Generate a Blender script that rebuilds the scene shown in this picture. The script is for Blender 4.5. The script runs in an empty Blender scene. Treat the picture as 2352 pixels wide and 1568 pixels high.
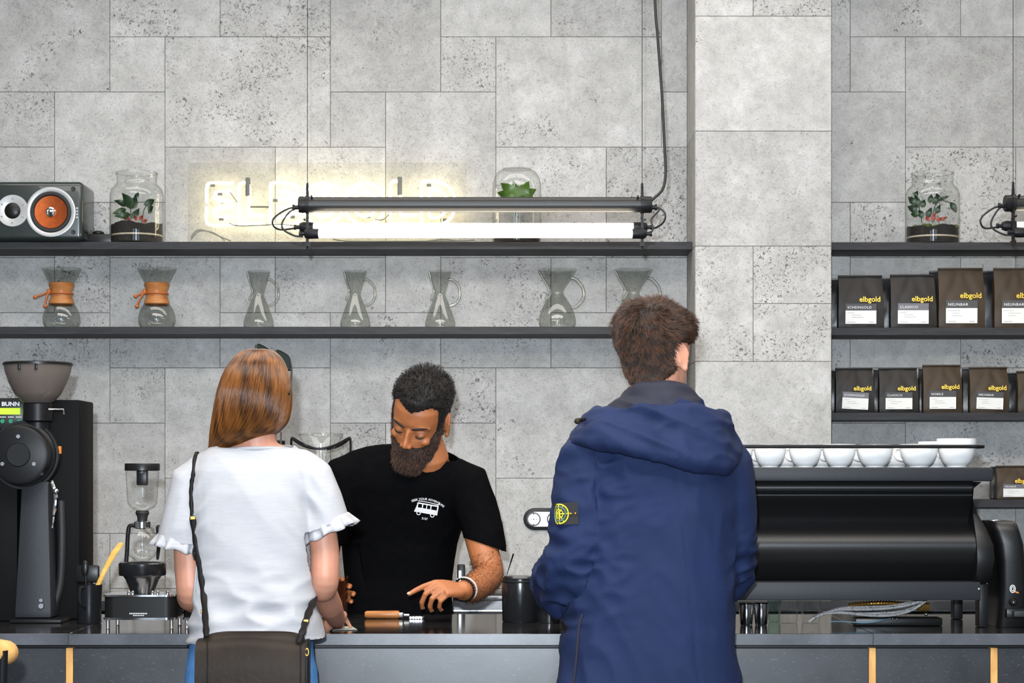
import bpy, bmesh, math, random
import numpy as np
from mathutils import Vector, Matrix, noise

random.seed(7)
np.random.seed(7)
SC = bpy.context.scene
COL = SC.collection

# ------------------------------------------------------------------ camera
F = 4650.0            # focal length in pixels of the 2352 px wide frame
HC = 1.38             # camera height
HY = 1090.0           # pixel row of the horizon
WALL = 7.5            # distance of the tiled wall
cam_d = bpy.data.cameras.new('camera')
cam = bpy.data.objects.new('camera', cam_d)
COL.objects.link(cam)
cam.location = (0, 0, HC)
cam.rotation_euler = (math.pi / 2, 0, 0)
cam_d.sensor_width = 36.0
cam_d.lens = F / 2352.0 * 36.0
cam_d.shift_y = (HY - 784.0) / 2352.0
cam_d.clip_start = 0.05
SC.camera = cam

# ------------------------------------------------------------------ world, lights, exposure
w = bpy.data.worlds.new('world')
SC.world = w
w.use_nodes = True
w.node_tree.nodes['Background'].inputs[0].default_value = (0.75, 0.85, 1.0, 1)
w.node_tree.nodes['Background'].inputs[1].default_value = 0.25

def area(name, loc, rot, sx, sy, energy, color, spread=180):
    d = bpy.data.lights.new(name, 'AREA')
    d.shape = 'RECTANGLE'; d.size = sx; d.size_y = sy
    d.energy = energy; d.color = color; d.spread = math.radians(spread)
    o = bpy.data.objects.new(name, d); COL.objects.link(o)
    o.location = loc; o.rotation_euler = rot
    return o
# daylight entering through the three tall shop windows behind the photographer
for wx, en in ((-1.9, 22), (0.0, 105), (1.9, 22)):      # side windows dimmed so their reflection leaves the counter front dark
    area('window_daylight', (wx, -2.44, 1.75), (math.pi / 2, 0, 0), 1.2, 2.5, en, (0.70, 0.85, 1.0))
# ceiling lighting over the customers and the bar
area('ceiling_light_panel', (0.0, 4.2, 3.52), (0, 0, 0), 4.6, 1.2, 120, (1.0, 0.945, 0.88))
area('ceiling_light_panel', (0.0, 6.3, 3.52), (0, 0, 0), 4.6, 0.7, 48, (1.0, 0.94, 0.87))
# spot of the ceiling track above the queue
def spot(loc, target, energy, color, angle, size):
    d = bpy.data.lights.new('track_spot', 'SPOT')
    d.energy = energy; d.color = color; d.spot_size = math.radians(angle); d.spot_blend = 1.0
    d.shadow_soft_size = size
    o = bpy.data.objects.new('track_spot', d); COL.objects.link(o)
    o.location = loc
    o.rotation_euler = (Vector(target) - Vector(loc)).to_track_quat('-Z', 'Y').to_euler()
spot((0.1, 3.5, 3.4), (0.4, 5.2, 1.3), 75, (1.0, 0.95, 0.88), 85, 0.10)
spot((-0.75, 3.5, 3.4), (-0.6, 5.2, 1.3), 45, (1.0, 0.95, 0.88), 85, 0.10)
# flash on top of the camera
d = bpy.data.lights.new('camera_flash', 'AREA')
d.shape = 'DISK'; d.size = 0.06; d.energy = 118; d.color = (0.84, 0.92, 1.0); d.spread = math.radians(120)
o = bpy.data.objects.new('camera_flash', d); COL.objects.link(o)
o.location = (-0.07, -0.05, HC + 0.20); o.rotation_euler = (math.radians(92), 0, 0)

SC.view_settings.view_transform = 'Standard'
SC.view_settings.look = 'None'
SC.view_settings.gamma = 1.0
SC.view_settings.use_curve_mapping = False
SC.view_settings.exposure = 0.15
try:
    SC.cycles.use_denoising = True
    SC.cycles.max_bounces = 10
    SC.cycles.transparent_max_bounces = 24
    SC.cycles.transmission_bounces = 10
    SC.cycles.caustics_reflective = False
    SC.cycles.caustics_refractive = False
    SC.cycles.sample_clamp_indirect = 4.0
except Exception:
    pass

# ------------------------------------------------------------------ helpers
def P(px, py, d):
    """a point seen at pixel (px, py) that stands d metres from the camera plane"""
    return Vector(((px - 1176.0) * d / F, d, HC + (HY - py) * d / F))
def ZZ(py, d):
    return HC + (HY - py) * d / F
def XX(px, d):
    return (px - 1176.0) * d / F

def catmull(pts, n=8, closed=False):
    pts = [Vector(p) for p in pts]
    out = []
    N = len(pts)
    segs = N if closed else N - 1
    for i in range(segs):
        p1 = pts[i]; p2 = pts[(i + 1) % N]
        p0 = pts[(i - 1) % N] if (closed or i > 0) else p1 * 2 - p2
        p3 = pts[(i + 2) % N] if (closed or i + 2 < N) else p2 * 2 - p1
        for k in range(n):
            t = k / n
            out.append(0.5 * ((2 * p1) + (p2 - p0) * t + (2 * p0 - 5 * p1 + 4 * p2 - p3) * t * t + (3 * p1 - p0 - 3 * p2 + p3) * t ** 3))
    if not closed:
        out.append(pts[-1].copy())
    return out

def interp(tab, z):
    """tab: rows (z, a, b, ...), sorted; smooth interpolation"""
    if z <= tab[0][0]: return tab[0][1:]
    for a, b in zip(tab[:-1], tab[1:]):
        if z <= b[0]:
            t = (z - a[0]) / (b[0] - a[0]); 
            return tuple(x + (y - x) * t for x, y in zip(a[1:], b[1:]))
    return tab[-1][1:]

class G:
    def __init__(s): s.v = []; s.f = []
    def add(s, v, f):
        b = len(s.v); s.v += [Vector(p) for p in v]; s.f += [tuple(i + b for i in q) for q in f]; return s
    def merge(s, g): return s.add(g.v, g.f)
    def xf(s, M): s.v = [M @ p for p in s.v]; return s
    def box(s, x0, x1, y0, y1, z0, z1):
        v = [(x, y, z) for z in (z0, z1) for y in (y0, y1) for x in (x0, x1)]
        return s.add(v, [(0, 2, 3, 1), (4, 5, 7, 6), (0, 1, 5, 4), (2, 6, 7, 3), (0, 4, 6, 2), (1, 3, 7, 5)])
    def loft(s, rings, cap=True, closed=False):
        n = len(rings[0]); v = [p for r in rings for p in r]; f = []
        m = len(rings)
        for i in range(m if closed else m - 1):
            a = i * n; b = ((i + 1) % m) * n
            for k in range(n):
                f.append((a + k, a + (k + 1) % n, b + (k + 1) % n, b + k))
        if cap and not closed:
            f.append(tuple(reversed(range(n)))); f.append(tuple(range((m - 1) * n, m * n)))
        return s.add(v, f)
    def tube(s, path, r, n=10, closed=False, cap=True, flat=1.0):
        path = [Vector(p) for p in path]; N = len(path)
        if not hasattr(r, '__len__'): r = [r] * N
        tang = []
        for i in range(N):
            a = path[(i - 1) % N] if (closed or i > 0) else path[i]
            b = path[(i + 1) % N] if (closed or i < N - 1) else path[i]
            t = (b - a); tang.append(t.normalized() if t.length > 1e-9 else Vector((0, 0, 1)))
        up = Vector((0, 0, 1)) if abs(tang[0].z) < 0.9 else Vector((0, 1, 0))
        u = tang[0].cross(up).normalized(); rings = []
        for i in range(N):
            u = (u - tang[i] * u.dot(tang[i])).normalized(); w_ = tang[i].cross(u)
            rings.append([path[i] + (u * math.cos(2 * math.pi * k / n) + w_ * (flat * math.sin(2 * math.pi * k / n))) * r[i] for k in range(n)])
        return s.loft(rings, cap, closed)
    def capsule(s, path, r, n=14):
        """limb: tapered chain with rounded ends"""
        path = [Vector(p) for p in path]
        t0 = (path[0] - path[1]).normalized(); t1 = (path[-1] - path[-2]).normalized()
        pp = [path[0] + t0 * r[0] * c for c in (0.98, 0.8, 0.45)] + path + [path[-1] + t1 * r[-1] * c for c in (0.45, 0.8, 0.98)]
        rr = [r[0] * c for c in (0.2, 0.6, 0.9)] + list(r) + [r[-1] * c for c in (0.9, 0.6, 0.2)]
        return s.tube(pp, rr, n)
    def lathe(s, prof, c=(0, 0, 0), n=32, axis='Z', cap=False):
        c = Vector(c); rings = []
        for r, h in prof:
            ring = []
            for k in range(n):
                a = 2 * math.pi * k / n; x = max(r, 1e-5) * math.cos(a); y = max(r, 1e-5) * math.sin(a)
                q = {'Z': (x, y, h), 'X': (h, x, y), 'Y': (y, h, x)}[axis]
                ring.append(c + Vector(q))
            rings.append(ring)
        return s.loft(rings, cap)
    def prism(s, poly, a, b, axis='X'):
        """poly of 2-D points extruded along an axis; X: (y,z), Y: (x,z), Z: (x,y)"""
        def q(p, t): return {'X': (t, p[0], p[1]), 'Y': (p[0], t, p[1]), 'Z': (p[0], p[1], t)}[axis]
        return s.loft([[q(p, a) for p in poly], [q(p, b) for p in poly]])
    def ball(s, c, r, n=20, m=12, M=None):
        if not hasattr(r, '__len__'): r = (r, r, r)
        c = Vector(c); rings = []
        for i in range(m + 1):
            th = -math.pi / 2 + math.pi * i / m
            th = max(min(th, math.pi / 2 - 0.02), -math.pi / 2 + 0.02)
            ring = []
            for k in range(n):
                a = 2 * math.pi * k / n
                p = Vector((r[0] * math.cos(th) * math.cos(a), r[1] * math.cos(th) * math.sin(a), r[2] * math.sin(th)))
                ring.append(c + (M @ p if M else p))
            rings.append(ring)
        return s.loft(rings)

WORLD = {}
def mk(name, g, mat, parent=None, origin=None, smooth=True, bevel=0.0, segs=2, angle=38, **props):
    me = bpy.data.meshes.new(name)
    if parent is not None: base = WORLD[parent.name]
    elif origin is not None: base = Vector(origin)
    else:
        xs = np.array([tuple(p) for p in g.v]); lo = xs.min(0); hi = xs.max(0)
        base = Vector(((lo[0] + hi[0]) / 2, (lo[1] + hi[1]) / 2, lo[2]))
    me.from_pydata([tuple(p - base) for p in g.v], [], g.f)
    if bevel > 0:
        bm = bmesh.new(); bm.from_mesh(me)
        bmesh.ops.recalc_face_normals(bm, faces=bm.faces)
        ed = [e for e in bm.edges if len(e.link_faces) == 2 and e.calc_face_angle(0) > 0.5]
        bmesh.ops.bevel(bm, geom=ed, offset=bevel, offset_type='OFFSET', segments=segs, profile=0.5, affect='EDGES', clamp_overlap=True)
        bm.to_mesh(me); bm.free()
    else:
        bm = bmesh.new(); bm.from_mesh(me)
        bmesh.ops.recalc_face_normals(bm, faces=bm.faces); bm.to_mesh(me); bm.free()
    if smooth:
        me.polygons.foreach_set('use_smooth', [True] * len(me.polygons))
        me.set_sharp_from_angle(angle=math.radians(angle))
    if mat is not None: me.materials.append(mat)
    o = bpy.data.objects.new(name, me); COL.objects.link(o)
    if parent is not None:
        o.parent = parent; WORLD[o.name] = WORLD[parent.name]
    else:
        o.location = base; WORLD[o.name] = base
    for k, v in props.items(): o[k] = v
    return o

def thing(name, label, cat, loc, group=None):
    o = bpy.data.objects.new(name, None); COL.objects.link(o)
    o.empty_display_size = 0.05
    o.location = loc; WORLD[o.name] = Vector(loc)
    o['label'] = label; o['category'] = cat
    if group: o['group'] = group
    return o
def tag(o, label, cat, group=None):
    o['label'] = label; o['category'] = cat
    if group: o['group'] = group
    return o
def copy_tree(o, loc=None, parent=None, label=None):
    c = o.copy(); COL.objects.link(c)
    c.parent = parent
    if loc is not None: c.location = loc
    WORLD[c.name] = Vector(loc) if loc is not None else WORLD[parent.name]
    if label: c['label'] = label
    for ch in list(o.children): copy_tree(ch, None, c)
    return c

def text_geo(body, size, loc, extr=0.0004, bold=0.0, align='LEFT', M=None, sx=1.0, spacing=1.0):
    """lettering lying in the XZ plane, facing the camera (-Y)"""
    cu = bpy.data.curves.new('t', 'FONT'); cu.body = body; cu.size = size; cu.extrude = extr; cu.offset = bold
    cu.align_x = align; cu.resolution_u = 3; cu.space_character = spacing
    ob = bpy.data.objects.new('t', cu); COL.objects.link(ob)
    dg = bpy.context.evaluated_depsgraph_get()
    me = bpy.data.meshes.new_from_object(ob.evaluated_get(dg))
    g = G()
    R = Matrix.Rotation(math.pi / 2, 4, 'X')
    S = Matrix.Diagonal((sx, 1, 1, 1))
    if M is None: M = Matrix.Translation(loc)
    g.add([M @ (R @ (S @ v.co)) for v in me.vertices], [tuple(p.vertices) for p in me.polygons])
    bpy.data.objects.remove(ob); bpy.data.curves.remove(cu); bpy.data.meshes.remove(me)
    return g

def fuse(geos, voxel, smooth=4, factor=0.5):
    """one continuous skin over a set of closed shapes; returns coordinates and faces"""
    me = bpy.data.meshes.new('tmp')
    g = G()
    for q in geos: g.merge(q)
    me.from_pydata([tuple(p) for p in g.v], [], g.f)
    bm = bmesh.new(); bm.from_mesh(me); bmesh.ops.recalc_face_normals(bm, faces=bm.faces); bm.to_mesh(me); bm.free()
    ob = bpy.data.objects.new('tmp', me); COL.objects.link(ob)
    m = ob.modifiers.new('r', 'REMESH'); m.mode = 'VOXEL'; m.voxel_size = voxel
    if smooth:
        m2 = ob.modifiers.new('s', 'SMOOTH'); m2.iterations = smooth; m2.factor = factor
    dg = bpy.context.evaluated_depsgraph_get()
    out = bpy.data.meshes.new_from_object(ob.evaluated_get(dg))
    n = len(out.vertices)
    co = np.empty(n * 3); out.vertices.foreach_get('co', co); co = co.reshape(-1, 3)
    nv = np.empty(n * 3); out.vertices.foreach_get('normal', nv); nv = nv.reshape(-1, 3)
    faces = [tuple(p.vertices) for p in out.polygons]
    bpy.data.objects.remove(ob); bpy.data.meshes.remove(me); bpy.data.meshes.remove(out)
    return co, nv, faces

def mk_np(name, co, faces, mat, parent, **props):
    base = np.array(WORLD[parent.name])
    me = bpy.data.meshes.new(name)
    me.from_pydata((co - base).tolist(), [], faces)
    me.polygons.foreach_set('use_smooth', [True] * len(me.polygons))
    if mat is not None: me.materials.append(mat)
    o = bpy.data.objects.new(name, me); COL.objects.link(o)
    o.parent = parent; WORLD[o.name] = WORLD[parent.name]
    for k, v in props.items(): o[k] = v
    return o

def clip(co, faces, planes):
    """cut openings: planes = (point, normal, reach): drops what lies beyond the plane near the point, squares the rim"""
    co = co.copy(); dead = np.zeros(len(co), bool)
    fs = faces
    for pt, nr, reach in planes:
        pt = np.array(pt); nr = np.array(nr, float); nr /= np.linalg.norm(nr)
        rel = co - pt; dist = rel @ nr
        near = np.linalg.norm(rel - np.outer(dist, nr), axis=1) < reach
        near &= (dist < reach * 1.6)
        dead_p = near & (dist > 0)
        keep = [f for f in fs if not all(dead_p[i] for i in f)]
        used = np.zeros(len(co), bool)
        for f in keep:
            for i in f: used[i] = True
        snap = used & dead_p
        co[snap] -= np.outer(dist[snap], nr)
        fs = keep
    used = sorted({i for f in fs for i in f}); mp = {a: b for b, a in enumerate(used)}
    return co[used], [tuple(mp[i] for i in f) for f in fs]

def thicken(o, t):
    m = o.modifiers.new('thickness', 'SOLIDIFY'); m.thickness = t; m.offset = -1.0

def nz(p, s, seed=0.0):
    return noise.noise(Vector((p[0] * s + seed, p[1] * s - seed * 0.7, p[2] * s + seed * 1.3)))

def hair_curves(name, strands, r0, r1, mat, parent):
    """strands: array (n, k, 3) in world coordinates"""
    S = np.asarray(strands, dtype=np.float64); n, k, _ = S.shape
    S = S - np.array(WORLD[parent.name])
    hc = bpy.data.hair_curves.new(name)
    hc.add_curves([k] * n)
    hc.points.foreach_set('position', S.reshape(-1).astype(np.float32))
    rad = np.tile(np.linspace(r0, r1, k), n).astype(np.float32)
    hc.points.foreach_set('radius', rad)
    hc.materials.append(mat)
    o = bpy.data.objects.new(name, hc); COL.objects.link(o)
    o.parent = parent; WORLD[o.name] = WORLD[parent.name]
    return o
# ------------------------------------------------------------------ materials
def srgb(r, g, b):
    def c(x):
        x /= 255.0
        return x / 12.92 if x <= 0.04045 else ((x + 0.055) / 1.055) ** 2.4
    return (c(r), c(g), c(b), 1.0)

def pmat(name, col, rough=0.5, metal=0.0, spec=0.5, var=0.0, vscale=20.0, bump=0.0, bscale=80.0, coat=0.0, sheen=0.0, aniso=(1, 1, 1), sss=0.0, rvar=0.0, var2=None):
    """principled surface with procedural grain in colour, roughness and relief"""
    m = bpy.data.materials.new(name); m.use_nodes = True
    nt = m.node_tree; N = nt.nodes; L = nt.links
    b = N['Principled BSDF']
    b.inputs['Base Color'].default_value = col
    b.inputs['Roughness'].default_value = rough
    b.inputs['Metallic'].default_value = metal
    b.inputs['Specular IOR Level'].default_value = spec
    b.inputs['Coat Weight'].default_value = coat
    b.inputs['Sheen Weight'].default_value = sheen
    if sss:
        b.inputs['Subsurface Weight'].default_value = sss
        b.inputs['Subsurface Radius'].default_value = (0.012, 0.005, 0.003)
        b.inputs['Subsurface Scale'].default_value = 1.0
    tc = N.new('ShaderNodeTexCoord'); mp = N.new('ShaderNodeMapping'); mp.inputs['Scale'].default_value = aniso
    L.new(tc.outputs['Object'], mp.inputs['Vector'])
    n1 = N.new('ShaderNodeTexNoise'); n1.inputs['Scale'].default_value = vscale; n1.inputs['Detail'].default_value = 5
    L.new(mp.outputs['Vector'], n1.inputs['Vector'])
    if var > 0:
        r = N.new('ShaderNodeValToRGB')
        r.color_ramp.elements[0].position = 0.3; r.color_ramp.elements[1].position = 0.7
        a = var2 if var2 else tuple(c * (1 - var) for c in col[:3]) + (1,)
        z = tuple(min(c * (1 + var), 1) for c in col[:3]) + (1,)
        r.color_ramp.elements[0].color = a; r.color_ramp.elements[1].color = z
        L.new(n1.outputs['Fac'], r.inputs['Fac']); L.new(r.outputs['Color'], b.inputs['Base Color'])
    if rvar > 0:
        mr = N.new('ShaderNodeMapRange'); mr.inputs['To Min'].default_value = rough - rvar; mr.inputs['To Max'].default_value = rough + rvar
        L.new(n1.outputs['Fac'], mr.inputs['Value']); L.new(mr.outputs['Result'], b.inputs['Roughness'])
    if bump > 0:
        n2 = N.new('ShaderNodeTexNoise'); n2.inputs['Scale'].default_value = bscale; n2.inputs['Detail'].default_value = 4
        L.new(mp.outputs['Vector'], n2.inputs['Vector'])
        bp = N.new('ShaderNodeBump'); bp.inputs['Strength'].default_value = bump; bp.inputs['Distance'].default_value = 0.004
        L.new(n2.outputs['Fac'], bp.inputs['Height']); L.new(bp.outputs['Normal'], b.inputs['Normal'])
    return m

def emat(name, col, strength):
    m = bpy.data.materials.new(name); m.use_nodes = True
    b = m.node_tree.nodes['Principled BSDF']
    b.inputs['Base Color'].default_value = col
    b.inputs['Emission Color'].default_value = col; b.inputs['Emission Strength'].default_value = strength
    return m

def glass_thin(name, tint=(0.975, 0.98, 0.975), edge=(0.62, 0.63, 0.60), power=4.0, refl=1.0, gl_rough=0.02):
    """thin clear glass wall: passes light straight, absorbs more where the path through the wall is long, mirrors by Schlick's law"""
    m = bpy.data.materials.new(name); m.use_nodes = True
    nt = m.node_tree; N = nt.nodes; L = nt.links
    N.remove(N['Principled BSDF']); out = N['Material Output']
    lw = N.new('ShaderNodeLayerWeight'); lw.inputs['Blend'].default_value = 0.5
    pw = N.new('ShaderNodeMath'); pw.operation = 'POWER'; pw.inputs[1].default_value = power
    L.new(lw.outputs['Facing'], pw.inputs[0])
    mx = N.new('ShaderNodeMix'); mx.data_type = 'RGBA'
    mx.inputs[6].default_value = tint + (1,); mx.inputs[7].default_value = edge + (1,)
    L.new(pw.outputs[0], mx.inputs[0])
    tr = N.new('ShaderNodeBsdfTransparent'); L.new(mx.outputs[2], tr.inputs['Color'])
    gl = N.new('ShaderNodeBsdfGlossy'); gl.inputs['Roughness'].default_value = gl_rough
    p5 = N.new('ShaderNodeMath'); p5.operation = 'POWER'; p5.inputs[1].default_value = 5.0
    L.new(lw.outputs['Facing'], p5.inputs[0])
    ma = N.new('ShaderNodeMath'); ma.operation = 'MULTIPLY_ADD'; ma.inputs[1].default_value = 0.6 * refl; ma.inputs[2].default_value = 0.05 * refl
    L.new(p5.outputs[0], ma.inputs[0])
    ms = N.new('ShaderNodeMixShader')
    L.new(ma.outputs[0], ms.inputs[0]); L.new(tr.outputs[0], ms.inputs[1]); L.new(gl.outputs[0], ms.inputs[2])
    L.new(ms.outputs[0], out.inputs['Surface'])
    return m

def stone_tile(name):
    m = bpy.data.materials.new(name); m.use_nodes = True
    nt = m.node_tree; N = nt.nodes; L = nt.links; b = N['Principled BSDF']
    b.inputs['Roughness'].default_value = 0.62; b.inputs['Specular IOR Level'].default_value = 0.35
    tc = N.new('ShaderNodeTexCoord'); oi = N.new('ShaderNodeObjectInfo')
    sc = N.new('ShaderNodeVectorMath'); sc.operation = 'SCALE'; sc.inputs[0].default_value = (37, 11, 53)
    L.new(oi.outputs['Random'], sc.inputs['Scale'])
    ad = N.new('ShaderNodeVectorMath'); ad.operation = 'ADD'
    L.new(tc.outputs['Object'], ad.inputs[0]); L.new(sc.outputs[0], ad.inputs[1])
    def noi(scale, det=4, rough=0.6, dist=0.0):
        n = N.new('ShaderNodeTexNoise'); n.inputs['Scale'].default_value = scale; n.inputs['Detail'].default_value = det
        n.inputs['Roughness'].default_value = rough; n.inputs['Distortion'].default_value = dist
        L.new(ad.outputs[0], n.inputs['Vector']); return n.outputs['Fac']
    def ramp(fac, stops):
        r = N.new('ShaderNodeValToRGB'); e = r.color_ramp.elements
        e[0].position, e[0].color = stops[0]; e[1].position, e[1].color = stops[-1]
        for p, c in stops[1:-1]:
            q = e.new(p); q.color = c
        L.new(fac, r.inputs['Fac']); return r.outputs['Color']
    def math_(op, a, v, clampv=False):
        q = N.new('ShaderNodeMath'); q.operation = op; q.use_clamp = clampv
        if hasattr(a, 'links'): L.new(a, q.inputs[0])
        else: q.inputs[0].default_value = a
        if hasattr(v, 'links'): L.new(v, q.inputs[1])
        else: q.inputs[1].default_value = v
        return q.outputs[0]
    def mix(fac, a, c, mode='MIX'):
        q = N.new('ShaderNodeMix'); q.data_type = 'RGBA'; q.blend_type = mode
        for s, x in ((0, fac), (6, a), (7, c)):
            if hasattr(x, 'links'): L.new(x, q.inputs[s])
            else: q.inputs[s].default_value = x
        return q.outputs[2]
    W = lambda v: (v, v, v, 1)
    base = ramp(noi(7, 6, 0.65), [(0.30, (0.36, 0.352, 0.34, 1)), (0.5, (0.425, 0.415, 0.40, 1)), (0.72, (0.52, 0.51, 0.50, 1))])
    fine = ramp(noi(170, 3, 0.7), [(0.28, W(0.60)), (0.45, W(0.98)), (1.0, W(1.10))])
    base = mix(1.0, base, fine, 'MULTIPLY')
    blotch = ramp(noi(26, 5, 0.7, 0.6), [(0.33, W(0.84)), (0.55, W(1.0)), (0.75, W(1.08))])
    base = mix(1.0, base, blotch, 'MULTIPLY')
    # open pores in clusters, more of them on some tiles
    mask = noi(6.5, 3, 0.6, 0.4)
    rnd2 = math_('FRACT', math_('MULTIPLY', oi.outputs['Random'], 13.7), 0.0)
    thr = math_('MULTIPLY', rnd2, -0.30); thr = math_('ADD', thr, 0.685)
    mk_ = math_('MULTIPLY', math_('SUBTRACT', mask, thr), 9.0, True)
    pore = noi(105, 3, 0.6, 1.0)
    pore = math_('MULTIPLY', math_('SUBTRACT', pore, 0.57), 16.0, True)
    pore = math_('MULTIPLY', pore, mk_)
    sp = math_('MULTIPLY', math_('SUBTRACT', noi(140, 2, 0.5), 0.665), 14.0, True)
    allp = math_('MAXIMUM', pore, math_('MULTIPLY', sp, 0.7))
    base = mix(allp, base, (0.10, 0.097, 0.095, 1))
    tone = math_('ADD', math_('MULTIPLY', oi.outputs['Random'], 0.16), 0.90)
    cmb = N.new('ShaderNodeCombineColor')
    for i in range(3): L.new(tone, cmb.inputs[i])
    base = mix(1.0, base, cmb.outputs[0], 'MULTIPLY')
    L.new(base, b.inputs['Base Color'])
    bp = N.new('ShaderNodeBump'); bp.inputs['Strength'].default_value = 0.35; bp.inputs['Distance'].default_value = 0.002
    L.new(math_('MULTIPLY', allp, -1.0), bp.inputs['Height']); L.new(bp.outputs['Normal'], b.inputs['Normal'])
    return m

def slate(name, base=(0.028, 0.029, 0.034, 1), rough=0.38):
    m = bpy.data.materials.new(name); m.use_nodes = True
    nt = m.node_tree; N = nt.nodes; L = nt.links; b = N['Principled BSDF']
    b.inputs['Roughness'].default_value = rough; b.inputs['Specular IOR Level'].default_value = 0.75
    tc = N.new('ShaderNodeTexCoord')
    mp = N.new('ShaderNodeMapping'); mp.inputs['Rotation'].default_value = (0, 0.8, 0); mp.inputs['Scale'].default_value = (1, 1, 3.0)
    L.new(tc.outputs['Object'], mp.inputs['Vector'])
    n = N.new('ShaderNodeTexNoise'); n.inputs['Scale'].default_value = 8; n.inputs['Detail'].default_value = 6
    L.new(tc.outputs['Object'], n.inputs['Vector'])
    r = N.new('ShaderNodeValToRGB'); r.color_ramp.elements[0].position = 0.3; r.color_ramp.elements[1].position = 0.75
    r.color_ramp.elements[0].color = tuple(c * 0.6 for c in base[:3]) + (1,); r.color_ramp.elements[1].color = tuple(c * 2.0 for c in base[:3]) + (1,)
    L.new(n.outputs['Fac'], r.inputs['Fac'])
    n2 = N.new('ShaderNodeTexNoise'); n2.inputs['Scale'].default_value = 85; n2.inputs['Detail'].default_value = 3; n2.inputs['Distortion'].default_value = 0.8
    L.new(mp.outputs['Vector'], n2.inputs['Vector'])
    r2 = N.new('ShaderNodeValToRGB'); r2.color_ramp.elements[0].position = 0.62; r2.color_ramp.elements[1].position = 0.76
    r2.color_ramp.elements[0].color = (0, 0, 0, 1); r2.color_ramp.elements[1].color = (0.30, 0.30, 0.30, 1)
    L.new(n2.outputs['Fac'], r2.inputs['Fac'])
    mx = N.new('ShaderNodeMix'); mx.data_type = 'RGBA'; L.new(r2.outputs['Color'], mx.inputs[0])
    L.new(r.outputs['Color'], mx.inputs[6]); mx.inputs[7].default_value = (0.28, 0.28, 0.30, 1)
    L.new(mx.outputs[2], b.inputs['Base Color'])
    bp = N.new('ShaderNodeBump'); bp.inputs['Strength'].default_value = 0.15; bp.inputs['Distance'].default_value = 0.002
    L.new(n.outputs['Fac'], bp.inputs['Height']); L.new(bp.outputs['Normal'], b.inputs['Normal'])
    return m

def wood(name, c1, c2, rough=0.45, axis=(1, 1, 8), scale=6):
    m = bpy.data.materials.new(name); m.use_nodes = True
    nt = m.node_tree; N = nt.nodes; L = nt.links; b = N['Principled BSDF']
    b.inputs['Roughness'].default_value = rough; b.inputs['Specular IOR Level'].default_value = 0.3
    tc = N.new('ShaderNodeTexCoord'); mp = N.new('ShaderNodeMapping'); mp.inputs['Scale'].default_value = axis
    L.new(tc.outputs['Object'], mp.inputs['Vector'])
    n = N.new('ShaderNodeTexNoise'); n.inputs['Scale'].default_value = scale; n.inputs['Detail'].default_value = 6; n.inputs['Distortion'].default_value = 0.6
    L.new(mp.outputs['Vector'], n.inputs['Vector'])
    r = N.new('ShaderNodeValToRGB'); r.color_ramp.elements[0].position = 0.3; r.color_ramp.elements[1].position = 0.7
    r.color_ramp.elements[0].color = c1; r.color_ramp.elements[1].color = c2
    L.new(n.outputs['Fac'], r.inputs['Fac']); L.new(r.outputs['Color'], b.inputs['Base Color'])
    return m

def hairmat(name, dark, light, rough=0.35, streak=None, mid=0.5):
    """strand colour: varies strand by strand and, for long hair, in locks"""
    m = bpy.data.materials.new(name); m.use_nodes = True
    nt = m.node_tree; N = nt.nodes; L = nt.links; b = N['Principled BSDF']
    b.inputs['Roughness'].default_value = rough; b.inputs['Specular IOR Level'].default_value = 0.45
    hi = N.new('ShaderNodeHairInfo'); fac = hi.outputs['Random']
    if streak:
        tc = N.new('ShaderNodeTexCoord'); mp = N.new('ShaderNodeMapping'); mp.inputs['Scale'].default_value = streak
        L.new(tc.outputs['Object'], mp.inputs['Vector'])
        n = N.new('ShaderNodeTexNoise'); n.inputs['Scale'].default_value = 1.0; n.inputs['Detail'].default_value = 0
        L.new(mp.outputs['Vector'], n.inputs['Vector'])
        mr = N.new('ShaderNodeMapRange'); mr.inputs['From Min'].default_value = 0.34; mr.inputs['From Max'].default_value = 0.66
        L.new(n.outputs['Fac'], mr.inputs['Value'])
        mx = N.new('ShaderNodeMix'); mx.inputs[0].default_value = 0.62
        L.new(mr.outputs['Result'], mx.inputs[2]); L.new(hi.outputs['Random'], mx.inputs[3]); fac = mx.outputs[0]
    r = N.new('ShaderNodeValToRGB')
    r.color_ramp.elements[0].position = 0.15; r.color_ramp.elements[1].position = 0.95
    r.color_ramp.elements[0].color = dark; r.color_ramp.elements[1].color = light
    L.new(fac, r.inputs['Fac'])
    L.new(r.outputs['Color'], b.inputs['Base Color'])
    return m

MT = {}
MT['tile'] = stone_tile('grey stone tile')
MT['grout'] = pmat('dark joint', (0.05, 0.05, 0.05, 1), 0.9, var=0.2)
MT['slate'] = slate('dark slate', (0.014, 0.015, 0.018, 1), 0.31)
MT['slate_top'] = slate('polished dark slate', (0.014, 0.013, 0.013, 1), 0.10)
MT['slate_edge'] = slate('slate edge', (0.050, 0.053, 0.062, 1), 0.28)
MT['plaster'] = pmat('grey plaster', (0.14, 0.14, 0.145, 1), 0.8, var=0.06, vscale=4, bump=0.1)
MT['ceil'] = pmat('pale ceiling', (0.40, 0.40, 0.40, 1), 0.9, var=0.04, vscale=3)
MT['floor'] = pmat('grey concrete floor', (0.10, 0.095, 0.09, 1), 0.55, var=0.18, vscale=3, bump=0.05)
MT['oak'] = wood('oak strip', srgb(196, 142, 78), srgb(232, 182, 112), 0.45, (6, 6, 1), 9)
MT['shelf'] = wood('black stained shelf', (0.016, 0.016, 0.018, 1), (0.032, 0.032, 0.036, 1), 0.60, (1, 8, 8), 9)
MT['black_metal'] = pmat('black painted metal', (0.008, 0.008, 0.009, 1), 0.42, 0.0, 0.22, bump=0.05, bscale=300)
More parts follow.
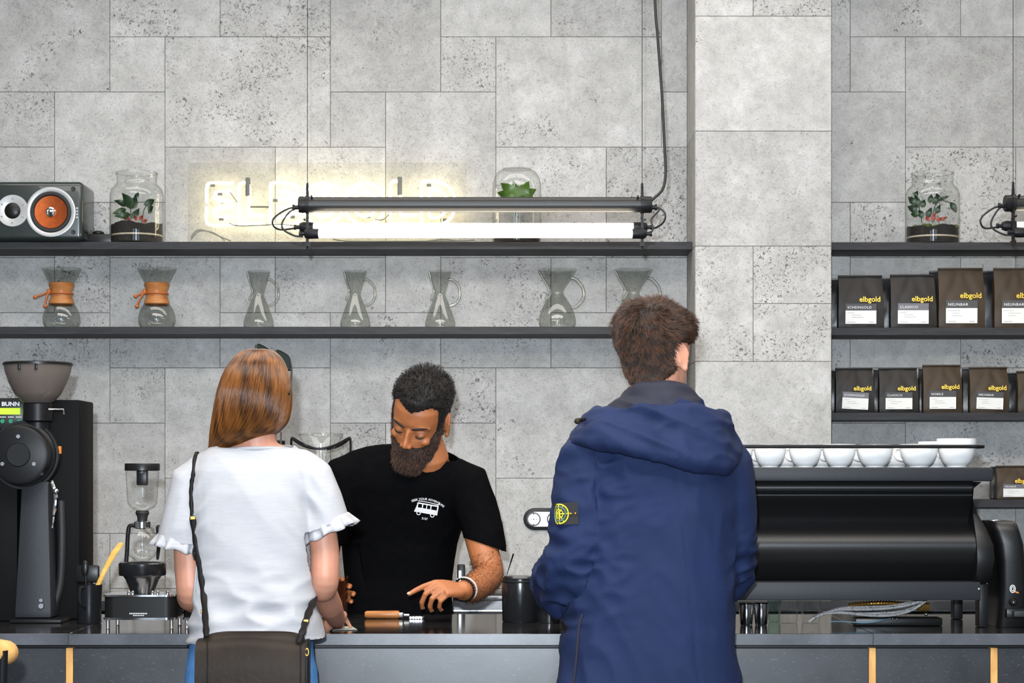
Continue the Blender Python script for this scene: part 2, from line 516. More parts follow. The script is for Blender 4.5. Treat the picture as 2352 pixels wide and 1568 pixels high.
MT['black_satin'] = pmat('black satin steel', (0.004, 0.004, 0.0045, 1), 0.40, 0.0, 0.50, bump=0.12, bscale=700)
MT['black_plastic'] = pmat('black plastic', (0.008, 0.008, 0.008, 1), 0.36, spec=0.3, rvar=0.05)
MT['grey_panel'] = pmat('dark grey coated steel', (0.020, 0.022, 0.026, 1), 0.45, spec=0.3, bump=0.2, bscale=500)
MT['rubber'] = pmat('black rubber', (0.012, 0.012, 0.012, 1), 0.6, bump=0.1)
MT['chrome'] = pmat('chrome', (0.75, 0.75, 0.76, 1), 0.10, 1.0, rvar=0.03)
MT['steel'] = pmat('brushed steel', (0.55, 0.55, 0.56, 1), 0.28, 1.0, rvar=0.06, aniso=(1, 1, 20))
MT['silver_light'] = pmat('pale silver', (0.75, 0.74, 0.72, 1), 0.3, 0.2, var=0.03)
MT['silver'] = pmat('silver paint', (0.50, 0.50, 0.50, 1), 0.35, 0.3, var=0.05)
MT['copper'] = pmat('copper cone', srgb(168, 82, 40), 0.36, 0.85, var=0.15, vscale=60)
MT['black_matte'] = pmat('black powder coat', (0.0045, 0.0045, 0.0048, 1), 0.6, spec=0.08, bump=0.05, bscale=300)
MT['case'] = pmat('black heater case', (0.007, 0.007, 0.007, 1), 0.45, spec=0.2, var=0.1)
MT['speaker'] = pmat('dark green lacquer', srgb(38, 46, 44), 0.30, var=0.08, vscale=30, coat=0.3)
MT['white'] = pmat('white print', (0.78, 0.78, 0.78, 1), 0.6, var=0.03)
MT['gold'] = pmat('gold foil', srgb(232, 190, 70), 0.35, 0.35, var=0.10, vscale=50)
MT['label_white'] = pmat('white paper label', (0.74, 0.73, 0.70, 1), 0.6, var=0.03)
MT['label_grey'] = pmat('dark grey label', srgb(62, 62, 64), 0.55, var=0.05)
MT['label_grey2'] = pmat('grey label', srgb(104, 102, 108), 0.55, var=0.05)
MT['ink'] = pmat('grey ink', (0.15, 0.15, 0.15, 1), 0.7, var=0.1)
MT['bag_dark'] = pmat('dark brown kraft paper', srgb(38, 35, 33), 0.5, spec=0.3, var=0.14, vscale=9, bump=0.4, bscale=26)
MT['bag_brown'] = pmat('brown kraft paper', srgb(58, 46, 33), 0.52, spec=0.3, var=0.14, vscale=9, bump=0.4, bscale=26)
MT['bag_black'] = pmat('black foil bag', srgb(24, 25, 28), 0.35, var=0.1, bump=0.3, bscale=20)
MT['glass'] = glass_thin('clear jar glass')
MT['chem'] = glass_thin('blown glass', (0.865, 0.875, 0.855), (0.62, 0.63, 0.60), 2.5, 1.5)  # grey tint stands in for the dark room mirrored in the glass
MT['smoke'] = glass_thin('smoked plastic', (0.56, 0.50, 0.47), (0.30, 0.26, 0.24), 3.0, 1.2, 0.18)
_n = MT['smoke'].node_tree; _o = _n.nodes['Material Output']; _s = _o.inputs['Surface'].links[0].from_socket      # milky smoked plastic scatters part of the light
_d = _n.nodes.new('ShaderNodeBsdfDiffuse'); _d.inputs['Color'].default_value = (0.20, 0.165, 0.145, 1)
_x = _n.nodes.new('ShaderNodeMixShader'); _x.inputs[0].default_value = 0.55
_n.links.new(_s, _x.inputs[1]); _n.links.new(_d.outputs[0], _x.inputs[2]); _n.links.new(_x.outputs[0], _o.inputs['Surface'])
MT['acrylic'] = glass_thin('clear acrylic', (0.975, 0.975, 0.955), (0.8, 0.8, 0.75), 4.0, 0.4)
MT['collar'] = wood('polished wood collar', srgb(150, 90, 46), srgb(182, 124, 72), 0.35, (1, 1, 6), 10)
MT['leather_tie'] = pmat('tan leather tie', srgb(170, 92, 40), 0.55, var=0.1)
MT['porcelain'] = pmat('white porcelain', (0.80, 0.80, 0.79, 1), 0.15, var=0.01, coat=0.4)
MT['soil'] = pmat('dark soil', (0.012, 0.009, 0.007, 1), 0.9, var=0.5, vscale=90, bump=0.8, bscale=120)
MT['sand'] = pmat('pale sand', srgb(170, 160, 140), 0.9, var=0.2, vscale=100)
MT['moss'] = pmat('green moss', srgb(72, 82, 30), 0.9, var=0.5, vscale=90, bump=0.8, bscale=140)
MT['leaf'] = pmat('green leaf', srgb(24, 50, 18), 0.40, var=0.35, vscale=25)
MT['leaf_lit'] = pmat('bright green leaf', srgb(62, 92, 18), 0.40, var=0.3, vscale=25)
MT['leaf_pink'] = pmat('pink leaf', srgb(150, 60, 44), 0.5, var=0.3, vscale=40)
MT['tube_glow'] = emat('glowing fluorescent tube', (1.0, 0.90, 0.74, 1), 14.0)
MT['neon'] = emat('glowing neon tube', (1.0, 0.87, 0.57, 1), 11.0)
MT['cable_grey'] = pmat('grey cable', srgb(120, 122, 112), 0.5, var=0.05)
MT['grey_clip'] = pmat('grey clip', srgb(92, 92, 84), 0.5, var=0.05)
MT['lcd'] = emat('green lit display', srgb(178, 222, 40), 0.55)
MT['btn_green'] = pmat('green button', srgb(40, 140, 100), 0.4, var=0.05)
MT['amber'] = pmat('cold brown drink', srgb(62, 28, 10), 0.1, var=0.2, vscale=12)
MT['wood_spat'] = wood('spatula wood', srgb(206, 160, 72), srgb(232, 190, 104), 0.5, (2, 2, 8), 8)
MT['hose'] = pmat('braided steel hose', (0.62, 0.60, 0.60, 1), 0.35, 0.7, var=0.45, vscale=420, bump=0.8, bscale=600)
MT['brass'] = pmat('brass', srgb(190, 150, 80), 0.3, 0.9, var=0.1)
MT['green_glass'] = glass_thin('pale green glass', (0.72, 0.85, 0.80), (0.30, 0.40, 0.36))
MT['skin_w'] = pmat('fair skin', srgb(190, 134, 110), 0.5, var=0.06, vscale=18, bump=0.05, bscale=200, sss=0.12)
MT['skin_m'] = pmat('light skin', srgb(206, 146, 120), 0.5, var=0.07, vscale=18, bump=0.05, bscale=200, sss=0.12)
MT['skin_b'] = pmat('tanned skin', srgb(166, 102, 62), 0.52, var=0.10, vscale=16, bump=0.06, bscale=200, sss=0.10)
MT['lash'] = pmat('dark lashes', (0.012, 0.008, 0.006, 1), 0.6, var=0.2)
MT['nail'] = pmat('finger nail', srgb(226, 158, 132), 0.3, var=0.03)
MT['lip'] = pmat('lips', srgb(104, 52, 40), 0.5, var=0.05)
MT['tee_black'] = pmat('black cotton', (0.0026, 0.0026, 0.0032, 1), 0.9, 0, 0.04, var=0.15, vscale=60, bump=0.25, bscale=500)
MT['tee_grey'] = pmat('pale grey melange cotton', srgb(172, 172, 176), 0.85, 0, 0.2, var=0.04, vscale=26, bump=0.25, bscale=420, aniso=(1, 1, 7))
MT['denim'] = pmat('blue denim', srgb(74, 120, 172), 0.8, 0, 0.2, var=0.14, vscale=40, bump=0.3, bscale=500, aniso=(3, 3, 1))
MT['denim_dk'] = pmat('dark trousers', (0.012, 0.013, 0.018, 1), 0.85, var=0.1)
MT['jacket'] = pmat('navy cotton jacket', srgb(18, 33, 68), 0.8, 0, 0.3, var=0.14, vscale=5, bump=0.25, bscale=420)
MT['jacket_in'] = pmat('dark navy lining', srgb(22, 23, 40), 0.8, var=0.1, vscale=8)
MT['leather_dk'] = pmat('dark brown waxed leather', srgb(40, 33, 27), 0.55, spec=0.15, var=0.32, vscale=9, bump=0.25, bscale=60, rvar=0.08)
MT['leather_bk'] = pmat('black leather', (0.007, 0.006, 0.006, 1), 0.5, spec=0.15, var=0.2, bump=0.2)
MT['shade'] = pmat('dark lens', (0.01, 0.018, 0.018, 1), 0.12, spec=0.6, var=0.1)
MT['patch'] = pmat('black felt badge', (0.012, 0.011, 0.012, 1), 0.8, var=0.2)
MT['thread'] = pmat('yellow green thread', srgb(206, 196, 40), 0.6, var=0.2, vscale=120)
MT['thread_green'] = pmat('grey green thread', srgb(70, 96, 84), 0.7, var=0.2, vscale=120)
MT['hair_red'] = hairmat('auburn hair', srgb(40, 20, 9), srgb(134, 82, 34), 0.30, (42, 42, 1.5))
MT['hair_red_base'] = pmat('auburn hair mass', srgb(58, 30, 14), 0.45, var=0.3, vscale=30, aniso=(6, 6, 0.6))
MT['hair_brown'] = hairmat('brown hair', srgb(13, 9, 7), srgb(92, 58, 36), 0.45, (55, 55, 55))
MT['hair_brown_base'] = pmat('brown hair mass', srgb(36, 25, 19), 0.7, var=0.4, vscale=60)
MT['hair_black'] = hairmat('black brown hair', srgb(8, 6, 5), srgb(32, 23, 18), 0.5)
MT['hair_black_base'] = pmat('black brown hair mass', srgb(16, 13, 12), 0.7, var=0.4, vscale=70)
MT['beard'] = hairmat('brown black beard', srgb(12, 8, 6), srgb(92, 60, 42), 0.55)
MT['beard_base'] = pmat('beard mass', srgb(36, 25, 19), 0.75, var=0.4, vscale=80, bump=0.5, bscale=200)
MT['paper'] = pmat('grey banknote', srgb(150, 158, 150), 0.7, var=0.1)
MT['canister'] = pmat('black enamelled steel', (0.016, 0.017, 0.019, 1), 0.20, 0.35, 0.6, var=0.05)
MT['orange'] = pmat('orange print', srgb(226, 130, 40), 0.5, var=0.05)
MT['red_led'] = emat('red indicator', srgb(220, 40, 20), 1.0)
# ------------------------------------------------------------------ the room
CEIL = 3.6
RX = 3.3
def struct(o): o['kind'] = 'structure'; return o
struct(mk('floor', G().box(-RX, RX, -2.5, WALL + 0.05, -0.1, 0.0), MT['floor'], smooth=False))
struct(mk('ceiling', G().box(-RX, RX, -2.5, WALL + 0.05, CEIL, CEIL + 0.1), MT['ceil'], smooth=False))
struct(mk('wall_left', G().box(-RX - 0.1, -RX, -2.6, WALL + 0.05, 0, CEIL), MT['plaster'], smooth=False))
struct(mk('wall_right', G().box(RX, RX + 0.1, -2.6, WALL + 0.05, 0, CEIL), MT['plaster'], smooth=False))
g = G()
xs = [-RX, -2.5, -1.3, -0.6, 0.6, 1.3, 2.5, RX]
for i in range(0, 8, 2): g.box(xs[i], xs[i + 1], -2.6, -2.5, 0, CEIL)
for i in range(1, 7, 2):
    g.box(xs[i], xs[i + 1], -2.6, -2.5, 0, 0.5); g.box(xs[i], xs[i + 1], -2.6, -2.5, 3.0, CEIL)
struct(mk('wall_front', g, MT['plaster'], smooth=False))
for k, wx in enumerate((-1.9, 0.0, 1.9)):
    g = G()
    g.box(wx - 0.6, wx - 0.56, -2.58, -2.5, 0.5, 3.0); g.box(wx + 0.56, wx + 0.6, -2.58, -2.5, 0.5, 3.0)
    g.box(wx - 0.56, wx + 0.56, -2.58, -2.5, 0.5, 0.54); g.box(wx - 0.56, wx + 0.56, -2.58, -2.5, 2.96, 3.0)
    wf = struct(mk('window_%d' % (k + 1), g, MT['black_metal'], smooth=False))
    mk('pane', G().box(wx - 0.56, wx + 0.56, -2.545, -2.54, 0.54, 2.96), MT['glass'], wf, smooth=False)

# tiled back wall: a dark bed with stone tiles set on a 20 cm module
MOD = 126.5 * WALL / F
wall = struct(mk('wall_back', G().box(-RX, RX, WALL, WALL + 0.05, 0, CEIL), MT['grout'], smooth=False))
PAT = [(0, -1, 2, 2), (2, -2, 2, 2), (4, -1, 2, 1), (2, 0, 1, 1), (3, 0, 3, 2), (0, 1, 1, 1), (1, 1, 2, 2), (3, 2, 2, 2), (5, 2, 2, 2), (5, 4, 2, 1), (1, 3, 1, 2), (2, 3, 1, 1), (4, 4, 1, 1)]
TILE_ME = {}
TH = 0.012
def tile(parent, x0, x1, z0, z1, y, side=None, lift=0.0):
    """one stone tile; x, z extents, y of its face"""
    w_ = round(x1 - x0, 4); h_ = round(z1 - z0, 4)
    key = (w_, h_, side)
    if key not in TILE_ME:
        a = 0.0007; c = 0.0011
        hx = w_ / 2 - a; hz = h_ / 2 - a
        v = []
        for (ix, iz, iy) in ((hx, hz, TH), (hx, hz, c), (hx - c, hz - c, 0)):
            v += [(-ix, iy, -iz), (ix, iy, -iz), (ix, iy, iz), (-ix, iy, iz)]
        f = [(8, 9, 10, 11)]
        for r in (0, 4):
            for k in range(4): f.append((r + k, r + (k + 1) % 4, r + 4 + (k + 1) % 4, r + 4 + k))
        if side == 'L': v = [(y_, -x_, z_) for x_, y_, z_ in v]
        me = bpy.data.meshes.new('tile'); me.from_pydata(v, [], f)
        bm = bmesh.new(); bm.from_mesh(me); bmesh.ops.recalc_face_normals(bm, faces=bm.faces)
        bm.faces.ensure_lookup_table()
        # an open shell can come out inside-out: the face must look into the room
        n = bm.faces[0].normal
        if (side == 'L' and n.x > 0) or (side is None and n.y > 0):
            bmesh.ops.reverse_faces(bm, faces=bm.faces)
        bm.to_mesh(me); bm.free()
        me.materials.append(MT['tile']); TILE_ME[key] = me
    o = bpy.data.objects.new('tile', TILE_ME[key]); COL.objects.link(o)
    o.parent = parent
    c = Vector(((x0 + x1) / 2, y + lift, (z0 + z1) / 2)) if side is None else Vector((y, (x0 + x1) / 2, (z0 + z1) / 2))
    o.location = c - WORLD[parent.name]
    return o
PIL_X0, PIL_X1, PIL_Y = 0.648, 1.130, 7.16
def lay(x_off_px, xmin, xmax, zmin, zmax):
    ox = XX(x_off_px, WALL); oz = ZZ(86, WALL)
    for I in range(-7, 8):
        for J in range(-3, 4):
            for (i, j, w_, h_) in PAT:
                x0 = ox + (i + 6 * I) * MOD; x1 = x0 + w_ * MOD
                z1 = oz - (j + 6 * J) * MOD; z0 = z1 - h_ * MOD
                x0 = max(x0, xmin); x1 = min(x1, xmax); z0 = max(z0, zmin); z1 = min(z1, zmax)
                if x1 - x0 < 0.02 or z1 - z0 < 0.02: continue
                tile(wall, x0, x1, z0, z1, WALL - TH, lift=random.uniform(-0.0006, 0.0006))
lay(0.5, -RX + 0.01, PIL_X0, 0.90, 3.58)
lay(1698.7, PIL_X1, RX - 0.01, 0.90, 3.58)
# pillar
pil = struct(mk('wall_pillar', G().box(PIL_X0 + TH, PIL_X1 - TH, PIL_Y + TH, WALL, 0, CEIL), MT['grout'], smooth=False))
zc = [ZZ(y, PIL_Y) for y in (-491, -227, 37, 301, 565, 830, 1094, 1358, 1622)]
xm = XX(1730, PIL_Y)
for k in range(8):
    z1, z0 = zc[k], zc[k + 1]
    if k in (1, 4):
        tile(pil, PIL_X0, xm, z0, z1, PIL_Y)
        if k == 4:
            zmid = ZZ(697, PIL_Y)
            tile(pil, xm, PIL_X1, zmid, z1, PIL_Y); tile(pil, xm, PIL_X1, z0, zmid, PIL_Y)
        else: tile(pil, xm, PIL_X1, z0, z1, PIL_Y)
    else: tile(pil, PIL_X0, PIL_X1, z0, z1, PIL_Y)
    tile(pil, PIL_Y + TH, WALL - TH, z0, z1, PIL_X0, side='L')

# ------------------------------------------------------------------ shelves
SH_Y = 7.27
def shelf(name, x0, x1, py, label):
    z = ZZ(py, SH_Y)
    o = mk(name, G().box(x0, x1, SH_Y, WALL - TH - 0.001, z - 0.028, z), MT['shelf'], bevel=0.0012, segs=1)
    tag(o, label, 'shelf'); return z
S1 = shelf('wall_shelf', -3.2, PIL_X0 - 0.001, 555, 'black wooden shelf under the glowing sign, left of the stone pillar')
S2 = shelf('wall_shelf', -3.2, PIL_X0 - 0.001, 750, 'black wooden shelf holding the hourglass glass coffee makers')
R1 = shelf('wall_shelf', PIL_X1 + 0.001, 3.2, 556, 'black wooden shelf right of the pillar carrying a plant jar, topmost there')
R2 = shelf('wall_shelf', PIL_X1 + 0.001, 3.2, 752, 'black wooden shelf right of the pillar with the upper row of coffee bags')
R3 = shelf('wall_shelf', PIL_X1 + 0.001, 3.2, 947, 'black wooden shelf right of the pillar with the lower row of coffee bags')
R4 = shelf('wall_shelf', PIL_X1 + 0.001, 3.2, 1147, 'short visible black shelf beside the espresso machine, lowest of the right shelves')

# ------------------------------------------------------------------ counters
CT = 0.95                     # height of the worktops
CF, CB = 5.48, 6.25           # front and back edge of the bar
bar = thing('bar_counter', 'dark slate bar counter with oak strips, customers standing before it', 'counter', (0, CF, 0))
TT = 0.030
xj = [-2.9, XX(157, CF), XX(2005, CF), 2.9]
for i in range(3):
    mk('worktop_slab', G().box(xj[i] + 0.0006, xj[i + 1] - 0.0006, CF, CB, CT - TT, CT), MT['slate_top'], bar, bevel=0.0015, segs=1)
    mk('worktop_edge', G().box(xj[i] + 0.0006, xj[i + 1] - 0.0006, CF - 0.004, CF - 0.0002, CT - TT, CT - 0.0005), MT['slate_edge'], bar, smooth=False)
mk('shadow_gap', G().box(-2.9, 2.9, CF + 0.035, CF + 0.05, CT - TT - 0.012, CT - TT), MT['black_metal'], bar, smooth=False)
strips = [XX(158, CF), XX(2005, CF), XX(2285, CF)]
PF = CF + 0.010
edges = [-2.9] + strips + [2.9]
for i in range(4):
    a = edges[i] + (0.010 if i else 0); b_ = edges[i + 1] - (0.010 if i < 3 else 0)
    mk('front_panel', G().box(a, b_, PF, PF + 0.03, 0.08, CT - TT - 0.010), MT['slate'], bar, bevel=0.001, segs=1)
for x in strips:
    mk('oak_strip', G().box(x - 0.0094, x + 0.0094, PF - 0.003, PF + 0.03, 0.08, CT - TT - 0.009), MT['oak'], bar, bevel=0.001, segs=1)
mk('plinth', G().box(-2.9, 2.9, PF + 0.05, PF + 0.07, 0, 0.08), MT['black_metal'], bar, smooth=False)
mk('carcass', G().box(-2.9, 2.9, PF + 0.032, CB - 0.12, 0.08, CT - TT - 0.0005), MT['black_metal'], bar, smooth=False)
bk = thing('back_counter', 'dark back counter running along the tiled wall behind the barista', 'counter', (0, 6.9, 0))
for xa, xb, yb in ((-2.9, PIL_X0 - 0.002, WALL - TH - 0.004), (PIL_X0 - 0.002, PIL_X1 + 0.002, PIL_Y - 0.002), (PIL_X1 + 0.002, 2.9, WALL - TH - 0.004)):
    mk('worktop_slab', G().box(xa, xb, 6.9, yb, CT - TT, CT), MT['slate_top'], bk, smooth=False)
    mk('carcass', G().box(xa, xb, 6.941, yb, 0.001, CT - TT - 0.0005), MT['black_metal'], bk, smooth=False)
mk('worktop_edge', G().box(-2.9, 2.9, 6.896, 6.8998, CT - TT, CT - 0.0005), MT['slate_edge'], bk, smooth=False)
mk('edge_trim', G().box(-2.9, 2.9, 6.894, 6.90, CT - TT - 0.005, CT - TT - 0.0005), MT['steel'], bk, smooth=False)
for k in range(6):
    x0 = -2.9 + k * 5.8 / 6
    mk('cabinet_door', G().box(x0 + 0.002, x0 + 5.8 / 6 - 0.002, 6.92, 6.94, 0.1, CT - TT - 0.02), MT['black_metal'], bk, bevel=0.001, segs=1)
# ------------------------------------------------------------------ loudspeaker
YF = 7.245
def disc_y(g, cx, cz, prof, n=40):
    """turned shape about a horizontal axis; prof rows (radius, y)"""
    return g.lathe(prof, (cx, 0, cz), n, 'Y')
sx0, sx1 = XX(-70, YF), XX(190, YF)
sz1 = ZZ(416, YF)
spk = thing('loudspeaker', 'dark green bookshelf loudspeaker with copper cone lying on its side', 'speaker', ((sx0 + sx1) / 2, YF + 0.1, S1))
mk('cabinet', G().box(sx0, sx1, YF, 7.455, S1 + 0.001, sz1), MT['speaker'], spk, bevel=0.018, segs=4)
k = YF / F
wx, wz = XX(117, YF), ZZ(487, YF)
wo = mk('woofer_ring', disc_y(G(), wx, wz, [(46 * k, YF - 0.0005), (57 * k, YF - 0.0005), (57 * k, YF - 0.004), (54 * k, YF - 0.005), (48 * k, YF - 0.003), (46 * k, YF - 0.0005)]), MT['silver'], spk)
mk('surround', disc_y(G(), wx, wz, [(48 * k, YF - 0.001), (45 * k, YF - 0.006), (41 * k, YF - 0.006), (37 * k, YF - 0.001)]), MT['rubber'], wo)
mk('cone', disc_y(G(), wx, wz, [(38 * k, YF - 0.002), (37 * k, YF - 0.0035), (24 * k, YF - 0.0015), (11 * k, YF - 0.0008)]), MT['copper'], wo)
mk('phase_plug', disc_y(G(), wx, wz, [(11 * k, YF), (11 * k, YF - 0.006), (8 * k, YF - 0.008), (7 * k, YF - 0.006), (4 * k, YF - 0.010), (0, YF - 0.012)]), MT['chrome'], wo)
tx, tz = XX(29, YF), ZZ(484, YF)
tw = mk('tweeter_plate', disc_y(G(), tx, tz, [(15 * k, YF - 0.0005), (19 * k, YF - 0.003), (36 * k, YF - 0.004), (37 * k, YF - 0.0005)]), MT['silver'], spk)
mk('tweeter_dome', disc_y(G(), tx, tz, [(19 * k, YF - 0.002), (17 * k, YF - 0.0045), (10 * k, YF - 0.009), (0, YF - 0.010)]), MT['black_plastic'], tw)
for a in range(6):
    an = a * math.pi / 3 + 0.5
    mk('screw', disc_y(G(), tx + 28 * k * math.cos(an), tz + 28 * k * math.sin(an), [(0.003, YF - 0.0035), (0.0025, YF - 0.0052), (0, YF - 0.0052)], 8), MT['steel'], tw)
for sy in (434, 533):
    mk('grille_socket', disc_y(G(), XX(168, YF), ZZ(sy, YF), [(0.0085, YF - 0.0003), (0.0085, YF - 0.002), (0.006, YF - 0.001), (0, YF - 0.001)], 16), MT['rubber'], spk)
g = G()
for i in range(4):
    g.box(XX(175, YF), XX(179, YF), YF - 0.0006, YF + 0.001, ZZ(480 + i * 7, YF), ZZ(476 + i * 7, YF))
mk('badge', g, MT['silver'], spk, smooth=False)

bx = mk('media_box', G().box(XX(196, 7.33), XX(256, 7.33), 7.33, 7.46, S1 + 0.0005, ZZ(537, 7.33)), MT['black_plastic'], bevel=0.003)
tag(bx, 'low black box on the top shelf between loudspeaker and plant jar', 'box')
pk = mk('round_puck', G().lathe([(0, 0), (0.016, 0), (0.021, 0.005), (0.021, 0.009), (0.014, 0.015), (0, 0.016)], (XX(224, 7.36), 7.375, ZZ(537, 7.33) + 0.0005), 28), MT['black_plastic'])
tag(pk, 'small round black puck lying on the low black box', 'puck')

# ------------------------------------------------------------------ terrarium jars
def leaf_geo(base, tip, width, fold=0.15, n=6, seed=0):
    base = Vector(base); tip = Vector(tip); ax = tip - base; Ln = ax.length; t = ax.normalized()
    side = t.cross(Vector((0.25, 1, 0.15))).normalized(); nrm = side.cross(t)
    v = []; f = []
    for i in range(n + 1):
        u = i / n; wd = width * math.sin(math.pi * min(1, u ** 0.75)) * (1 - 0.15 * u) + 0.0004
        c = base + ax * u + nrm * (Ln * 0.18 * math.sin(math.pi * u)) 
        v += [c - side * wd + nrm * wd * fold * 2, c, c + side * wd + nrm * wd * fold * 2]
    for i in range(n):
        a = 3 * i
        f += [(a, a + 1, a + 4, a + 3), (a + 1, a + 2, a + 5, a + 4)]
    return G().add(v, f)

def terrarium(px, d, zbase, h, r, label, neck=None, dome=False, soil=0.06, leaves=(), stems=(), pinks=(), moss=False, mat_leaf='leaf'):
    cx = XX(px, d)
    t = thing('terrarium', label, 'terrarium', (cx, d, zbase))
    c = (cx, d, zbase + 0.0008)
    if not dome:
        nr = neck
        prof = [(0.001, 0.0), (r * 0.90, 0.0), (r * 0.99, 0.006), (r, 0.02), (r, h * 0.66), (r * 0.99, h * 0.71), (r * 0.93, h * 0.775), (r * 0.82, h * 0.815), (nr, h * 0.835), (nr * 0.985, h * 0.90), (nr, h * 0.955), (nr * 1.03, h * 0.965), (nr * 1.03, h * 0.985), (nr * 0.99, h)]
        inner = [(a - 0.003 if a > 0.01 else a, z + (0.004 if i < 2 else 0)) for i, (a, z) in enumerate(prof)]
        jar = mk('jar', G().lathe(prof, c, 56), MT['glass'], t)
        mk('rim', G().tube([(cx + nr * 1.0 * math.cos(a), d + nr * 1.0 * math.sin(a), zbase + h) for a in np.linspace(0, 2 * math.pi, 48, endpoint=False)], 0.0026, 8, closed=True), MT['glass'], jar)
    else:
        prof = [(r * 0.97, 0.0), (r, 0.01), (r, h * 0.72), (r * 0.985, h * 0.80), (r * 0.93, h * 0.885), (r * 0.80, h * 0.95), (r * 0.62, h * 0.985), (r * 0.58, h * 0.992), (0.001, h * 0.992)]
        jar = mk('glass_dome', G().lathe(prof, c, 56), MT['glass'], t)
        mk('dome_top', G().lathe([(r * 0.60, h * 0.986), (r * 0.57, h), (r * 0.54, h), (r * 0.56, h * 0.988)], c, 48), MT['glass'], jar)
    ri = r - 0.005
    so = G(); rings = []
    mk('drainage', G().lathe([(0.001, 0.004), (ri, 0.004), (ri, soil * 0.40), (0.001, soil * 0.40)], c, 40), MT['soil'], t)
    mk('sand_layer', G().lathe([(0.001, soil * 0.40), (ri + 0.0006, soil * 0.40), (ri + 0.0006, soil * 0.40 + 0.006), (0.001, soil * 0.40 + 0.006)], c, 40), MT['sand'], t)
    n = 40; v = []; f = []
    rings = []
    for (rr, lo) in ((ri, 1), (ri, 0), (ri * 0.7, 0), (ri * 0.35, 0), (0.001, 0)):
        ring = []
        for k_ in range(n):
            a = 2 * math.pi * k_ / n
            z = soil * 0.42 + 0.006 if lo else soil + 0.012 * noise.noise(Vector((3 * math.cos(a) * rr / ri + px, 3 * math.sin(a) * rr / ri, 0.3)))
            ring.append(Vector(c) + Vector((rr * math.cos(a), rr * math.sin(a), z)))
        rings.append(ring)
    mk('soil', G().loft(rings), MT['soil'], t)
    if moss:
        g = G()
        for q in range(26):
            a = random.uniform(0, 6.28); rr = ri * math.sqrt(random.uniform(0.1, 0.82))
            g.ball(Vector(c) + Vector((rr * math.cos(a), rr * math.sin(a), soil)), (0.013, 0.013, random.uniform(0.006, 0.012)), 8, 5)
        mk('moss', g, MT['moss'], t, kind='stuff')
    for path, rr in stems:
        mk('stem', G().tube(catmull([P(x, y, dd) for x, y, dd in path], 5), rr, 6), MT['leaf'], t)
    for i, (x0, y0, x1, y1, wd, dd) in enumerate(leaves):
        mk('leaf', leaf_geo(P(x0, y0, d + dd), P(x1, y1, d + dd - 0.008), wd), MT[mat_leaf], t)
    for i, (x0, y0, x1, y1, wd, dd) in enumerate(pinks):
        mk('pink_leaf', leaf_geo(P(x0, y0, d + dd), P(x1, y1, d + dd - 0.01), wd), MT['leaf_pink'], t)
    return t
D1 = 7.375
terrarium(314, D1, S1, 0.262, 0.0975, 'glass jar with dark soil and leafy plants, beside the loudspeaker', neck=0.073, soil=0.072,
    leaves=[(300, 478, 280, 443, 0.020, -0.02), (298, 480, 312, 447, 0.016, 0.0), (292, 472, 262, 460, 0.012, 0.02), (290, 480, 258, 490, 0.013, -0.02), (300, 492, 262, 496, 0.012, -0.03), (330, 470, 355, 458, 0.014, 0.02), (338, 480, 352, 474, 0.010, -0.01), (308, 455, 318, 440, 0.008, 0.0), (300, 500, 320, 478, 0.012, -0.03), (290, 505, 282, 484, 0.013, -0.02), (340, 490, 348, 476, 0.008, -0.02)],
    stems=[([(300, 512, D1), (300, 480, D1), (297, 460, D1)], 0.0016), ([(325, 512, D1), (332, 478, D1), (350, 462, D1)], 0.0014)],
    pinks=[(300, 508, 290, 500, 0.006, -0.04), (318, 505, 328, 494, 0.007, -0.05), (325, 510, 338, 504, 0.006, -0.04), (312, 507, 308, 494, 0.006, -0.05)])
terrarium(1187, D1, S1, 0.277, 0.0885, 'round-topped glass jar with broad green leaves behind the hanging lamp', dome=True, soil=0.05, mat_leaf='leaf_lit',
    leaves=[(1187, 455, 1150, 420, 0.026, -0.01), (1187, 455, 1142, 442, 0.024, 0.02), (1187, 455, 1215, 416, 0.027, -0.01), (1187, 455, 1232, 434, 0.024, 0.0), (1187, 458, 1225, 452, 0.022, -0.02), (1187, 456, 1178, 414, 0.018, 0.02), (1187, 458, 1160, 458, 0.022, -0.02), (1187, 470, 1205, 448, 0.020, -0.03)],
    stems=[([(1187, 530, D1), (1187, 480, D1), (1187, 455, D1)], 0.003), ([(1187, 500, D1), (1180, 470, D1), (1175, 440, D1)], 0.002)])
D2 = 7.385
terrarium(2142, D2, R1, 0.264, 0.098, 'large glass jar with moss, plants and soil layers right of the pillar', neck=0.075, soil=0.062, moss=True,
    leaves=[(2105, 470, 2086, 452, 0.013, -0.02), (2100, 452, 2108, 438, 0.009, 0.0), (2110, 478, 2102, 448, 0.014, -0.01), (2108, 484, 2084, 474, 0.013, 0.01), (2112, 490, 2092, 492, 0.012, -0.03), (2116, 476, 2124, 458, 0.012, -0.02), (2135, 466, 2140, 446, 0.011, 0.01), (2142, 468, 2156, 448, 0.012, -0.01), (2158, 458, 2180, 450, 0.006, 0.0), (2184, 464, 2197, 488, 0.012, 0.0), (2120, 500, 2110, 482, 0.012, -0.02), (2148, 490, 2160, 470, 0.010, -0.02), (2160, 462, 2150, 444, 0.009, 0.02), (2128, 500, 2140, 476, 0.012, 0.0)],
    stems=[([(2118, 512, D2), (2112, 480, D2), (2104, 456, D2)], 0.0016), ([(2142, 512, D2), (2145, 480, D2), (2158, 460, D2), (2186, 466, D2)], 0.0015)],
    pinks=[(2140, 508, 2148, 488, 0.008, -0.05), (2135, 506, 2126, 498, 0.007, -0.05), (2150, 506, 2164, 500, 0.007, -0.04), (2160, 505, 2174, 498, 0.006, -0.03)])

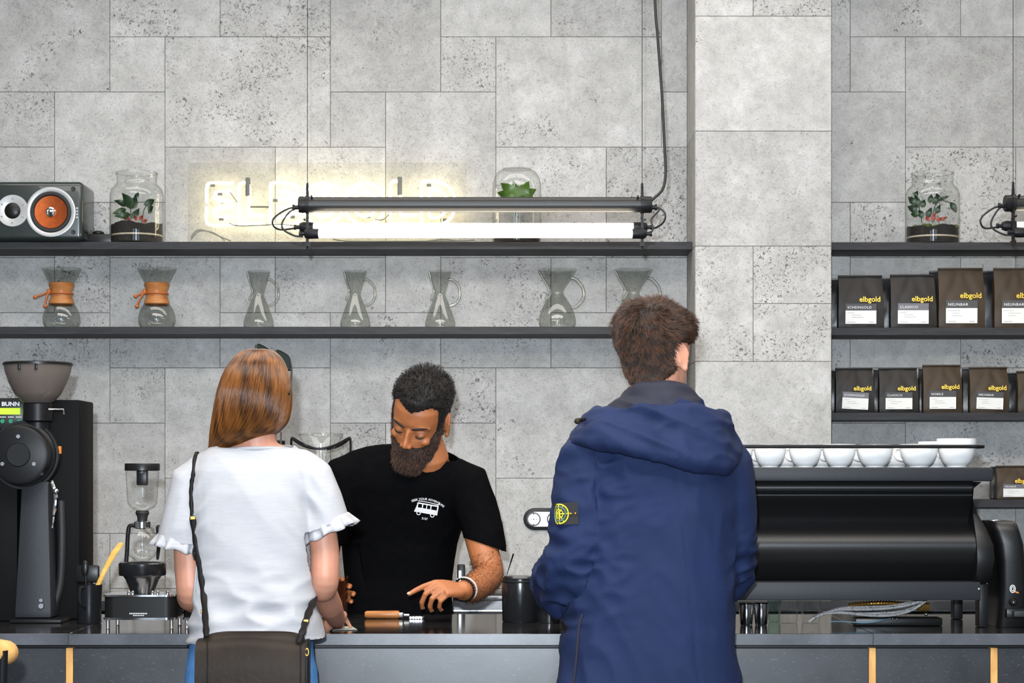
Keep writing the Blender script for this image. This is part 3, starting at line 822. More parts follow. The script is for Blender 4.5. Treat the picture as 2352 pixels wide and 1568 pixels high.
# ------------------------------------------------------------------ hourglass glass coffee makers
DC = 7.375
def revolve_shell(prof, c, t=0.0028, n=48):
    """glass wall with an outer and an inner face, open at the top"""
    pr = catmull([Vector((r, 0, z)) for r, z in prof], 5)
    out = [(max(p.x, 0.001), p.z) for p in pr]
    inn = [(max(p.x - t, 0.0008), p.z + (t if p.z < 0.006 else 0)) for p in pr]
    return G().lathe(out, c, n)
def coffee_maker_wood(px, label, flip):
    c = Vector((XX(px, DC), DC, S2 + 0.0006))
    t = thing('glass_coffee_maker', label, 'coffee maker', c, 'hourglass coffee makers with wooden collars')
    k = DC / F
    prof = [(0.002, 0.0), (30 * k, 0.0), (38 * k, 5 * k), (42.5 * k, 16 * k), (42 * k, 28 * k), (38 * k, 42 * k), (31 * k, 54 * k), (23 * k, 66 * k), (19.5 * k, 80 * k), (24 * k, 95 * k), (33 * k, 114 * k), (44 * k, 136 * k), (46 * k, 138 * k)]
    mk('glass_body', revolve_shell(prof, c), MT['chem'], t)
    col = [(22 * k, 55 * k), (27 * k, 54 * k), (29.5 * k, 57 * k), (28.5 * k, 63 * k), (24.5 * k, 72 * k), (24 * k, 80 * k), (24.5 * k, 88 * k), (28.5 * k, 97 * k), (29.5 * k, 102 * k), (27 * k, 105 * k), (23 * k, 104 * k)]
    cl = mk('wooden_collar', G().lathe(col, c, 40), MT['collar'], t)
    band = [c + Vector((25.2 * k * math.cos(a), 25.2 * k * math.sin(a), 80 * k)) for a in np.linspace(0, 2 * math.pi, 32, endpoint=False)]
    mk('leather_tie', G().tube(band, 2.2 * k, 8, closed=True), MT['leather_tie'], cl)
    y = DC - 0.03
    z0 = c.z
    kn = c + Vector((-26 * k, -0.02, 84 * k))
    g = G().ball(kn, (5 * k, 4 * k, 7 * k), 10, 8)
    if flip: e1, e2 = Vector((-46, -0.025, 73)), Vector((-43, -0.025, 50))
    else: e1, e2 = Vector((-57, -0.025, 71)), Vector((-34, -0.025, 50))
    for e in (e1, e2):
        q = c + Vector((e.x * k, e.y, e.z * k))
        mid = (kn + q) / 2 + Vector((-2 * k, -0.004, -2 * k))
        g.tube(catmull([kn, mid, q], 6), 2.2 * k, 8)
        g.ball(q, (5.0 * k, 4 * k, 4.2 * k), 10, 8)
    mk('tie_ends', g, MT['leather_tie'], cl)
    return t
coffee_maker_wood(141, 'hourglass glass coffee maker with wooden collar, leftmost on its shelf', False)
coffee_maker_wood(360, 'hourglass glass coffee maker with wooden collar under the left plant jar', True)
def coffee_maker_handle(px, label, big):
    c = Vector((XX(px, DC), DC, S2 + 0.0006)); k = DC / F
    t = thing('glass_coffee_maker', label, 'coffee maker', c, 'hourglass coffee makers with glass handles')
    if big:
        prof = [(0.002, 0.0), (34 * k, 0.0), (40 * k, 5 * k), (43 * k, 14 * k), (40 * k, 32 * k), (33 * k, 50 * k), (23 * k, 66 * k), (15 * k, 78 * k), (13.5 * k, 84 * k), (18 * k, 94 * k), (28 * k, 110 * k), (41 * k, 131 * k), (45 * k, 136 * k)]
        hp = [(31, 0, 117), (44, 0, 112), (58, 0, 94), (61, 0, 76), (55, 0, 62), (42, 0, 50), (33, 0, 48)]
        hr = 4.2
        sp = [(-43, -4, 133), (-34, -6, 116), (-22, -6, 95), (-20, -7, 84), (-26, -8, 70), (-24, -7, 62)]
    else:
        prof = [(0.002, 0.0), (29 * k, 0.0), (33 * k, 4 * k), (35 * k, 10 * k), (32 * k, 24 * k), (25 * k, 44 * k), (18 * k, 62 * k), (13 * k, 74 * k), (12 * k, 79 * k), (14 * k, 88 * k), (20 * k, 110 * k), (24 * k, 126 * k), (26 * k, 132 * k)]
        hp = [(17, 0, 112), (28, 0, 112), (42, 0, 98), (45, 0, 84), (44, 0, 70), (36, 0, 58), (22, 0, 52)]
        hr = 3.4
        sp = [(-25, -3, 130), (-21, -5, 112), (-15, -5, 92), (-14, -6, 82), (-20, -7, 68), (-18, -6, 64)]
    mk('glass_body', revolve_shell(prof, c), MT['chem'], t)
    mk('glass_handle', G().tube(catmull([c + Vector((x * k, y * k, z * k)) for x, y, z in hp], 8), hr * k, 12), MT['chem'], t)
    mk('pouring_channel', G().tube(catmull([c + Vector((x * k, y * k, z * k)) for x, y, z in sp], 6), 3.0 * k, 10), MT['chem'], t)
coffee_maker_handle(594, 'narrow glass-handled coffee maker, leftmost of the three narrow ones', False)
coffee_maker_handle(816, 'narrow glass-handled coffee maker, middle of the three narrow ones', False)
coffee_maker_handle(1011, 'narrow glass-handled coffee maker, rightmost of the three narrow ones', False)
coffee_maker_handle(1280, 'wide glass-handled coffee maker standing clear on the shelf', True)
coffee_maker_handle(1455, 'wide glass-handled coffee maker half hidden by the man in navy', True)

# ------------------------------------------------------------------ neon sign on a clear sheet
DN = 7.42
def PN(x, y, d=DN): return P(x, y, d)
sign = thing('neon_sign', 'glowing warm white neon letters ELBGOLD on a clear acrylic sheet', 'sign', PN(750, 555, DN) * 1.0)
ax0, ax1 = XX(431, DN), XX(1071, DN)
mk('acrylic_sheet', G().box(ax0, ax1, DN + 0.012, DN + 0.018, S1 + 0.0006, ZZ(373, DN)), MT['acrylic'], sign, smooth=False)
def arc(cx, cy, rx, ry, a0, a1, n=28):
    return [(cx + rx * math.cos(math.radians(a0 + (a1 - a0) * i / n)), cy - ry * math.sin(math.radians(a0 + (a1 - a0) * i / n))) for i in range(n + 1)]
def rnd(pts, n=3): return pts
LET = {
 'E': [[(536, 420), (486, 420), (475, 428), (474, 466)], [(474, 474), (474, 506), (484, 516), (538, 516)], [(534, 439), (500, 440), (493, 448), (495, 458), (528, 461), (532, 468), (528, 475), (496, 479), (492, 488), (498, 497), (538, 498)]],
 'L': [[(608, 514), (556, 514), (549, 508), (549, 430), (554, 421), (561, 419), (568, 422), (572, 430), (572, 488), (578, 493), (608, 494)]],
 'B': [[(621, 466), (621, 428), (627, 420), (660, 420), (680, 428), (685, 442), (680, 456), (668, 464)], [(621, 470), (621, 508), (628, 516), (664, 516), (684, 508), (690, 492), (684, 476), (670, 466)], [(640, 438), (660, 438), (667, 447), (660, 456), (640, 456)], [(640, 477), (662, 477), (670, 487), (662, 497), (640, 497)]],
 'G': [arc(742, 468, 46, 48, 30, 350), arc(742, 468, 27, 29, 30, 330), [(788, 476), (788, 468), (744, 468), (744, 482), (766, 482)]],
 'O': [arc(838, 468, 46, 48, 100, 445), arc(838, 468, 27, 29, 100, 440)],
 'l': [[(957, 514), (904, 514), (897, 508), (897, 428), (901, 418), (908, 415), (916, 418), (920, 428), (920, 488), (926, 493), (957, 494)]],
 'D': [[(968, 516), (968, 428), (975, 416), (1004, 416), (1030, 428), (1043, 450), (1045, 472), (1038, 496), (1020, 512), (996, 516), (972, 516)], [(986, 500), (986, 440), (992, 434), (1008, 436), (1022, 450), (1026, 470), (1020, 488), (1006, 498), (990, 499)]],
}
for key, strokes in LET.items():
    g = G()
    for st in strokes:
        pts = [PN(x, y, DN) for x, y in st]
        g.tube(catmull(pts, 4) if len(st) < 20 else pts, 0.0048, 10)
    mk('neon_letter', g, MT['neon'], sign)
# tube supports, electrode sleeves and leads
for (x0, y0, x1, y1) in ((564, 408, 574, 450), (913, 406, 923, 448)):
    mk('electrode_sleeve', G().box(XX(x0, DN), XX(x1, DN), DN - 0.006, DN + 0.011, ZZ(y1, DN), ZZ(y0, DN)), MT['grey_clip'], sign, bevel=0.002)
mk('jumper', G().tube([PN(573, 475), PN(621, 475)], 0.0035, 8), MT['grey_clip'], sign)
for x, y in ((505, 445), (508, 503), (672, 498), (632, 460), (845, 497), (1022, 505), (488, 425), (985, 425)):
    mk('tube_clip', G().box(XX(x, DN) - 0.008, XX(x, DN) + 0.008, DN - 0.002, DN + 0.0119, ZZ(y + 3, DN), ZZ(y - 3, DN)), MT['grey_clip'], sign, smooth=False)
for pts in ([(526, 512), (545, 518), (600, 517), (640, 515), (680, 518)], [(438, 550), (455, 532), (475, 530), (495, 536), (516, 552)], [(438, 545), (450, 530), (468, 528), (500, 540), (530, 553)], [(862, 504), (880, 504), (894, 492)], [(528, 440), (536, 452), (546, 465)], [(765, 549), (785, 552), (830, 554), (1040, 553), (1090, 551)], [(980, 553), (1020, 549), (1050, 553)]):
    mk('lead_wire', G().tube(catmull([PN(x, y, DN - 0.01) for x, y in pts], 6), 0.0022, 8), MT['cable_grey'], sign)

# ------------------------------------------------------------------ hanging tube lamp
DL = 6.30
def hang_lamp(label):
    PL = lambda x, y, d=DL: P(x, y, d)
    k = DL / F
    root = thing('hanging_tube_lamp', label, 'lamp', PL(1092, 470), 'black hanging tube lamps')
    zc_ = ZZ(470, DL)
    hs = mk('housing', G().lathe([(0.001, XX(690, DL)), (17.5 * k, XX(690, DL)), (17.5 * k, XX(1494, DL)), (0.001, XX(1494, DL))], (0, DL, zc_), 32, 'X'), MT['black_satin'], root)
    for xa, xb in ((686, 708), (1474, 1497)):
        mk('end_cap', G().lathe([(0.001, XX(xa, DL)), (17 * k, XX(xa, DL)), (19 * k, XX(xa + 2, DL)), (19 * k, XX(xb - 4, DL)), (18 * k, XX(xb, DL)), (0.001, XX(xb, DL))], (0, DL, zc_), 32, 'X'), MT['black_metal'], hs)
    for xb, sg in ((706, -1), (1475, 1)):
        g = G().lathe([(18 * k, XX(xb - 4, DL)), (21 * k, XX(xb - 4, DL)), (21 * k, XX(xb + 4, DL)), (18 * k, XX(xb + 4, DL))], (0, DL, zc_), 32, 'X')
        g.box(XX(xb - 3, DL), XX(xb + 3, DL), DL - 0.004, DL + 0.004, ZZ(452, DL), ZZ(436, DL))
        g.box(XX(xb - 3, DL), XX(xb + 3, DL), DL - 0.006, DL + 0.006, ZZ(560, DL), ZZ(487, DL))
        g.box(XX(xb - 5, DL), XX(xb + 5, DL), DL - 0.012, DL + 0.012, ZZ(566, DL), ZZ(556, DL))
        g.tube([PL(xb, 560), PL(xb, 574)], 0.003, 8)
        br = mk('bracket', g, MT['black_metal'], root, bevel=0.0)
        mk('wire_grip', G().capsule([PL(xb, 445), PL(xb, 422)], [0.0048, 0.0034], 10), MT['black_metal'], br)
        mk('suspension_wire', G().tube([PL(xb, 424), (XX(xb, DL), DL, CEIL - 0.002)], 0.0011, 6), MT['rubber'], br)
        for bx_, by_ in ((xb - 2 * sg, 500), (xb + sg * 6, 505), (xb - 10 * sg, 452)):
            mk('bolt', G().lathe([(0.001, -0.012), (0.0035, -0.012), (0.0035, 0.0), (0.001, 0.0)], PL(bx_, by_, DL - 0.012), 8, 'Y'), MT['black_metal'], br)
        mk('gland', G().lathe([(0.001, 0), (5 * k, 0), (5 * k, sg * 8 * k), (7 * k, sg * 8 * k), (7 * k, sg * 13 * k), (0.001, sg * 13 * k)], PL(xb + sg * 21, 476), 12, 'X'), MT['black_metal'], br)
    for (yc, dd, xl, xr) in ((519, 0.03, 716, 1458), (539, -0.028, 732, 1453)):
        c = (0, DL + dd, ZZ(yc, DL))
        mk('fluorescent_tube', G().lathe([(9.3 * k, XX(xl, DL)), (9.3 * k, XX(xr, DL))], c, 20, 'X'), MT['tube_glow'], root)
        for xe, sg in ((xl, -1), (xr, 1)):
            sk = mk('tube_socket', G().lathe([(0.001, XX(xe - sg * 2, DL)), (11.5 * k, XX(xe - sg * 2, DL)), (12 * k, XX(xe + sg * 22, DL)), (9 * k, XX(xe + sg * 30, DL)), (0.001, XX(xe + sg * 30, DL))], c, 24, 'X'), MT['black_metal'], root)
            mk('gland', G().lathe([(0.001, 0), (4.5 * k, 0), (4.5 * k, sg * 8 * k), (6 * k, sg * 8 * k), (6 * k, sg * 13 * k), (0.001, sg * 13 * k)], (XX(xe + sg * 30, DL), DL + dd, c[2]), 12, 'X'), MT['black_metal'], sk)
    loops = [[(680, 477, 0), (660, 480, -.01), (632, 498, -.02), (626, 514, -.02), (642, 527, 0), (680, 524, .03)], [(678, 478, 0), (662, 490, -.02), (648, 512, -.03), (652, 528, -.03), (676, 541, -.03), (696, 543, -.028)],
             [(1502, 476, 0), (1515, 478, -.01), (1528, 492, -.02), (1524, 510, -.01), (1508, 522, .01), (1496, 524, .03)], [(1502, 477, 0), (1514, 482, -.02), (1496, 504, -.03), (1500, 525, -.03), (1490, 540, -.03)]]
    for lp in loops:
        mk('cable_loop', G().tube(catmull([PL(x, y, DL + dd) for x, y, dd in lp], 8), 0.0030, 8), MT['rubber'], root)
    mk('power_cable', G().tube(catmull([PL(1488, 470), PL(1500, 457), PL(1522, 434), PL(1529, 395), PL(1526, 330), PL(1520, 210), PL(1511, 90), PL(1503, -40), Vector((XX(1490, DL), DL, CEIL - 0.002))], 10), 0.0046, 10), MT['rubber'], root)
    return root
lamp = hang_lamp('black hanging lamp with two glowing tubes, whole in the middle')
copy_tree(lamp, lamp.location + Vector((XX(1176 + 1621, DL), 0, 3 * DL / F)), None, 'black hanging tube lamp cut off by the right picture edge')

# ------------------------------------------------------------------ coffee bags
def coffee_bag(d, xl, xr, yt, zb, label, paper, title, lab, yaw=0.0, tilt=0.0, behind=False, group='coffee bags on the right shelves'):
    x0, x1 = XX(xl, d), XX(xr, d); cx = (x0 + x1) / 2; hw = (x1 - x0) / 2
    h = ZZ(yt, d) - zb - 0.001
    root = thing('coffee_bag', label, 'coffee bag', (cx, d, zb + 0.0006), group)
    dep = 0.034
    # body: flat bottom, swelling front, pinched to a folded top
    rows = [(0.0, 0.97, 1.0), (0.03, 1.0, 1.05), (0.14, 1.0, 1.08), (0.25, 1.0, 1.09), (0.38, 0.995, 1.06), (0.5, 0.99, 1.0), (0.60, 0.985, 0.92), (0.70, 0.98, 0.80), (0.79, 0.975, 0.64), (0.88, 0.97, 0.44), (0.97, 0.96, 0.26), (1.0, 0.95, 0.22)]
    n = 18
    rings = []
    for (u, wf, df) in rows:
        ring = []
        z = zb + 0.0008 + u * h
        yb = d + dep          # back stays upright
        for i in range(n + 1):
            t = -1 + 2 * i / n
            yf = d + dep - dep * 2 * df * 0.5 - dep * 0.5 * df * (1 - abs(t) ** 3) * 0.35
            jig = 0.0030 * nz((t * 2.2 + xl * 0.1, u * 4, xl * 0.37), 1.0)
            # slack paper: diagonal creases run from the top corners into the filled belly
            vf = abs(abs(t) - (1 - u) * 1.25)
            jig += 0.0042 * max(0, 1 - vf / 0.22) * min(1, u * 3) * (1 if u < 0.97 else 0.2) - 0.003 * max(0, u - 0.55) * (1 - abs(t)) * 2
            ring.append((cx + t * hw * wf, yf + jig, z))
        for i in range(n, -1, -1):
            t = -1 + 2 * i / n
            ring.append((cx + t * hw * wf, yb, z))
        rings.append(ring)
    body = mk('bag_body', G().loft(rings), MT[paper], root, angle=30)
    # rolled-down fold with side gussets
    mk('folded_top', G().box(cx - hw * 0.97, cx + hw * 0.97, d + dep - 0.017, d + dep - 0.001, zb + h * 0.985, zb + h + 0.003), MT[paper], root, bevel=0.0015)
    for sg in (-1, 1):
        mk('gusset', G().loft([[(cx + sg * hw * 1.0, d + 0.004, zb + 0.004), (cx + sg * hw * 1.0, d + dep - 0.002, zb + 0.004), (cx + sg * hw * 1.012, d + dep - 0.002, zb + 0.004)],
                               [(cx + sg * hw * 0.985, d + 0.016, zb + h * 0.8), (cx + sg * hw * 0.985, d + dep - 0.002, zb + h * 0.8), (cx + sg * hw * 1.0, d + dep - 0.002, zb + h * 0.8)]]), MT[paper], root)
    if behind: return root
    yl = d - dep * 0.24
    def front_y(u):      # the front wall leans back upwards
        return d + dep - dep * interp([(a, c) for a, b, c in rows], u)[0] * 1.18 - 0.0028
    def plane(x, z, ry=0.0):
        u0 = (z - zb) / h
        sl = (front_y(min(u0 + 0.12, 1)) - front_y(u0)) / (0.12 * h)
        return Matrix.Translation((x, front_y(u0) - 0.001, z)) @ Matrix.Rotation(ry, 4, 'Y') @ Matrix.Rotation(-math.atan(sl) , 4, 'X')
    lx0 = cx - hw * 0.72; lw = hw * 1.36; lh = h * 0.38
    if lab is not None:
        zl = zb + h * 0.08
        ry = tilt
        M = plane(cx - hw * 0.04, zl, ry)
        w2 = lw / 2
        lb = G().box(-w2, w2, -0.0006, 0.0, 0.0, lh * 0.66).xf(M)
        ll = mk('paper_label', lb, MT['label_white'], root, smooth=False)
        lb2 = G().box(-w2, w2, -0.0006, 0.0, lh * 0.665, lh).xf(M)
        mk('label_band', lb2, MT[lab], ll, smooth=False)
        tg = text_geo(title, lh * 0.17, (0, 0, 0), 0.0001, sx=1.05, spacing=1.12).xf(M @ Matrix.Translation((-w2 * 0.88, -0.0009, lh * 0.76)))
        mk('label_title', tg, MT['white'], ll, smooth=False)
        g = G()
        for q in range(4):
            zq = lh * (0.54 - 0.11 * q); ww = w2 * (0.45 + 0.5 * ((q * 7 + int(xl)) % 3) / 3)
            if q == 3: g.box(-w2 * 0.88, -w2 * 0.35, -0.0009, -0.0006, lh * 0.07, lh * 0.085); g.box(w2 * 0.5, w2 * 0.85, -0.0009, -0.0006, lh * 0.07, lh * 0.09)
            else: g.box(-w2 * (0.88 if q == 0 else 0.6), -w2 * (0.88 if q == 0 else 0.6) + ww, -0.0009, -0.0006, zq, zq + lh * 0.012)
        mk('small_print', g.xf(M), MT['ink'], ll, smooth=False)
    zt = zb + h * 0.50
    M = plane(cx - hw * 0.10, zt)
    g = text_geo('elbgold', hw * 0.33, (0, 0, 0), 0.0001, bold=hw * 0.005, sx=0.98).xf(M @ Matrix.Translation((0, -0.0008, 0)))
    mk('gold_logo', g, MT['gold'], root, smooth=False)
    return root
DB = 7.305
row1 = [(1926, 2030, 632, 'bag_dark', 'SCHEINGOLD', 'label_grey', 'dark coffee bag labelled SCHEINGOLD, next to the pillar on the upper row'),
        (2046, 2150, 630, 'bag_dark', 'CLASSICO', 'label_grey2', 'dark coffee bag second from the pillar on the upper row'),
        (2156, 2262, 615, 'bag_brown', 'NEUNBAR', 'label_grey', 'tall brown coffee bag third from the pillar on the upper row'),
        (2284, 2392, 615, 'bag_brown', 'NEUNBAR', 'label_grey', 'tall brown coffee bag cut off at the right edge, upper row')]
for xl, xr, yt, pp, tt, lb, la in row1: coffee_bag(DB, xl, xr, yt, R2, la, pp, tt, lb)
row2 = [(1920, 2008, 845, 'bag_dark', 'SCHEINGOLD', 'label_grey2', 'dark coffee bag with tilted label next to the pillar, lower row', 0.05),
        (2020, 2110, 845, 'bag_dark', 'CLASSICO', 'label_grey', 'dark coffee bag labelled CLASSICO in the lower row', 0),
        (2121, 2210, 838, 'bag_brown', 'NOBILE', 'label_grey', 'brown coffee bag labelled NOBILE in the lower row', 0),
        (2228, 2318, 843, 'bag_brown', 'NEUNBAR', 'label_grey', 'brown coffee bag labelled NEUNBAR in the lower row', 0.03),
        (2338, 2428, 852, 'bag_brown', 'NEUNBAR', 'label_grey', 'brown coffee bag mostly cut off at the right edge, lower row', 0)]
for xl, xr, yt, pp, tt, lb, la, tl in row2: coffee_bag(DB, xl, xr, yt, R3, la, pp, tt, lb, tilt=tl)
coffee_bag(DB, 2290, 2378, 1070, R4, 'brown coffee bag on the low shelf behind the espresso machine', 'bag_brown', 'NEUNBAR', 'label_grey2')
# second bags standing behind the front ones
DB2 = 7.40
BH = 'dark coffee bags half hidden behind the front bags'
for xl, xr, yt, z, la in ((1908, 2010, 640, R2, 'dark bag behind the SCHEINGOLD bag on the upper row'), (2016, 2118, 638, R2, 'dark bag hidden behind the second upper bag'), (2136, 2240, 622, R2, 'black bag behind the third upper bag'), (2248, 2352, 622, R2, 'black bag behind the right-edge upper bag'),
                          (1910, 2000, 850, R3, 'dark bag behind the tilted-label bag on the lower row'), (2008, 2098, 848, R3, 'dark bag behind the CLASSICO bag of the lower row'), (2112, 2200, 846, R3, 'black bag behind the NOBILE bag'), (2212, 2300, 846, R3, 'black bag behind the NEUNBAR bag of the lower row'), (2310, 2400, 856, R3, 'black bag at the right edge behind the lower row'),
                          (2278, 2366, 1072, R4, 'black bag behind the brown bag on the low shelf')):
    coffee_bag(DB2, max(xl, 1908), xr, yt, z, la, 'bag_black', '', None, behind=True, group=BH)

# ------------------------------------------------------------------ wall socket
so = thing('wall_socket', 'black oval double power socket with white inserts on the tiled wall', 'socket', P(1248, 1191, WALL - TH))
ys = WALL - TH - 0.0006
def stadium(x0, x1, y0, y1, d, inset=0):
    cz = ZZ((y0 + y1) / 2, d); r = (y1 - y0) / 2 * d / F - inset
    a0 = XX(x0, d) + r + inset; a1 = XX(x1, d) - r - inset
    return [(a1 + r * math.cos(t), cz + r * math.sin(t)) for t in np.linspace(-math.pi / 2, math.pi / 2, 14)] + [(a0 + r * math.cos(t), cz + r * math.sin(t)) for t in np.linspace(math.pi / 2, 3 * math.pi / 2, 14)]
mk('frame', G().prism(stadium(1202, 1300, 1166, 1217, ys), ys, ys - 0.008, 'Y'), MT['black_plastic'], so, bevel=0.002)
mk('plate', G().box(XX(1226, ys), XX(1272, ys), ys - 0.0095, ys - 0.008, ZZ(1209, ys), ZZ(1175, ys)), MT['porcelain'], so, bevel=0.0006, segs=1)
for cx_ in (1226, 1272):
    c = P(cx_, 1192, ys - 0.0095)
    rim = mk('socket_rim', G().lathe([(0.0208, 0.001), (0.0258, 0.001), (0.0258, -0.002), (0.0208, -0.002)], c, 32, 'Y'), MT['black_plastic'], so)
    mk('socket_well', G().lathe([(0.001, -0.0008), (0.0205, -0.0008), (0.0205, 0.0008), (0.001, 0.0008)], c, 32, 'Y'), MT['porcelain'], so)
    for dx in (-0.0095, 0, 0.0095):
        mk('pin_hole', G().lathe([(0.001, -0.0016), (0.0024, -0.0016), (0.0024, 0), (0.001, 0)], c + Vector((dx, 0, 0)), 12, 'Y'), MT['rubber'], so)
    for dz in (-0.019, 0.019):
        mk('earth_clip', G().box(c.x - 0.0022, c.x + 0.0022, c.y - 0.0022, c.y, c.z + dz - 0.002, c.z + dz + 0.002), MT['rubber'], so, smooth=False)
# ------------------------------------------------------------------ left coffee grinder with round burr housing
ZC = CT + 0.0006
DG = 5.93
def PX(px, d): return XX(px, d)
gr = thing('coffee_grinder', 'tall black bulk coffee grinder with smoked bowl hopper at left edge', 'coffee grinder', (XX(70, DG), DG, CT))
DR = 6.02
mk('rear_cabinet', G().box(XX(-120, DR), XX(183, DR), DR, 6.22, ZC, ZZ(918, DR)), MT['black_matte'], gr, bevel=0.006)
mk('control_panel', G().box(XX(-110, DR), XX(62, DR), DR - 0.012, DR - 0.0005, ZZ(986, DR), ZZ(914, DR)), MT['black_plastic'], gr, bevel=0.004)
cp = G(); 
lg = text_geo('BUNN', 0.0165, (XX(6, DR), DR - 0.0128, ZZ(932, DR)), 0.0002, bold=0.0006, sx=1.15)
mk('maker_lettering', lg, MT['white'], gr, smooth=False)
mk('display', G().box(XX(2, DR), XX(49, DR), DR - 0.014, DR - 0.0121, ZZ(952, DR), ZZ(937, DR)), MT['lcd'], gr, bevel=0.0008, segs=1)
g = G()
for i in range(3):
    for q in range(4): g.box(XX(3 + i * 18 + q * 3.4, DR), XX(5.4 + i * 18 + q * 3.4, DR), DR - 0.0126, DR - 0.0121, ZZ(959, DR), ZZ(956.5, DR))
mk('key_captions', g, MT['white'], gr, smooth=False)
for x in (6, 25, 45):
    mk('key', G().lathe([(0.001, -0.003), (0.0062, -0.003), (0.0068, 0.0), (0.001, 0)], P(x, 967, DR - 0.0121), 16, 'Y'), MT['btn_green'], gr)
# burr housing
c = P(42, 1044, 5.86)
k = 5.86 / F
hz = mk('burr_housing', G().lathe([(0.001, 0.0), (60 * k, 0.0), (67 * k, 0.004), (68 * k, 0.012), (68 * k, 0.055), (74 * k, 0.06), (74 * k, 0.12), (68 * k, 0.16), (0.001, 0.16)], c, 48, 'Y'), MT['black_metal'], gr)
mk('centre_cap', G().lathe([(0.001, -0.003), (26 * k, -0.003), (28 * k, 0.0), (28 * k, 0.001), (0.001, 0.001)], c, 36, 'Y'), MT['black_plastic'], hz)
for a in (90, 210, 330):
    mk('bolt', G().lathe([(0.001, -0.003), (4.5 * k, -0.003), (5 * k, 0.0), (0.001, 0.0)], c + Vector((42 * k * math.cos(math.radians(a)), 0, 42 * k * math.sin(math.radians(a)))), 12, 'Y'), MT['steel'], hz)
mk('adjuster_ring', G().lathe([(75 * k, 0.07), (80 * k, 0.07), (80 * k, 0.11), (75 * k, 0.11)], c, 40, 'Y'), MT['black_plastic'], hz)
mk('red_mark', G().box(c.x + 76 * k, c.x + 82 * k, c.y + 0.085, c.y + 0.10, c.z + 0.004, c.z + 0.026), MT['orange'], hz, smooth=False)
# chute column
DQ = 5.90
poly = lambda y0, y1: None
rings = []
for (py, xl, xr, yd) in ((1425, 33, 116, 5.905), (1402, 33, 116, 5.905), (1300, 38, 113, 5.91), (1180, 42, 108, 5.92), (1105, 44, 105, 5.93)):
    z = ZZ(py, DQ) if py < 1425 else ZC + 0.012
    rings.append([(XX(xl, DQ), yd, z), (XX(xr, DQ), yd, z), (XX(xr, DQ), yd + 0.11, z), (XX(xl, DQ), yd + 0.11, z)])
mk('chute_column', G().loft(rings), MT['grey_panel'], gr, bevel=0.004)
mk('side_shroud', G().box(XX(-110, DQ), XX(32, DQ), 5.94, 6.015, ZC, ZZ(1090, DQ)), MT['black_matte'], gr, bevel=0.004)
for (x, y, r) in ((95, 1378, 5.5), (95, 1391, 7.5)):
    mk('switch', G().lathe([(0.001, -0.006), (r * k * 0.8, -0.006), (r * k, -0.002), (r * k, 0.0), (0.001, 0.0)], P(x, y, 5.9045), 16, 'Y'), MT['steel'], gr)
mk('base_plate', G().box(XX(22, 5.86), XX(140, 5.86), 5.86, 6.01, ZC, ZC + 0.010), MT['black_metal'], gr, bevel=0.002)
mk('bag_lever', G().tube(catmull([P(118, 1105, 5.95), P(128, 1140, 5.93), P(124, 1180, 5.93), P(120, 1210, 5.95)], 6), 0.006, 8), MT['chrome'], gr)
mk('lever_knob', G().ball(P(128, 1128, 5.92), 0.009, 14, 10), MT['steel'], gr)
mk('side_hose', G().tube(catmull([P(140, 1150, 6.0), P(142, 1250, 5.99), P(138, 1340, 5.99), P(124, 1392, 5.99), P(122, 1412, 6.0)], 6), 0.012, 10), MT['rubber'], gr)
# hopper
DHp = 5.95
k = DHp / F
hc_ = (XX(87, DHp), DHp, 0)
hp = mk('hopper_bowl', G().lathe([(30 * k, ZZ(926, DHp)), (38 * k, ZZ(921, DHp)), (52 * k, ZZ(905, DHp)), (65 * k, ZZ(880, DHp)), (74 * k, ZZ(855, DHp)), (77.5 * k, ZZ(836, DHp))], hc_, 48), MT['smoke'], gr)
mk('hopper_lid', G().lathe([(0.001, ZZ(832, DHp)), (76 * k, ZZ(832, DHp)), (79 * k, ZZ(834, DHp)), (79 * k, ZZ(839, DHp)), (76 * k, ZZ(839, DHp)), (0.001, ZZ(836, DHp))], hc_, 48), MT['black_plastic'], hp)
mk('coffee_beans', G().lathe([(0.001, ZZ(924, DHp)), (34 * k, ZZ(922, DHp)), (46 * k, ZZ(908, DHp)), (20 * k, ZZ(904, DHp)), (0.001, ZZ(902, DHp))], hc_, 32), pmat('roasted beans', srgb(60, 30, 16), 0.5, var=0.5, vscale=120, bump=0.8, bscale=110), hp, kind='stuff')
for x in (45, 84):
    mk('lid_clip', G().box(XX(x - 3, 5.86), XX(x + 3, 5.86), DHp - 78 * k, DHp - 70 * k, ZZ(853, DHp), ZZ(838, DHp)), MT['black_plastic'], hp, bevel=0.001)
mk('hopper_neck', G().lathe([(0.001, ZZ(986, DHp)), (26 * k, ZZ(986, DHp)), (26 * k, ZZ(970, DHp)), (34 * k, ZZ(966, DHp)), (34 * k, ZZ(928, DHp)), (30 * k, ZZ(924, DHp)), (0.001, ZZ(924, DHp))], hc_, 32), MT['black_metal'], gr)
mk('shutter_lever', G().tube([P(112, 940, 5.9), P(146, 940, 5.9), P(146, 952, 5.9)], 0.003, 8), MT['chrome'], gr)

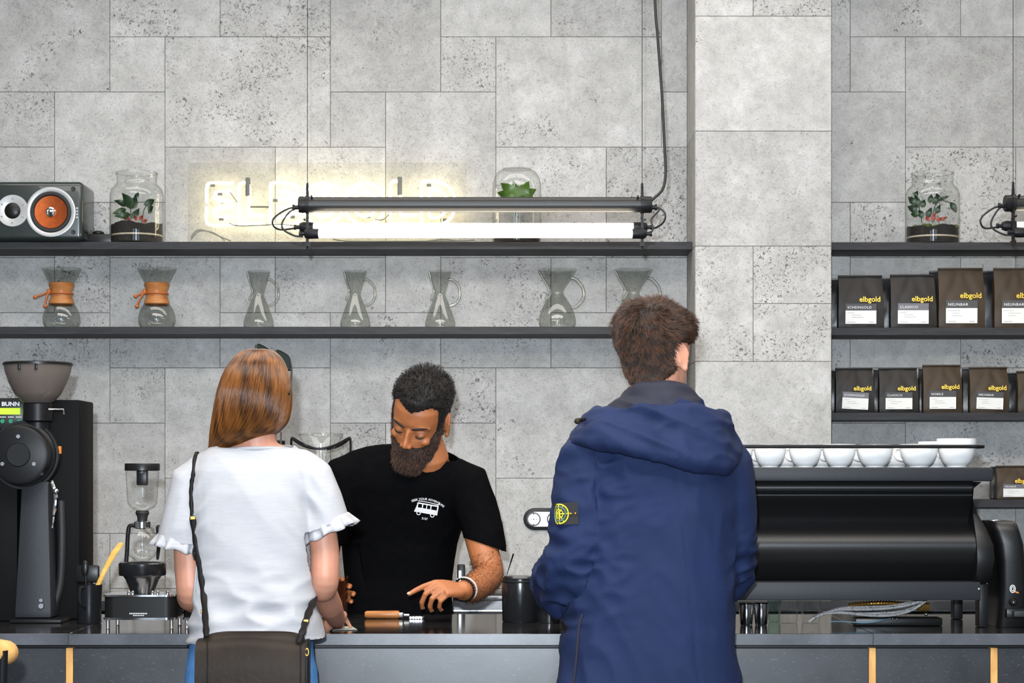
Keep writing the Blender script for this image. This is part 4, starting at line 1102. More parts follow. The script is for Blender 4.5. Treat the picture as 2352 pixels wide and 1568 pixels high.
# ------------------------------------------------------------------ black jug of tools
DJ = 5.86
k = DJ / F
jug = thing('tool_jug', 'black metal jug with handle holding tools, beside the grinder', 'jug', (XX(205, DJ), DJ, CT))
jc = (XX(205, DJ), DJ, 0)
mk('jug_body', G().lathe([(0.001, ZC), (27 * k, ZC), (28 * k, ZC + 0.004), (27 * k, ZZ(1390, DJ)), (30 * k, ZZ(1342, DJ)), (29 * k, ZZ(1342, DJ)), (26 * k, ZC + 0.006), (0.001, ZC + 0.006)], jc, 32), MT['canister'], jug)
mk('jug_handle', G().tube(catmull([P(198, 1350, DJ - 0.03), P(184, 1352, DJ - 0.045), P(184, 1385, DJ - 0.05), P(196, 1395, DJ - 0.036)], 6), 0.0045, 8), MT['black_metal'], jug)
spn = thing('black_spoon', 'black spoon standing in the black tool jug, bowl upward', 'spoon', P(202, 1420, DJ))
mk('spoon_bowl', G().ball(P(195, 1305, DJ), (0.011, 0.006, 0.024), 16, 12), MT['black_plastic'], spn)
mk('spoon_stem', G().tube([P(203, 1415, DJ), P(196, 1320, DJ)], 0.0035, 8), MT['black_plastic'], spn)
br_ = thing('grinder_brush', 'squat black cleaning brush sticking out of the tool jug', 'brush', P(212, 1420, DJ + 0.01))
mk('brush_head', G().box(XX(172, DJ), XX(226, DJ), DJ + 0.004, DJ + 0.022, ZZ(1338, DJ), ZZ(1298, DJ)), MT['black_plastic'], br_, bevel=0.006)
mk('brush_stem', G().tube([P(212, 1415, DJ + 0.012), P(204, 1335, DJ + 0.012)], 0.005, 8), MT['black_plastic'], br_)
sp = thing('wooden_spatula', 'yellowish wooden stirring spatula leaning out of the tool jug', 'spatula', P(215, 1418, DJ))
rings = []
for (x, y, hw, th) in ((212, 1415, 4, 2.2), (224, 1345, 5, 2.4), (240, 1310, 5.5, 2.4), (262, 1270, 7, 2.2), (277, 1250, 6, 2.0), (281, 1246, 3, 1.5)):
    c0 = P(x, y, DJ - 0.004); u = Vector((math.cos(math.radians(28)), 0, -math.sin(math.radians(28))))
    rings.append([c0 + u * (hw * k) * math.cos(t) + Vector((0, th * k * math.sin(t), 0)) for t in np.linspace(0, 2 * math.pi, 10, endpoint=False)])
mk('spatula_blade', G().loft(rings), MT['wood_spat'], sp)

# ------------------------------------------------------------------ halogen heaters and siphon brewer
def heater(x0, x1, label, full=True, dshift=0.0):
    d0 = 5.66 + dshift; d1 = d0 + 0.165
    xa, xb = XX(x0, d0), XX(x1, d0)
    t = thing('halogen_heater', label, 'heater', ((xa + xb) / 2, d0 + 0.08, CT), 'halogen beam heaters on the bar')
    z0, z1 = ZZ(1419, d0), ZZ(1369, d0)
    r = 0.03
    def rr(e, z):
        a0, a1, b0, b1 = xa - e, xb + e, d0 - e, d1 + e; q = []
        for (cx_, cy_, s) in ((a1 - r, b0 + r, -90), (a1 - r, b1 - r, 0), (a0 + r, b1 - r, 90), (a0 + r, b0 + r, 180)):
            for a in range(0, 91, 15):
                q.append((cx_ + r * math.cos(math.radians(s + a)), cy_ + r * math.sin(math.radians(s + a)), z))
        return q
    mk('case', G().loft([rr(0, z0), rr(0, z1)]), MT['case'], t)
    mk('lower_trim', G().loft([rr(0.003, z0 - 0.005), rr(0.003, z0 + 0.001)]), MT['chrome'], t)
    mk('upper_trim', G().loft([rr(0.003, z1 - 0.001), rr(0.003, z1 + 0.004)]), MT['chrome'], t)
    for cx_ in (xa + 0.012, xb - 0.012):
        for cy_ in (d0 + 0.012, d1 - 0.012):
            mk('foot', G().lathe([(0.001, ZC), (0.006, ZC), (0.0055, ZC + 0.004), (0.0055, z0 - 0.005), (0.001, z0 - 0.005)], (cx_, cy_, 0), 14), MT['chrome'], t)
    g = G()
    xm_ = (xa + xb) / 2
    for i in range(11): g.box(xm_ - 0.026 + i * 0.0046, xm_ - 0.0232 + i * 0.0046, d0 - 0.0012, d0 - 0.0002, z0 + 0.011, z0 + 0.0145)
    for i in range(7): g.box(xm_ - 0.016 + i * 0.0046, xm_ - 0.0132 + i * 0.0046, d0 - 0.0012, d0 - 0.0002, z0 + 0.006, z0 + 0.0085)
    mk('maker_print', g, MT['white'], t, smooth=False)
    return t, z1 + 0.004, d0 + 0.083, xm_
ht, zt_, dh, xh = heater(236, 402, 'black halogen heater box with chrome rims under the siphon brewer')
heater(418, 580, 'black halogen heater box half hidden by the woman', dshift=0.01)
k = dh / F
HCx = XX(327, dh)
mk('halogen_bowl', G().lathe([(18 * k, zt_), (26 * k, zt_), (38 * k, ZZ(1330, dh)), (44 * k, ZZ(1322, dh)), (52 * k, ZZ(1321, dh)), (54 * k, ZZ(1318, dh)), (54 * k, ZZ(1294, dh)), (51 * k, ZZ(1291, dh)), (44 * k, ZZ(1293, dh)), (36 * k, ZZ(1325, dh)), (20 * k, zt_ + 0.004)], (HCx, dh, 0), 40), MT['canister'], ht)
mk('lamp_core', G().lathe([(0.001, zt_), (14 * k, zt_), (17 * k, ZZ(1330, dh)), (0.001, ZZ(1326, dh))], (HCx, dh, 0), 24), MT['brass'], ht)
for x in (296, 305, 350, 362, 385):
    kn_ = mk('knob', G().lathe([(0.001, zt_), (0.005, zt_), (0.005, zt_ + 0.006), (0.003, zt_ + 0.010), (0.001, zt_ + 0.010)], (XX(x, dh - 0.06), dh - 0.06, 0), 12), MT['chrome'], ht)
sy_ = thing('siphon_brewer', 'glass siphon coffee brewer with black lid above the halogen heater', 'siphon brewer', (HCx, dh, ZZ(1291, dh)))
c0 = (HCx, dh, 0)
def prof_px(rows): return [(r * k, ZZ(y, dh)) for r, y in rows]
mk('lower_globe', G().lathe(prof_px([(0.5, 1289), (16, 1287), (30, 1276), (38, 1258), (39, 1248), (34, 1228), (22, 1212), (14, 1206), (14, 1194)]), c0, 40), MT['glass'], sy_)
mk('upper_cylinder', G().lathe(prof_px([(8, 1176), (14, 1172), (28, 1164), (33, 1156), (35, 1140), (38, 1082)]), c0, 40), MT['glass'], sy_)
mk('lid', G().lathe(prof_px([(0.5, 1064), (39, 1064), (40, 1066), (40, 1080), (36, 1081), (0.5, 1078)]), c0, 40), MT['black_plastic'], sy_)
mk('lid_tab', G().box(HCx - 12 * k, HCx + 12 * k, dh - 0.012, dh + 0.012, ZZ(1114, dh), ZZ(1079, dh)), MT['black_plastic'], sy_, bevel=0.003)
mk('rubber_seal', G().lathe(prof_px([(0.5, 1196), (11, 1196), (12, 1186), (16, 1178), (14, 1172), (0.5, 1172)]), c0, 24), MT['rubber'], sy_)
mk('metal_collar', G().lathe(prof_px([(14, 1214), (19, 1212), (19, 1198), (15, 1196), (14, 1196)]), c0, 32), MT['chrome'], sy_)
mk('stem_tube', G().tube([(HCx, dh, ZZ(1280, dh)), (HCx, dh, ZZ(1176, dh))], 0.005, 10), MT['glass'], sy_)
mk('handle_bar', G().tube(catmull([P(310, 1206, dh), P(298, 1208, dh), P(294, 1225, dh), P(292, 1262, dh), P(290, 1290, dh)], 6), 0.006, 10), MT['black_metal'], sy_)
mk('handle_grip', G().capsule([P(365, 1212, dh), P(366, 1240, dh), P(362, 1282, dh)], [0.009, 0.007, 0.004], 10), MT['black_plastic'], sy_)

# ------------------------------------------------------------------ glass drip vessel with wire holder on the back counter
DV = 7.02
k = DV / F
vs = thing('glass_dispenser', 'tall clear glass vessel with curved black wire rim behind the barista', 'vessel', (XX(737, DV), DV, CT))
vc = (XX(737, DV), DV, 0)
mk('glass_body', G().lathe([(0.001, ZC), (62 * k, ZC), (64 * k, ZC + 0.01), (64 * k, ZZ(1020, DV))], vc, 48), MT['glass'], vs)
wp = []
for i in range(49):
    a = math.pi + math.pi * 2 * i / 48
    wp.append(Vector((vc[0] + 66 * k * math.cos(a), vc[1] + 66 * k * math.sin(a), ZZ(1018 + 13 * math.cos(2 * a + math.pi), DV))))
mk('wire_rim', G().tube(wp[:-1], 0.0042, 8, closed=True), MT['black_metal'], vs)
for sg in (-1, 1):
    mk('wire_post', G().tube(catmull([P(737 + sg * 60, 1008, DV - 0.02), P(737 + sg * 66, 1006, DV - 0.02), P(737 + sg * 68, 1014, DV - 0.02), P(737 + sg * 68, 1060, DV - 0.02), Vector((vc[0] + sg * 67 * k, DV - 0.02, ZC))], 6), 0.0040, 8), MT['black_metal'], vs)
mk('glass_cone', G().lathe([(14 * k, ZZ(1062, DV)), (30 * k, ZZ(1030, DV)), (50 * k, ZZ(1004, DV)), (52 * k, ZZ(998, DV))], vc, 40), MT['glass'], vs)
mk('cone_rim', G().tube([(vc[0] + 50 * k * math.cos(a), vc[1] + 50 * k * math.sin(a), ZZ(997 - 0, DV) + 0.004 * math.sin(a)) for a in np.linspace(0, 2 * math.pi, 40, endpoint=False)], 0.003, 8, closed=True), MT['glass'], vs)
# stand guessed from the chrome bits past the woman's neck
DS = 5.9
tp = thing('rod_stand', 'small black stand with two chrome rods past the neck of the woman', 'stand', (XX(640, DS), DS, CT))
mk('stand_block', G().lathe([(0.001, ZC), (0.035, ZC), (0.032, ZC + 0.02), (0.012, ZC + 0.03), (0.012, ZZ(1040, DS)), (0.019, ZZ(1030, DS)), (0.019, ZZ(1012, DS)), (0.001, ZZ(1010, DS))], (XX(640, DS), DS, 0), 24), MT['black_plastic'], tp)
for x in (633, 645): mk('rod', G().tube([P(x, 1030, DS - 0.02), P(x, 992, DS - 0.02)], 0.0028, 8), MT['chrome'], tp)

# ------------------------------------------------------------------ glass of iced drink in the barista's hand, portafilter, canister
DI = 6.13
k = DI / F
gl = thing('drink_glass', 'tall glass of dark amber drink on the bar beside the woman', 'glass', (XX(772, DI), DI, CT))
gc = (XX(772, DI), DI, 0)
mk('glass_wall', G().lathe([(0.001, ZC), (24 * k, ZC), (25 * k, ZC + 0.003), (28 * k, ZZ(1322, DI))], gc, 36), MT['glass'], gl)
mk('drink', G().lathe([(0.001, ZC + 0.008), (24 * k, ZC + 0.008), (26.5 * k, ZZ(1333, DI)), (0.001, ZZ(1333, DI))], gc, 32), MT['amber'], gl)
DP = 6.05
pf = thing('portafilter', 'portafilter with turned wooden handle lying on the bar', 'portafilter', (XX(900, DP), DP, CT))
k = DP / F
hz_ = CT + 0.0125
mk('wooden_handle', G().lathe([(0.001, XX(838, DP)), (6 * k, XX(838, DP)), (8.5 * k, XX(842, DP)), (9 * k, XX(880, DP)), (9.4 * k, XX(912, DP)), (8 * k, XX(917, DP)), (0.001, XX(917, DP))], (0, DP, hz_), 24, 'X'), MT['collar'], pf)
mk('ferrule', G().lathe([(0.001, XX(917, DP)), (7 * k, XX(917, DP)), (7.4 * k, XX(925, DP)), (4 * k, XX(928, DP)), (4 * k, XX(940, DP)), (0.001, XX(940, DP))], (0, DP, hz_ - 0.002), 20, 'X'), MT['chrome'], pf)
mk('filter_basket', G().lathe([(0.001, ZC), (16 * k, ZC), (17 * k, ZC + 0.003), (17 * k, ZC + 0.008), (19 * k, ZC + 0.010), (0.001, ZC + 0.010)], (XX(957, DP), DP, 0), 32), MT['chrome'], pf)
for i in range(5):
    mk('spout_rib', G().lathe([(0.001, 0), (3 * k, 0), (3 * k, 0.003), (0.001, 0.003)], (XX(944 + i * 6, DP), DP - 17 * k, ZC + 0.004), 10, 'Y'), MT['steel'], pf)
DK = 5.93
k = DK / F
cn = thing('steel_canister', 'black enamelled steel canister on the bar near the barista hand', 'canister', (XX(1195, DK), DK, CT))
cc = (XX(1195, DK), DK, 0)
mk('canister_body', G().lathe([(0.001, ZC), (40 * k, ZC), (41.5 * k, ZC + 0.003), (42.5 * k, ZZ(1334, DK)), (41 * k, ZZ(1326, DK)), (36 * k, ZZ(1322, DK)), (0.001, ZZ(1322, DK))], cc, 48), MT['canister'], cn)
mk('lid_seam', G().lathe([(42.4 * k, ZZ(1337, DK)), (43 * k, ZZ(1336, DK)), (43 * k, ZZ(1333, DK)), (42.0 * k, ZZ(1332, DK))], cc, 48), MT['black_metal'], cn)
# low black jugs and a glass between canister and the man
def pitcher(px, d, r, h, label, mat, group=None):
    t = thing('milk_pitcher', label, 'pitcher', (XX(px, d), d, CT), group)
    c = (XX(px, d), d, 0)
    mk('pitcher_body', G().lathe([(0.001, ZC), (r, ZC), (r * 1.02, ZC + 0.01), (r * 1.0, ZC + h * 0.4), (r * 0.78, ZC + h * 0.8), (r * 0.86, ZC + h), (r * 0.82, ZC + h), (r * 0.74, ZC + h * 0.8), (r * 0.9, ZC + 0.02), (0.001, ZC + 0.02)], c, 32), MT[mat], t)
    mk('handle', G().tube(catmull([(c[0] + r * 0.8, d, ZC + h * 0.9), (c[0] + r * 1.6, d, ZC + h * 0.92), (c[0] + r * 1.75, d, ZC + h * 0.5), (c[0] + r * 1.0, d, ZC + h * 0.25)], 6), 0.004, 8), MT[mat], t)
    return t
pitcher(1262, 5.88, 0.034, 0.085, 'black milk pitcher on the bar between canister and man in navy', 'canister')
pitcher(1288, 6.05, 0.036, 0.10, 'black milk pitcher at the elbow of the man in navy, rear one', 'canister')
tg = mk('water_glass', G().lathe([(0.001, ZC), (0.026, ZC), (0.028, ZC + 0.004), (0.033, ZC + 0.095)], (XX(1247, 6.1), 6.1, 0), 32), MT['glass'])
tag(tg, 'clear empty tumbler right behind the black canister', 'glass')
# things on the back counter seen past the barista's arm
DT = 7.05
tb = thing('dark_upright', 'black upright tamper behind the elbow gap of the barista', 'utensil', (XX(1058, DT), DT, CT))  # unidentified dark object, built as a plain post on a foot
mk('tower_post', G().box(XX(1050, DT), XX(1068, DT), DT, DT + 0.03, ZC, ZZ(1296, DT)), MT['black_plastic'], tb, bevel=0.004)
mk('tower_foot', G().box(XX(1040, DT), XX(1078, DT), DT - 0.02, DT + 0.05, ZC, ZC + 0.012), MT['black_plastic'], tb, bevel=0.003)
mk('steel_face', G().box(XX(1054, DT), XX(1059, DT), DT - 0.0015, DT - 0.0002, ZZ(1345, DT), ZZ(1310, DT)), MT['steel'], tb, smooth=False)
lk = thing('drip_tray', 'low grey tray on the back counter beyond the canister', 'tray', (XX(1125, 7.0), 7.0, CT))
mk('tray_body', G().box(XX(1075, 6.95), XX(1165, 6.95), 6.95, 7.08, ZC, ZC + 0.014), MT['steel'], lk, bevel=0.002)
mk('tray_grid', G().box(XX(1078, 6.95), XX(1162, 6.95), 6.955, 7.075, ZC + 0.0142, ZC + 0.017), MT['black_plastic'], lk, smooth=False)

# ------------------------------------------------------------------ espresso machine
DE = 5.62
em = thing('espresso_machine', 'wide black espresso machine seen from behind with cups on top', 'espresso machine', (XX(1850, DE), DE + 0.25, CT))
ME_L, ME_R = XX(1415, DE), XX(2263, DE)
ez = lambda py: ZZ(py, 5.66)
TOPZ = ez(1073)
mk('cup_tray', G().box(ME_L - 0.012, XX(2282, DE), DE, DE + 0.50, ez(1105), TOPZ), MT['grey_panel'], em, bevel=0.006)
up_ = [(5.70, 1104), (5.714, 1116), (5.711, 1128), (5.703, 1136), (5.708, 1143), (5.733, 1165), (5.752, 1186), (5.762, 1202)]
lo_ = [(5.762, 1202), (5.728, 1209), (5.698, 1218), (5.677, 1231), (5.665, 1248), (5.668, 1268), (5.683, 1292), (5.705, 1315), (5.728, 1336)]
prs = catmull([Vector((0, a, ez(b))) for a, b in up_], 4)[:-1] + catmull([Vector((0, a, ez(b))) for a, b in lo_], 5)
poly = [(p.y, p.z) for p in prs] + [(6.08, ez(1336)), (6.08, ez(1104))]
mk('back_panel', G().prism(poly, ME_L, XX(2250, DE), 'X'), MT['black_satin'], em, angle=42)
mk('lower_band', G().box(ME_L, XX(2258, DE), 5.65, 6.10, ez(1378), ez(1336)), MT['grey_panel'], em, bevel=0.003)
mk('screw', G().lathe([(0.001, -0.003), (0.003, -0.0025), (0.0035, 0.0), (0.001, 0.0)], P(2249, 1352, 5.65), 12, 'Y'), MT['steel'], em)
# end plate, waisted below the cup tray and swelling at the boiler
side = [(1106, 2264, 5.66), (1122, 2250, 5.69), (1145, 2248, 5.70), (1180, 2262, 5.70), (1215, 2278, 5.675), (1250, 2289, 5.65), (1285, 2291, 5.645), (1315, 2287, 5.655), (1338, 2282, 5.67), (1342, 2272, 5.675)]
for nm, mir in (('end_plate', 1), ('end_plate', -1)):
    rings = []
    for (py, xr, yd) in side:
        z = ez(py)
        if mir == 1: a, b_ = XX(2250, DE), XX(xr, DE)
        else: a, b_ = ME_L, ME_L - (XX(xr, DE) - XX(2250, DE))
        rings.append([(a, yd, z), (b_, yd + 0.006, z), (b_, 6.09, z), (a, 6.09, z)])
    mk(nm, G().loft(rings), MT['black_satin'], em, bevel=0.004)
    xx_ = XX(2264, DE) if mir == 1 else ME_L - 0.02
    mk('leg', G().box(xx_, xx_ + 0.026, 5.70, 5.75, ZC, ez(1342)), MT['black_metal'], em, bevel=0.003)
    mk('leg', G().box(xx_, xx_ + 0.026, 6.02, 6.07, ZC, ez(1342)), MT['black_metal'], em, bevel=0.003)
rz = ez(1025); 
x0_, x1_, y0_, y1_ = ME_L - 0.005, XX(2262, 5.66), 5.655, 6.10
rp = []
for (cx_, cy_, s) in ((x1_ - 0.03, y0_ + 0.03, -90), (x1_ - 0.03, y1_ - 0.03, 0), (x0_ + 0.03, y1_ - 0.03, 90), (x0_ + 0.03, y0_ + 0.03, 180)):
    for a in range(0, 91, 15): rp.append((cx_ + 0.03 * math.cos(math.radians(s + a)), cy_ + 0.03 * math.sin(math.radians(s + a)), rz))
mk('cup_rail', G().tube(rp, 0.0052, 10, closed=True), MT['black_metal'], em)
for px_, yy in ((1420, 5.70), (1420, 6.06), (2235, 6.06)):
    if True:
        mk('rail_post', G().tube([(XX(px_, 5.66), yy, TOPZ - 0.001), (XX(px_, 5.66), yy + (0.04 if yy > 6 else 0), rz)], 0.004, 8), MT['black_metal'], em)

# ------------------------------------------------------------------ cups on the machine
def cup(px, d, wpx, ytop, z, label, group='white cups on the espresso machine', hang=200, fits=False):
    k = d / F; r = wpx * k / 2; h = ZZ(ytop, d) - z - 0.0006
    c = Vector((XX(px, d), d, z + 0.0006))
    t = thing('coffee_cup', label, 'cup', c, group)
    pf_ = [(0.001, 0.0), (r * 0.52, 0.0), (r * 0.54, h * 0.05), (r * 0.72, h * 0.18), (r * 0.90, h * 0.45), (r * 0.985, h * 0.75), (r, h), (r * 0.965, h), (r * 0.94, h * 0.75), (r * 0.85, h * 0.45), (r * 0.66, h * 0.2), (0.001, h * 0.12)]
    pc = catmull([Vector((a, 0, b)) for a, b in pf_[1:7]], 4)
    prof = [pf_[0]] + [(p.x, p.z) for p in pc] + pf_[7:]
    mk('cup_body', G().lathe(prof, c, 40), MT['porcelain'], t, angle=60)
    a = math.radians(hang); ux, uy = math.cos(a), math.sin(a)
    hp_ = [(0.93, 0.78), (1.30, 0.80), (1.42, 0.60), (1.25, 0.38), (0.80, 0.30)]
    mk('cup_handle', G().tube(catmull([c + Vector((ux * r * q, uy * r * q, h * w_)) for q, w_ in hp_], 6), r * 0.085, 8), MT['porcelain'], t)
    return t
DU = 5.73
names = ['first', 'second', 'third', 'fourth', 'fifth', 'sixth']
cups = [(1692, 74, 1021), (1768, 74, 1021), (1849, 75, 1021), (1927, 76, 1020), (2009, 84, 1021), (2110, 88, 1020)]
labs = ['white cup at the shoulder of the man in navy, front row', 'white cup second from the man in navy, front row on the machine', 'white cup third from the man in navy, front row on the machine', 'white cup fourth from the man in navy, front row on the machine', 'wider white cup fifth from the man in navy, front row', 'wide white cup left of the tall end cup, front row']
for (px_, w_, yt_), la in zip(cups, labs): cup(px_, DU, w_, yt_, TOPZ, la, hang=140)
cup(2197, DU, 90, 1007, TOPZ, 'tall wide white cup standing at the rounded rail end', hang=120)
for i, (px_, w_, yt_) in enumerate([(1728, 72, 1024), (1806, 72, 1024), (1886, 72, 1024), (1966, 74, 1024), (2058, 80, 1022), (2150, 82, 1014)]):
    cup(px_, DU + 0.135, w_, yt_, TOPZ, ['white second-row cup seen behind the first and second front cups', 'white second-row cup seen behind the second and third front cups', 'white second-row cup seen behind the third and fourth front cups', 'white second-row cup seen behind the fourth and fifth front cups', 'white second-row cup seen left of the wide sixth cup', 'white second-row cup just left of the tall end cup'][i], group='cups in the second row on the machine', hang=230)

# ------------------------------------------------------------------ under the machine: steel cups, glasses, hoses
def tumbler(px, d, wpx, ytop, label, mat, name, ribs=0):
    k = d / F; r = wpx * k / 2; h = ZZ(ytop, d) - ZC
    c = Vector((XX(px, d), d, ZC)); t = thing(name, label, 'cup' if mat == 'chrome' else 'glass', c, 'small cups and glasses under the machine')
    n = 32; rings = []
    for (u, f_) in ((0, 0.80), (0.06, 0.84), (0.5, 0.95), (0.9, 1.0), (1.0, 1.0)):
        rings.append([c + Vector((r * f_ * (1 + (0.05 * math.cos(ribs * 2 * math.pi * q / n) if ribs else 0)) * math.cos(2 * math.pi * q / n), r * f_ * (1 + (0.05 * math.cos(ribs * 2 * math.pi * q / n) if ribs else 0)) * math.sin(2 * math.pi * q / n), u * h)) for q in range(n)])
    b0 = G().loft(rings, cap=False); b0.f.append(tuple(range(n)))
    mk('wall', b0, MT[mat], t)
    mk('rim', G().tube([c + Vector((r * math.cos(a), r * math.sin(a), h)) for a in np.linspace(0, 2 * math.pi, 28, endpoint=False)], 0.0012, 6, closed=True), MT[mat], t)
tumbler(1714, 5.80, 34, 1386, 'small chrome cup under the machine, nearest the man in navy', 'chrome', 'steel_cup')
tumbler(1748, 5.80, 34, 1385, 'small chrome cup under the machine, second from the man', 'chrome', 'steel_cup')
tumbler(1778, 5.92, 30, 1376, 'pale green tumbler under the espresso machine', 'green_glass', 'tumbler', 8)
tumbler(1811, 5.88, 46, 1376, 'ribbed glass tumbler under the machine beside the green one', 'glass', 'tumbler', 8)
tumbler(1862, 5.88, 46, 1376, 'ribbed glass tumbler under the machine nearest the braided hoses', 'glass', 'tumbler', 8)
DHo = 5.72
hz1 = ez(1379)
hoses = [([(1858, 1427, -.02), (1875, 1416, -.02), (1900, 1408, -.02), (1940, 1407, -.02), (2000, 1413, -.02), (2050, 1412, -.02), (2090, 1402, -.01), (2115, 1388, 0), (2128, 1378, .01)], 'lowest braided steel hose arching out under the machine'),
         ([(1864, 1424, .0), (1880, 1412, .0), (1910, 1404, .0), (1960, 1408, .0), (2020, 1408, .0), (2070, 1404, .0), (2105, 1392, .01), (2125, 1378, .02)], 'braided steel hose tucked behind the lowest one'),
         ([(1908, 1404, -.01), (1930, 1399, -.015), (1975, 1399, -.02), (2030, 1397, -.02), (2080, 1390, -.01), (2118, 1379, 0)], 'upper front braided steel hose under the machine'),
         ([(1906, 1403, .03), (1935, 1396, .03), (1980, 1394, .03), (2040, 1392, .02), (2085, 1385, .01), (2110, 1378, .02)], 'uppermost braided steel hose under the machine')]
for pts, la in hoses:
    path = catmull([P(x, y, DHo + dd) for x, y, dd in pts], 8)
    o = mk('braided_hose', G().tube(path, 0.0042, 10), MT['hose'])
    tag(o, la, 'hose', 'braided hoses under the espresso machine')
    # dark marker thread wound along the braid
    for i in range(6, len(path) - 4, 7):
        t_ = (path[i + 1] - path[i - 1]).normalized(); u = t_.cross(Vector((0, 1, 0))).normalized()
        ring = [path[i] + t_ * 0.004 * math.sin(a) * 0.8 + (u * math.cos(a) + t_.cross(u) * math.sin(a)) * 0.0044 for a in np.linspace(0, 2 * math.pi, 12, endpoint=False)]
        mk('marker_thread', G().tube(ring, 0.0006, 4, closed=True), MT['leather_bk'], o)
gh = mk('corrugated_hose', G().tube([P(1950 + i * 1.6, 1391 - 6 * math.sin(i / 80 * 2.6), 5.80) for i in range(80)], [0.0075 + 0.0016 * math.sin(i * 1.55) for i in range(80)], 12), MT['brass'])
tag(gh, 'brass-toned corrugated drain hose behind the braided hoses', 'hose')
vb = thing('valve_block', 'black valve block with chrome nuts under the espresso machine', 'valve', (XX(2060, 5.78), 5.78, CT))
mk('block', G().box(XX(1965, 5.76), XX(2165, 5.76), 5.76, 5.83, ZC, ZC + 0.022), MT['black_plastic'], vb, bevel=0.003)
for x in (2050, 2060): mk('nut', G().ball(P(x, 1421, 5.755), 0.0032, 10, 8), MT['chrome'], vb)
mk('fitting', G().lathe([(0.001, XX(2110, 5.74)), (0.009, XX(2110, 5.74)), (0.009, XX(2120, 5.74)), (0.013, XX(2120, 5.74)), (0.013, XX(2140, 5.74)), (0.001, XX(2140, 5.74))], (0, 5.775, ZZ(1396, 5.74)), 8, 'X'), MT['brass'], vb)
mk('fitting_ball', G().ball(P(2127, 1410, 5.74), 0.0055, 12, 8), MT['chrome'], vb)
wr = mk('blue_wire', G().tube(catmull([P(1905, 1427, 5.70), P(1940, 1427, 5.70), P(1985, 1430, 5.70), P(2020, 1426, 5.71), P(2045, 1420, 5.74)], 8), 0.0016, 6), pmat('blue grey wire', srgb(90, 130, 150), 0.4, var=0.05))
tag(wr, 'thin blue grey wire lying under the braided hoses', 'wire')

# ------------------------------------------------------------------ espresso grinder at the right edge
DQ2 = 5.66
gq = thing('espresso_grinder', 'curved black espresso grinder with small ring logo at right edge', 'coffee grinder', (XX(2330, DQ2), DQ2 + 0.1, CT))
rings = []
for (py, xl, xr, yd, dep) in ((1440, 2297, 2372, 5.70, 0.16), (1418, 2299, 2371, 5.69, 0.17), (1350, 2301, 2369, 5.675, 0.19), (1290, 2298, 2362, 5.665, 0.2), (1250, 2292, 2358, 5.66, 0.2), (1220, 2286, 2350, 5.665, 0.19), (1204, 2282, 2346, 5.675, 0.175), (1197, 2284, 2338, 5.69, 0.15)):
    z = ZC if py == 1440 else ZZ(py, DQ2)
    a, b_ = XX(xl, DQ2), XX(xr, DQ2); cx_, cy_ = (a + b_) / 2, yd + dep / 2; hx, hy = (b_ - a) / 2, dep / 2
    rings.append([(cx_ + hx * math.copysign(abs(math.cos(t)) ** 0.45, math.cos(t)), cy_ + hy * math.copysign(abs(math.sin(t)) ** 0.45, math.sin(t)), z) for t in np.linspace(0, 2 * math.pi, 36, endpoint=False)])
mk('grinder_body', G().loft(rings), MT['black_satin'], gq, angle=50)
mk('top_disc', G().lathe([(0.001, ZZ(1194, DQ2)), (0.018, ZZ(1194, DQ2)), (0.022, ZZ(1196, DQ2)), (0.022, ZZ(1200, DQ2)), (0.001, ZZ(1200, DQ2))], (XX(2300, DQ2), 5.75, 0), 28), MT['steel'], gq)
c = P(2326, 1352, 5.668)
def ring_y(c, rx, rz_, r): return G().tube([c + Vector((rx * math.cos(a), 0, rz_ * math.sin(a))) for a in np.linspace(0, 2 * math.pi, 28, endpoint=False)], r, 6, closed=True)
lgq = mk('ring_logo', ring_y(c, 0.0072, 0.0105, 0.0012), MT['white'], gq)
mk('ring_logo_core', ring_y(c, 0.0034, 0.0062, 0.0011), MT['white'], lgq)
for q in (0, 1):
    g = G().box(-0.0016, 0.0016, -0.0008, 0.0008, -0.006, 0.0).xf(Matrix.Translation(c + Vector((0.007 + q * 0.005, 0, -0.007 - q * 0.001))) @ Matrix.Rotation(-0.8, 4, 'Y'))
    mk('orange_mark', g, MT['orange'], lgq, smooth=False)
mk('power_button', G().lathe([(0.001, -0.006), (0.007, -0.006), (0.0105, -0.002), (0.0115, 0.004), (0.001, 0.004)], P(2327, 1382, 5.676), 20, 'Y'), MT['black_plastic'], gq)
mk('button_gleam', G().ball(P(2328, 1383, 5.6695), 0.0028, 10, 8), MT['steel'], gq)
mk('cable_socket', G().box(XX(2314, DQ2), XX(2356, DQ2), 5.668, 5.70, ZZ(1420, DQ2), ZZ(1398, DQ2)), MT['black_plastic'], gq, bevel=0.003)
mk('power_plug', G().box(XX(2326, DQ2), XX(2362, DQ2), 5.645, 5.668, ZZ(1416, DQ2), ZZ(1402, DQ2)), MT['rubber'], gq, bevel=0.003)

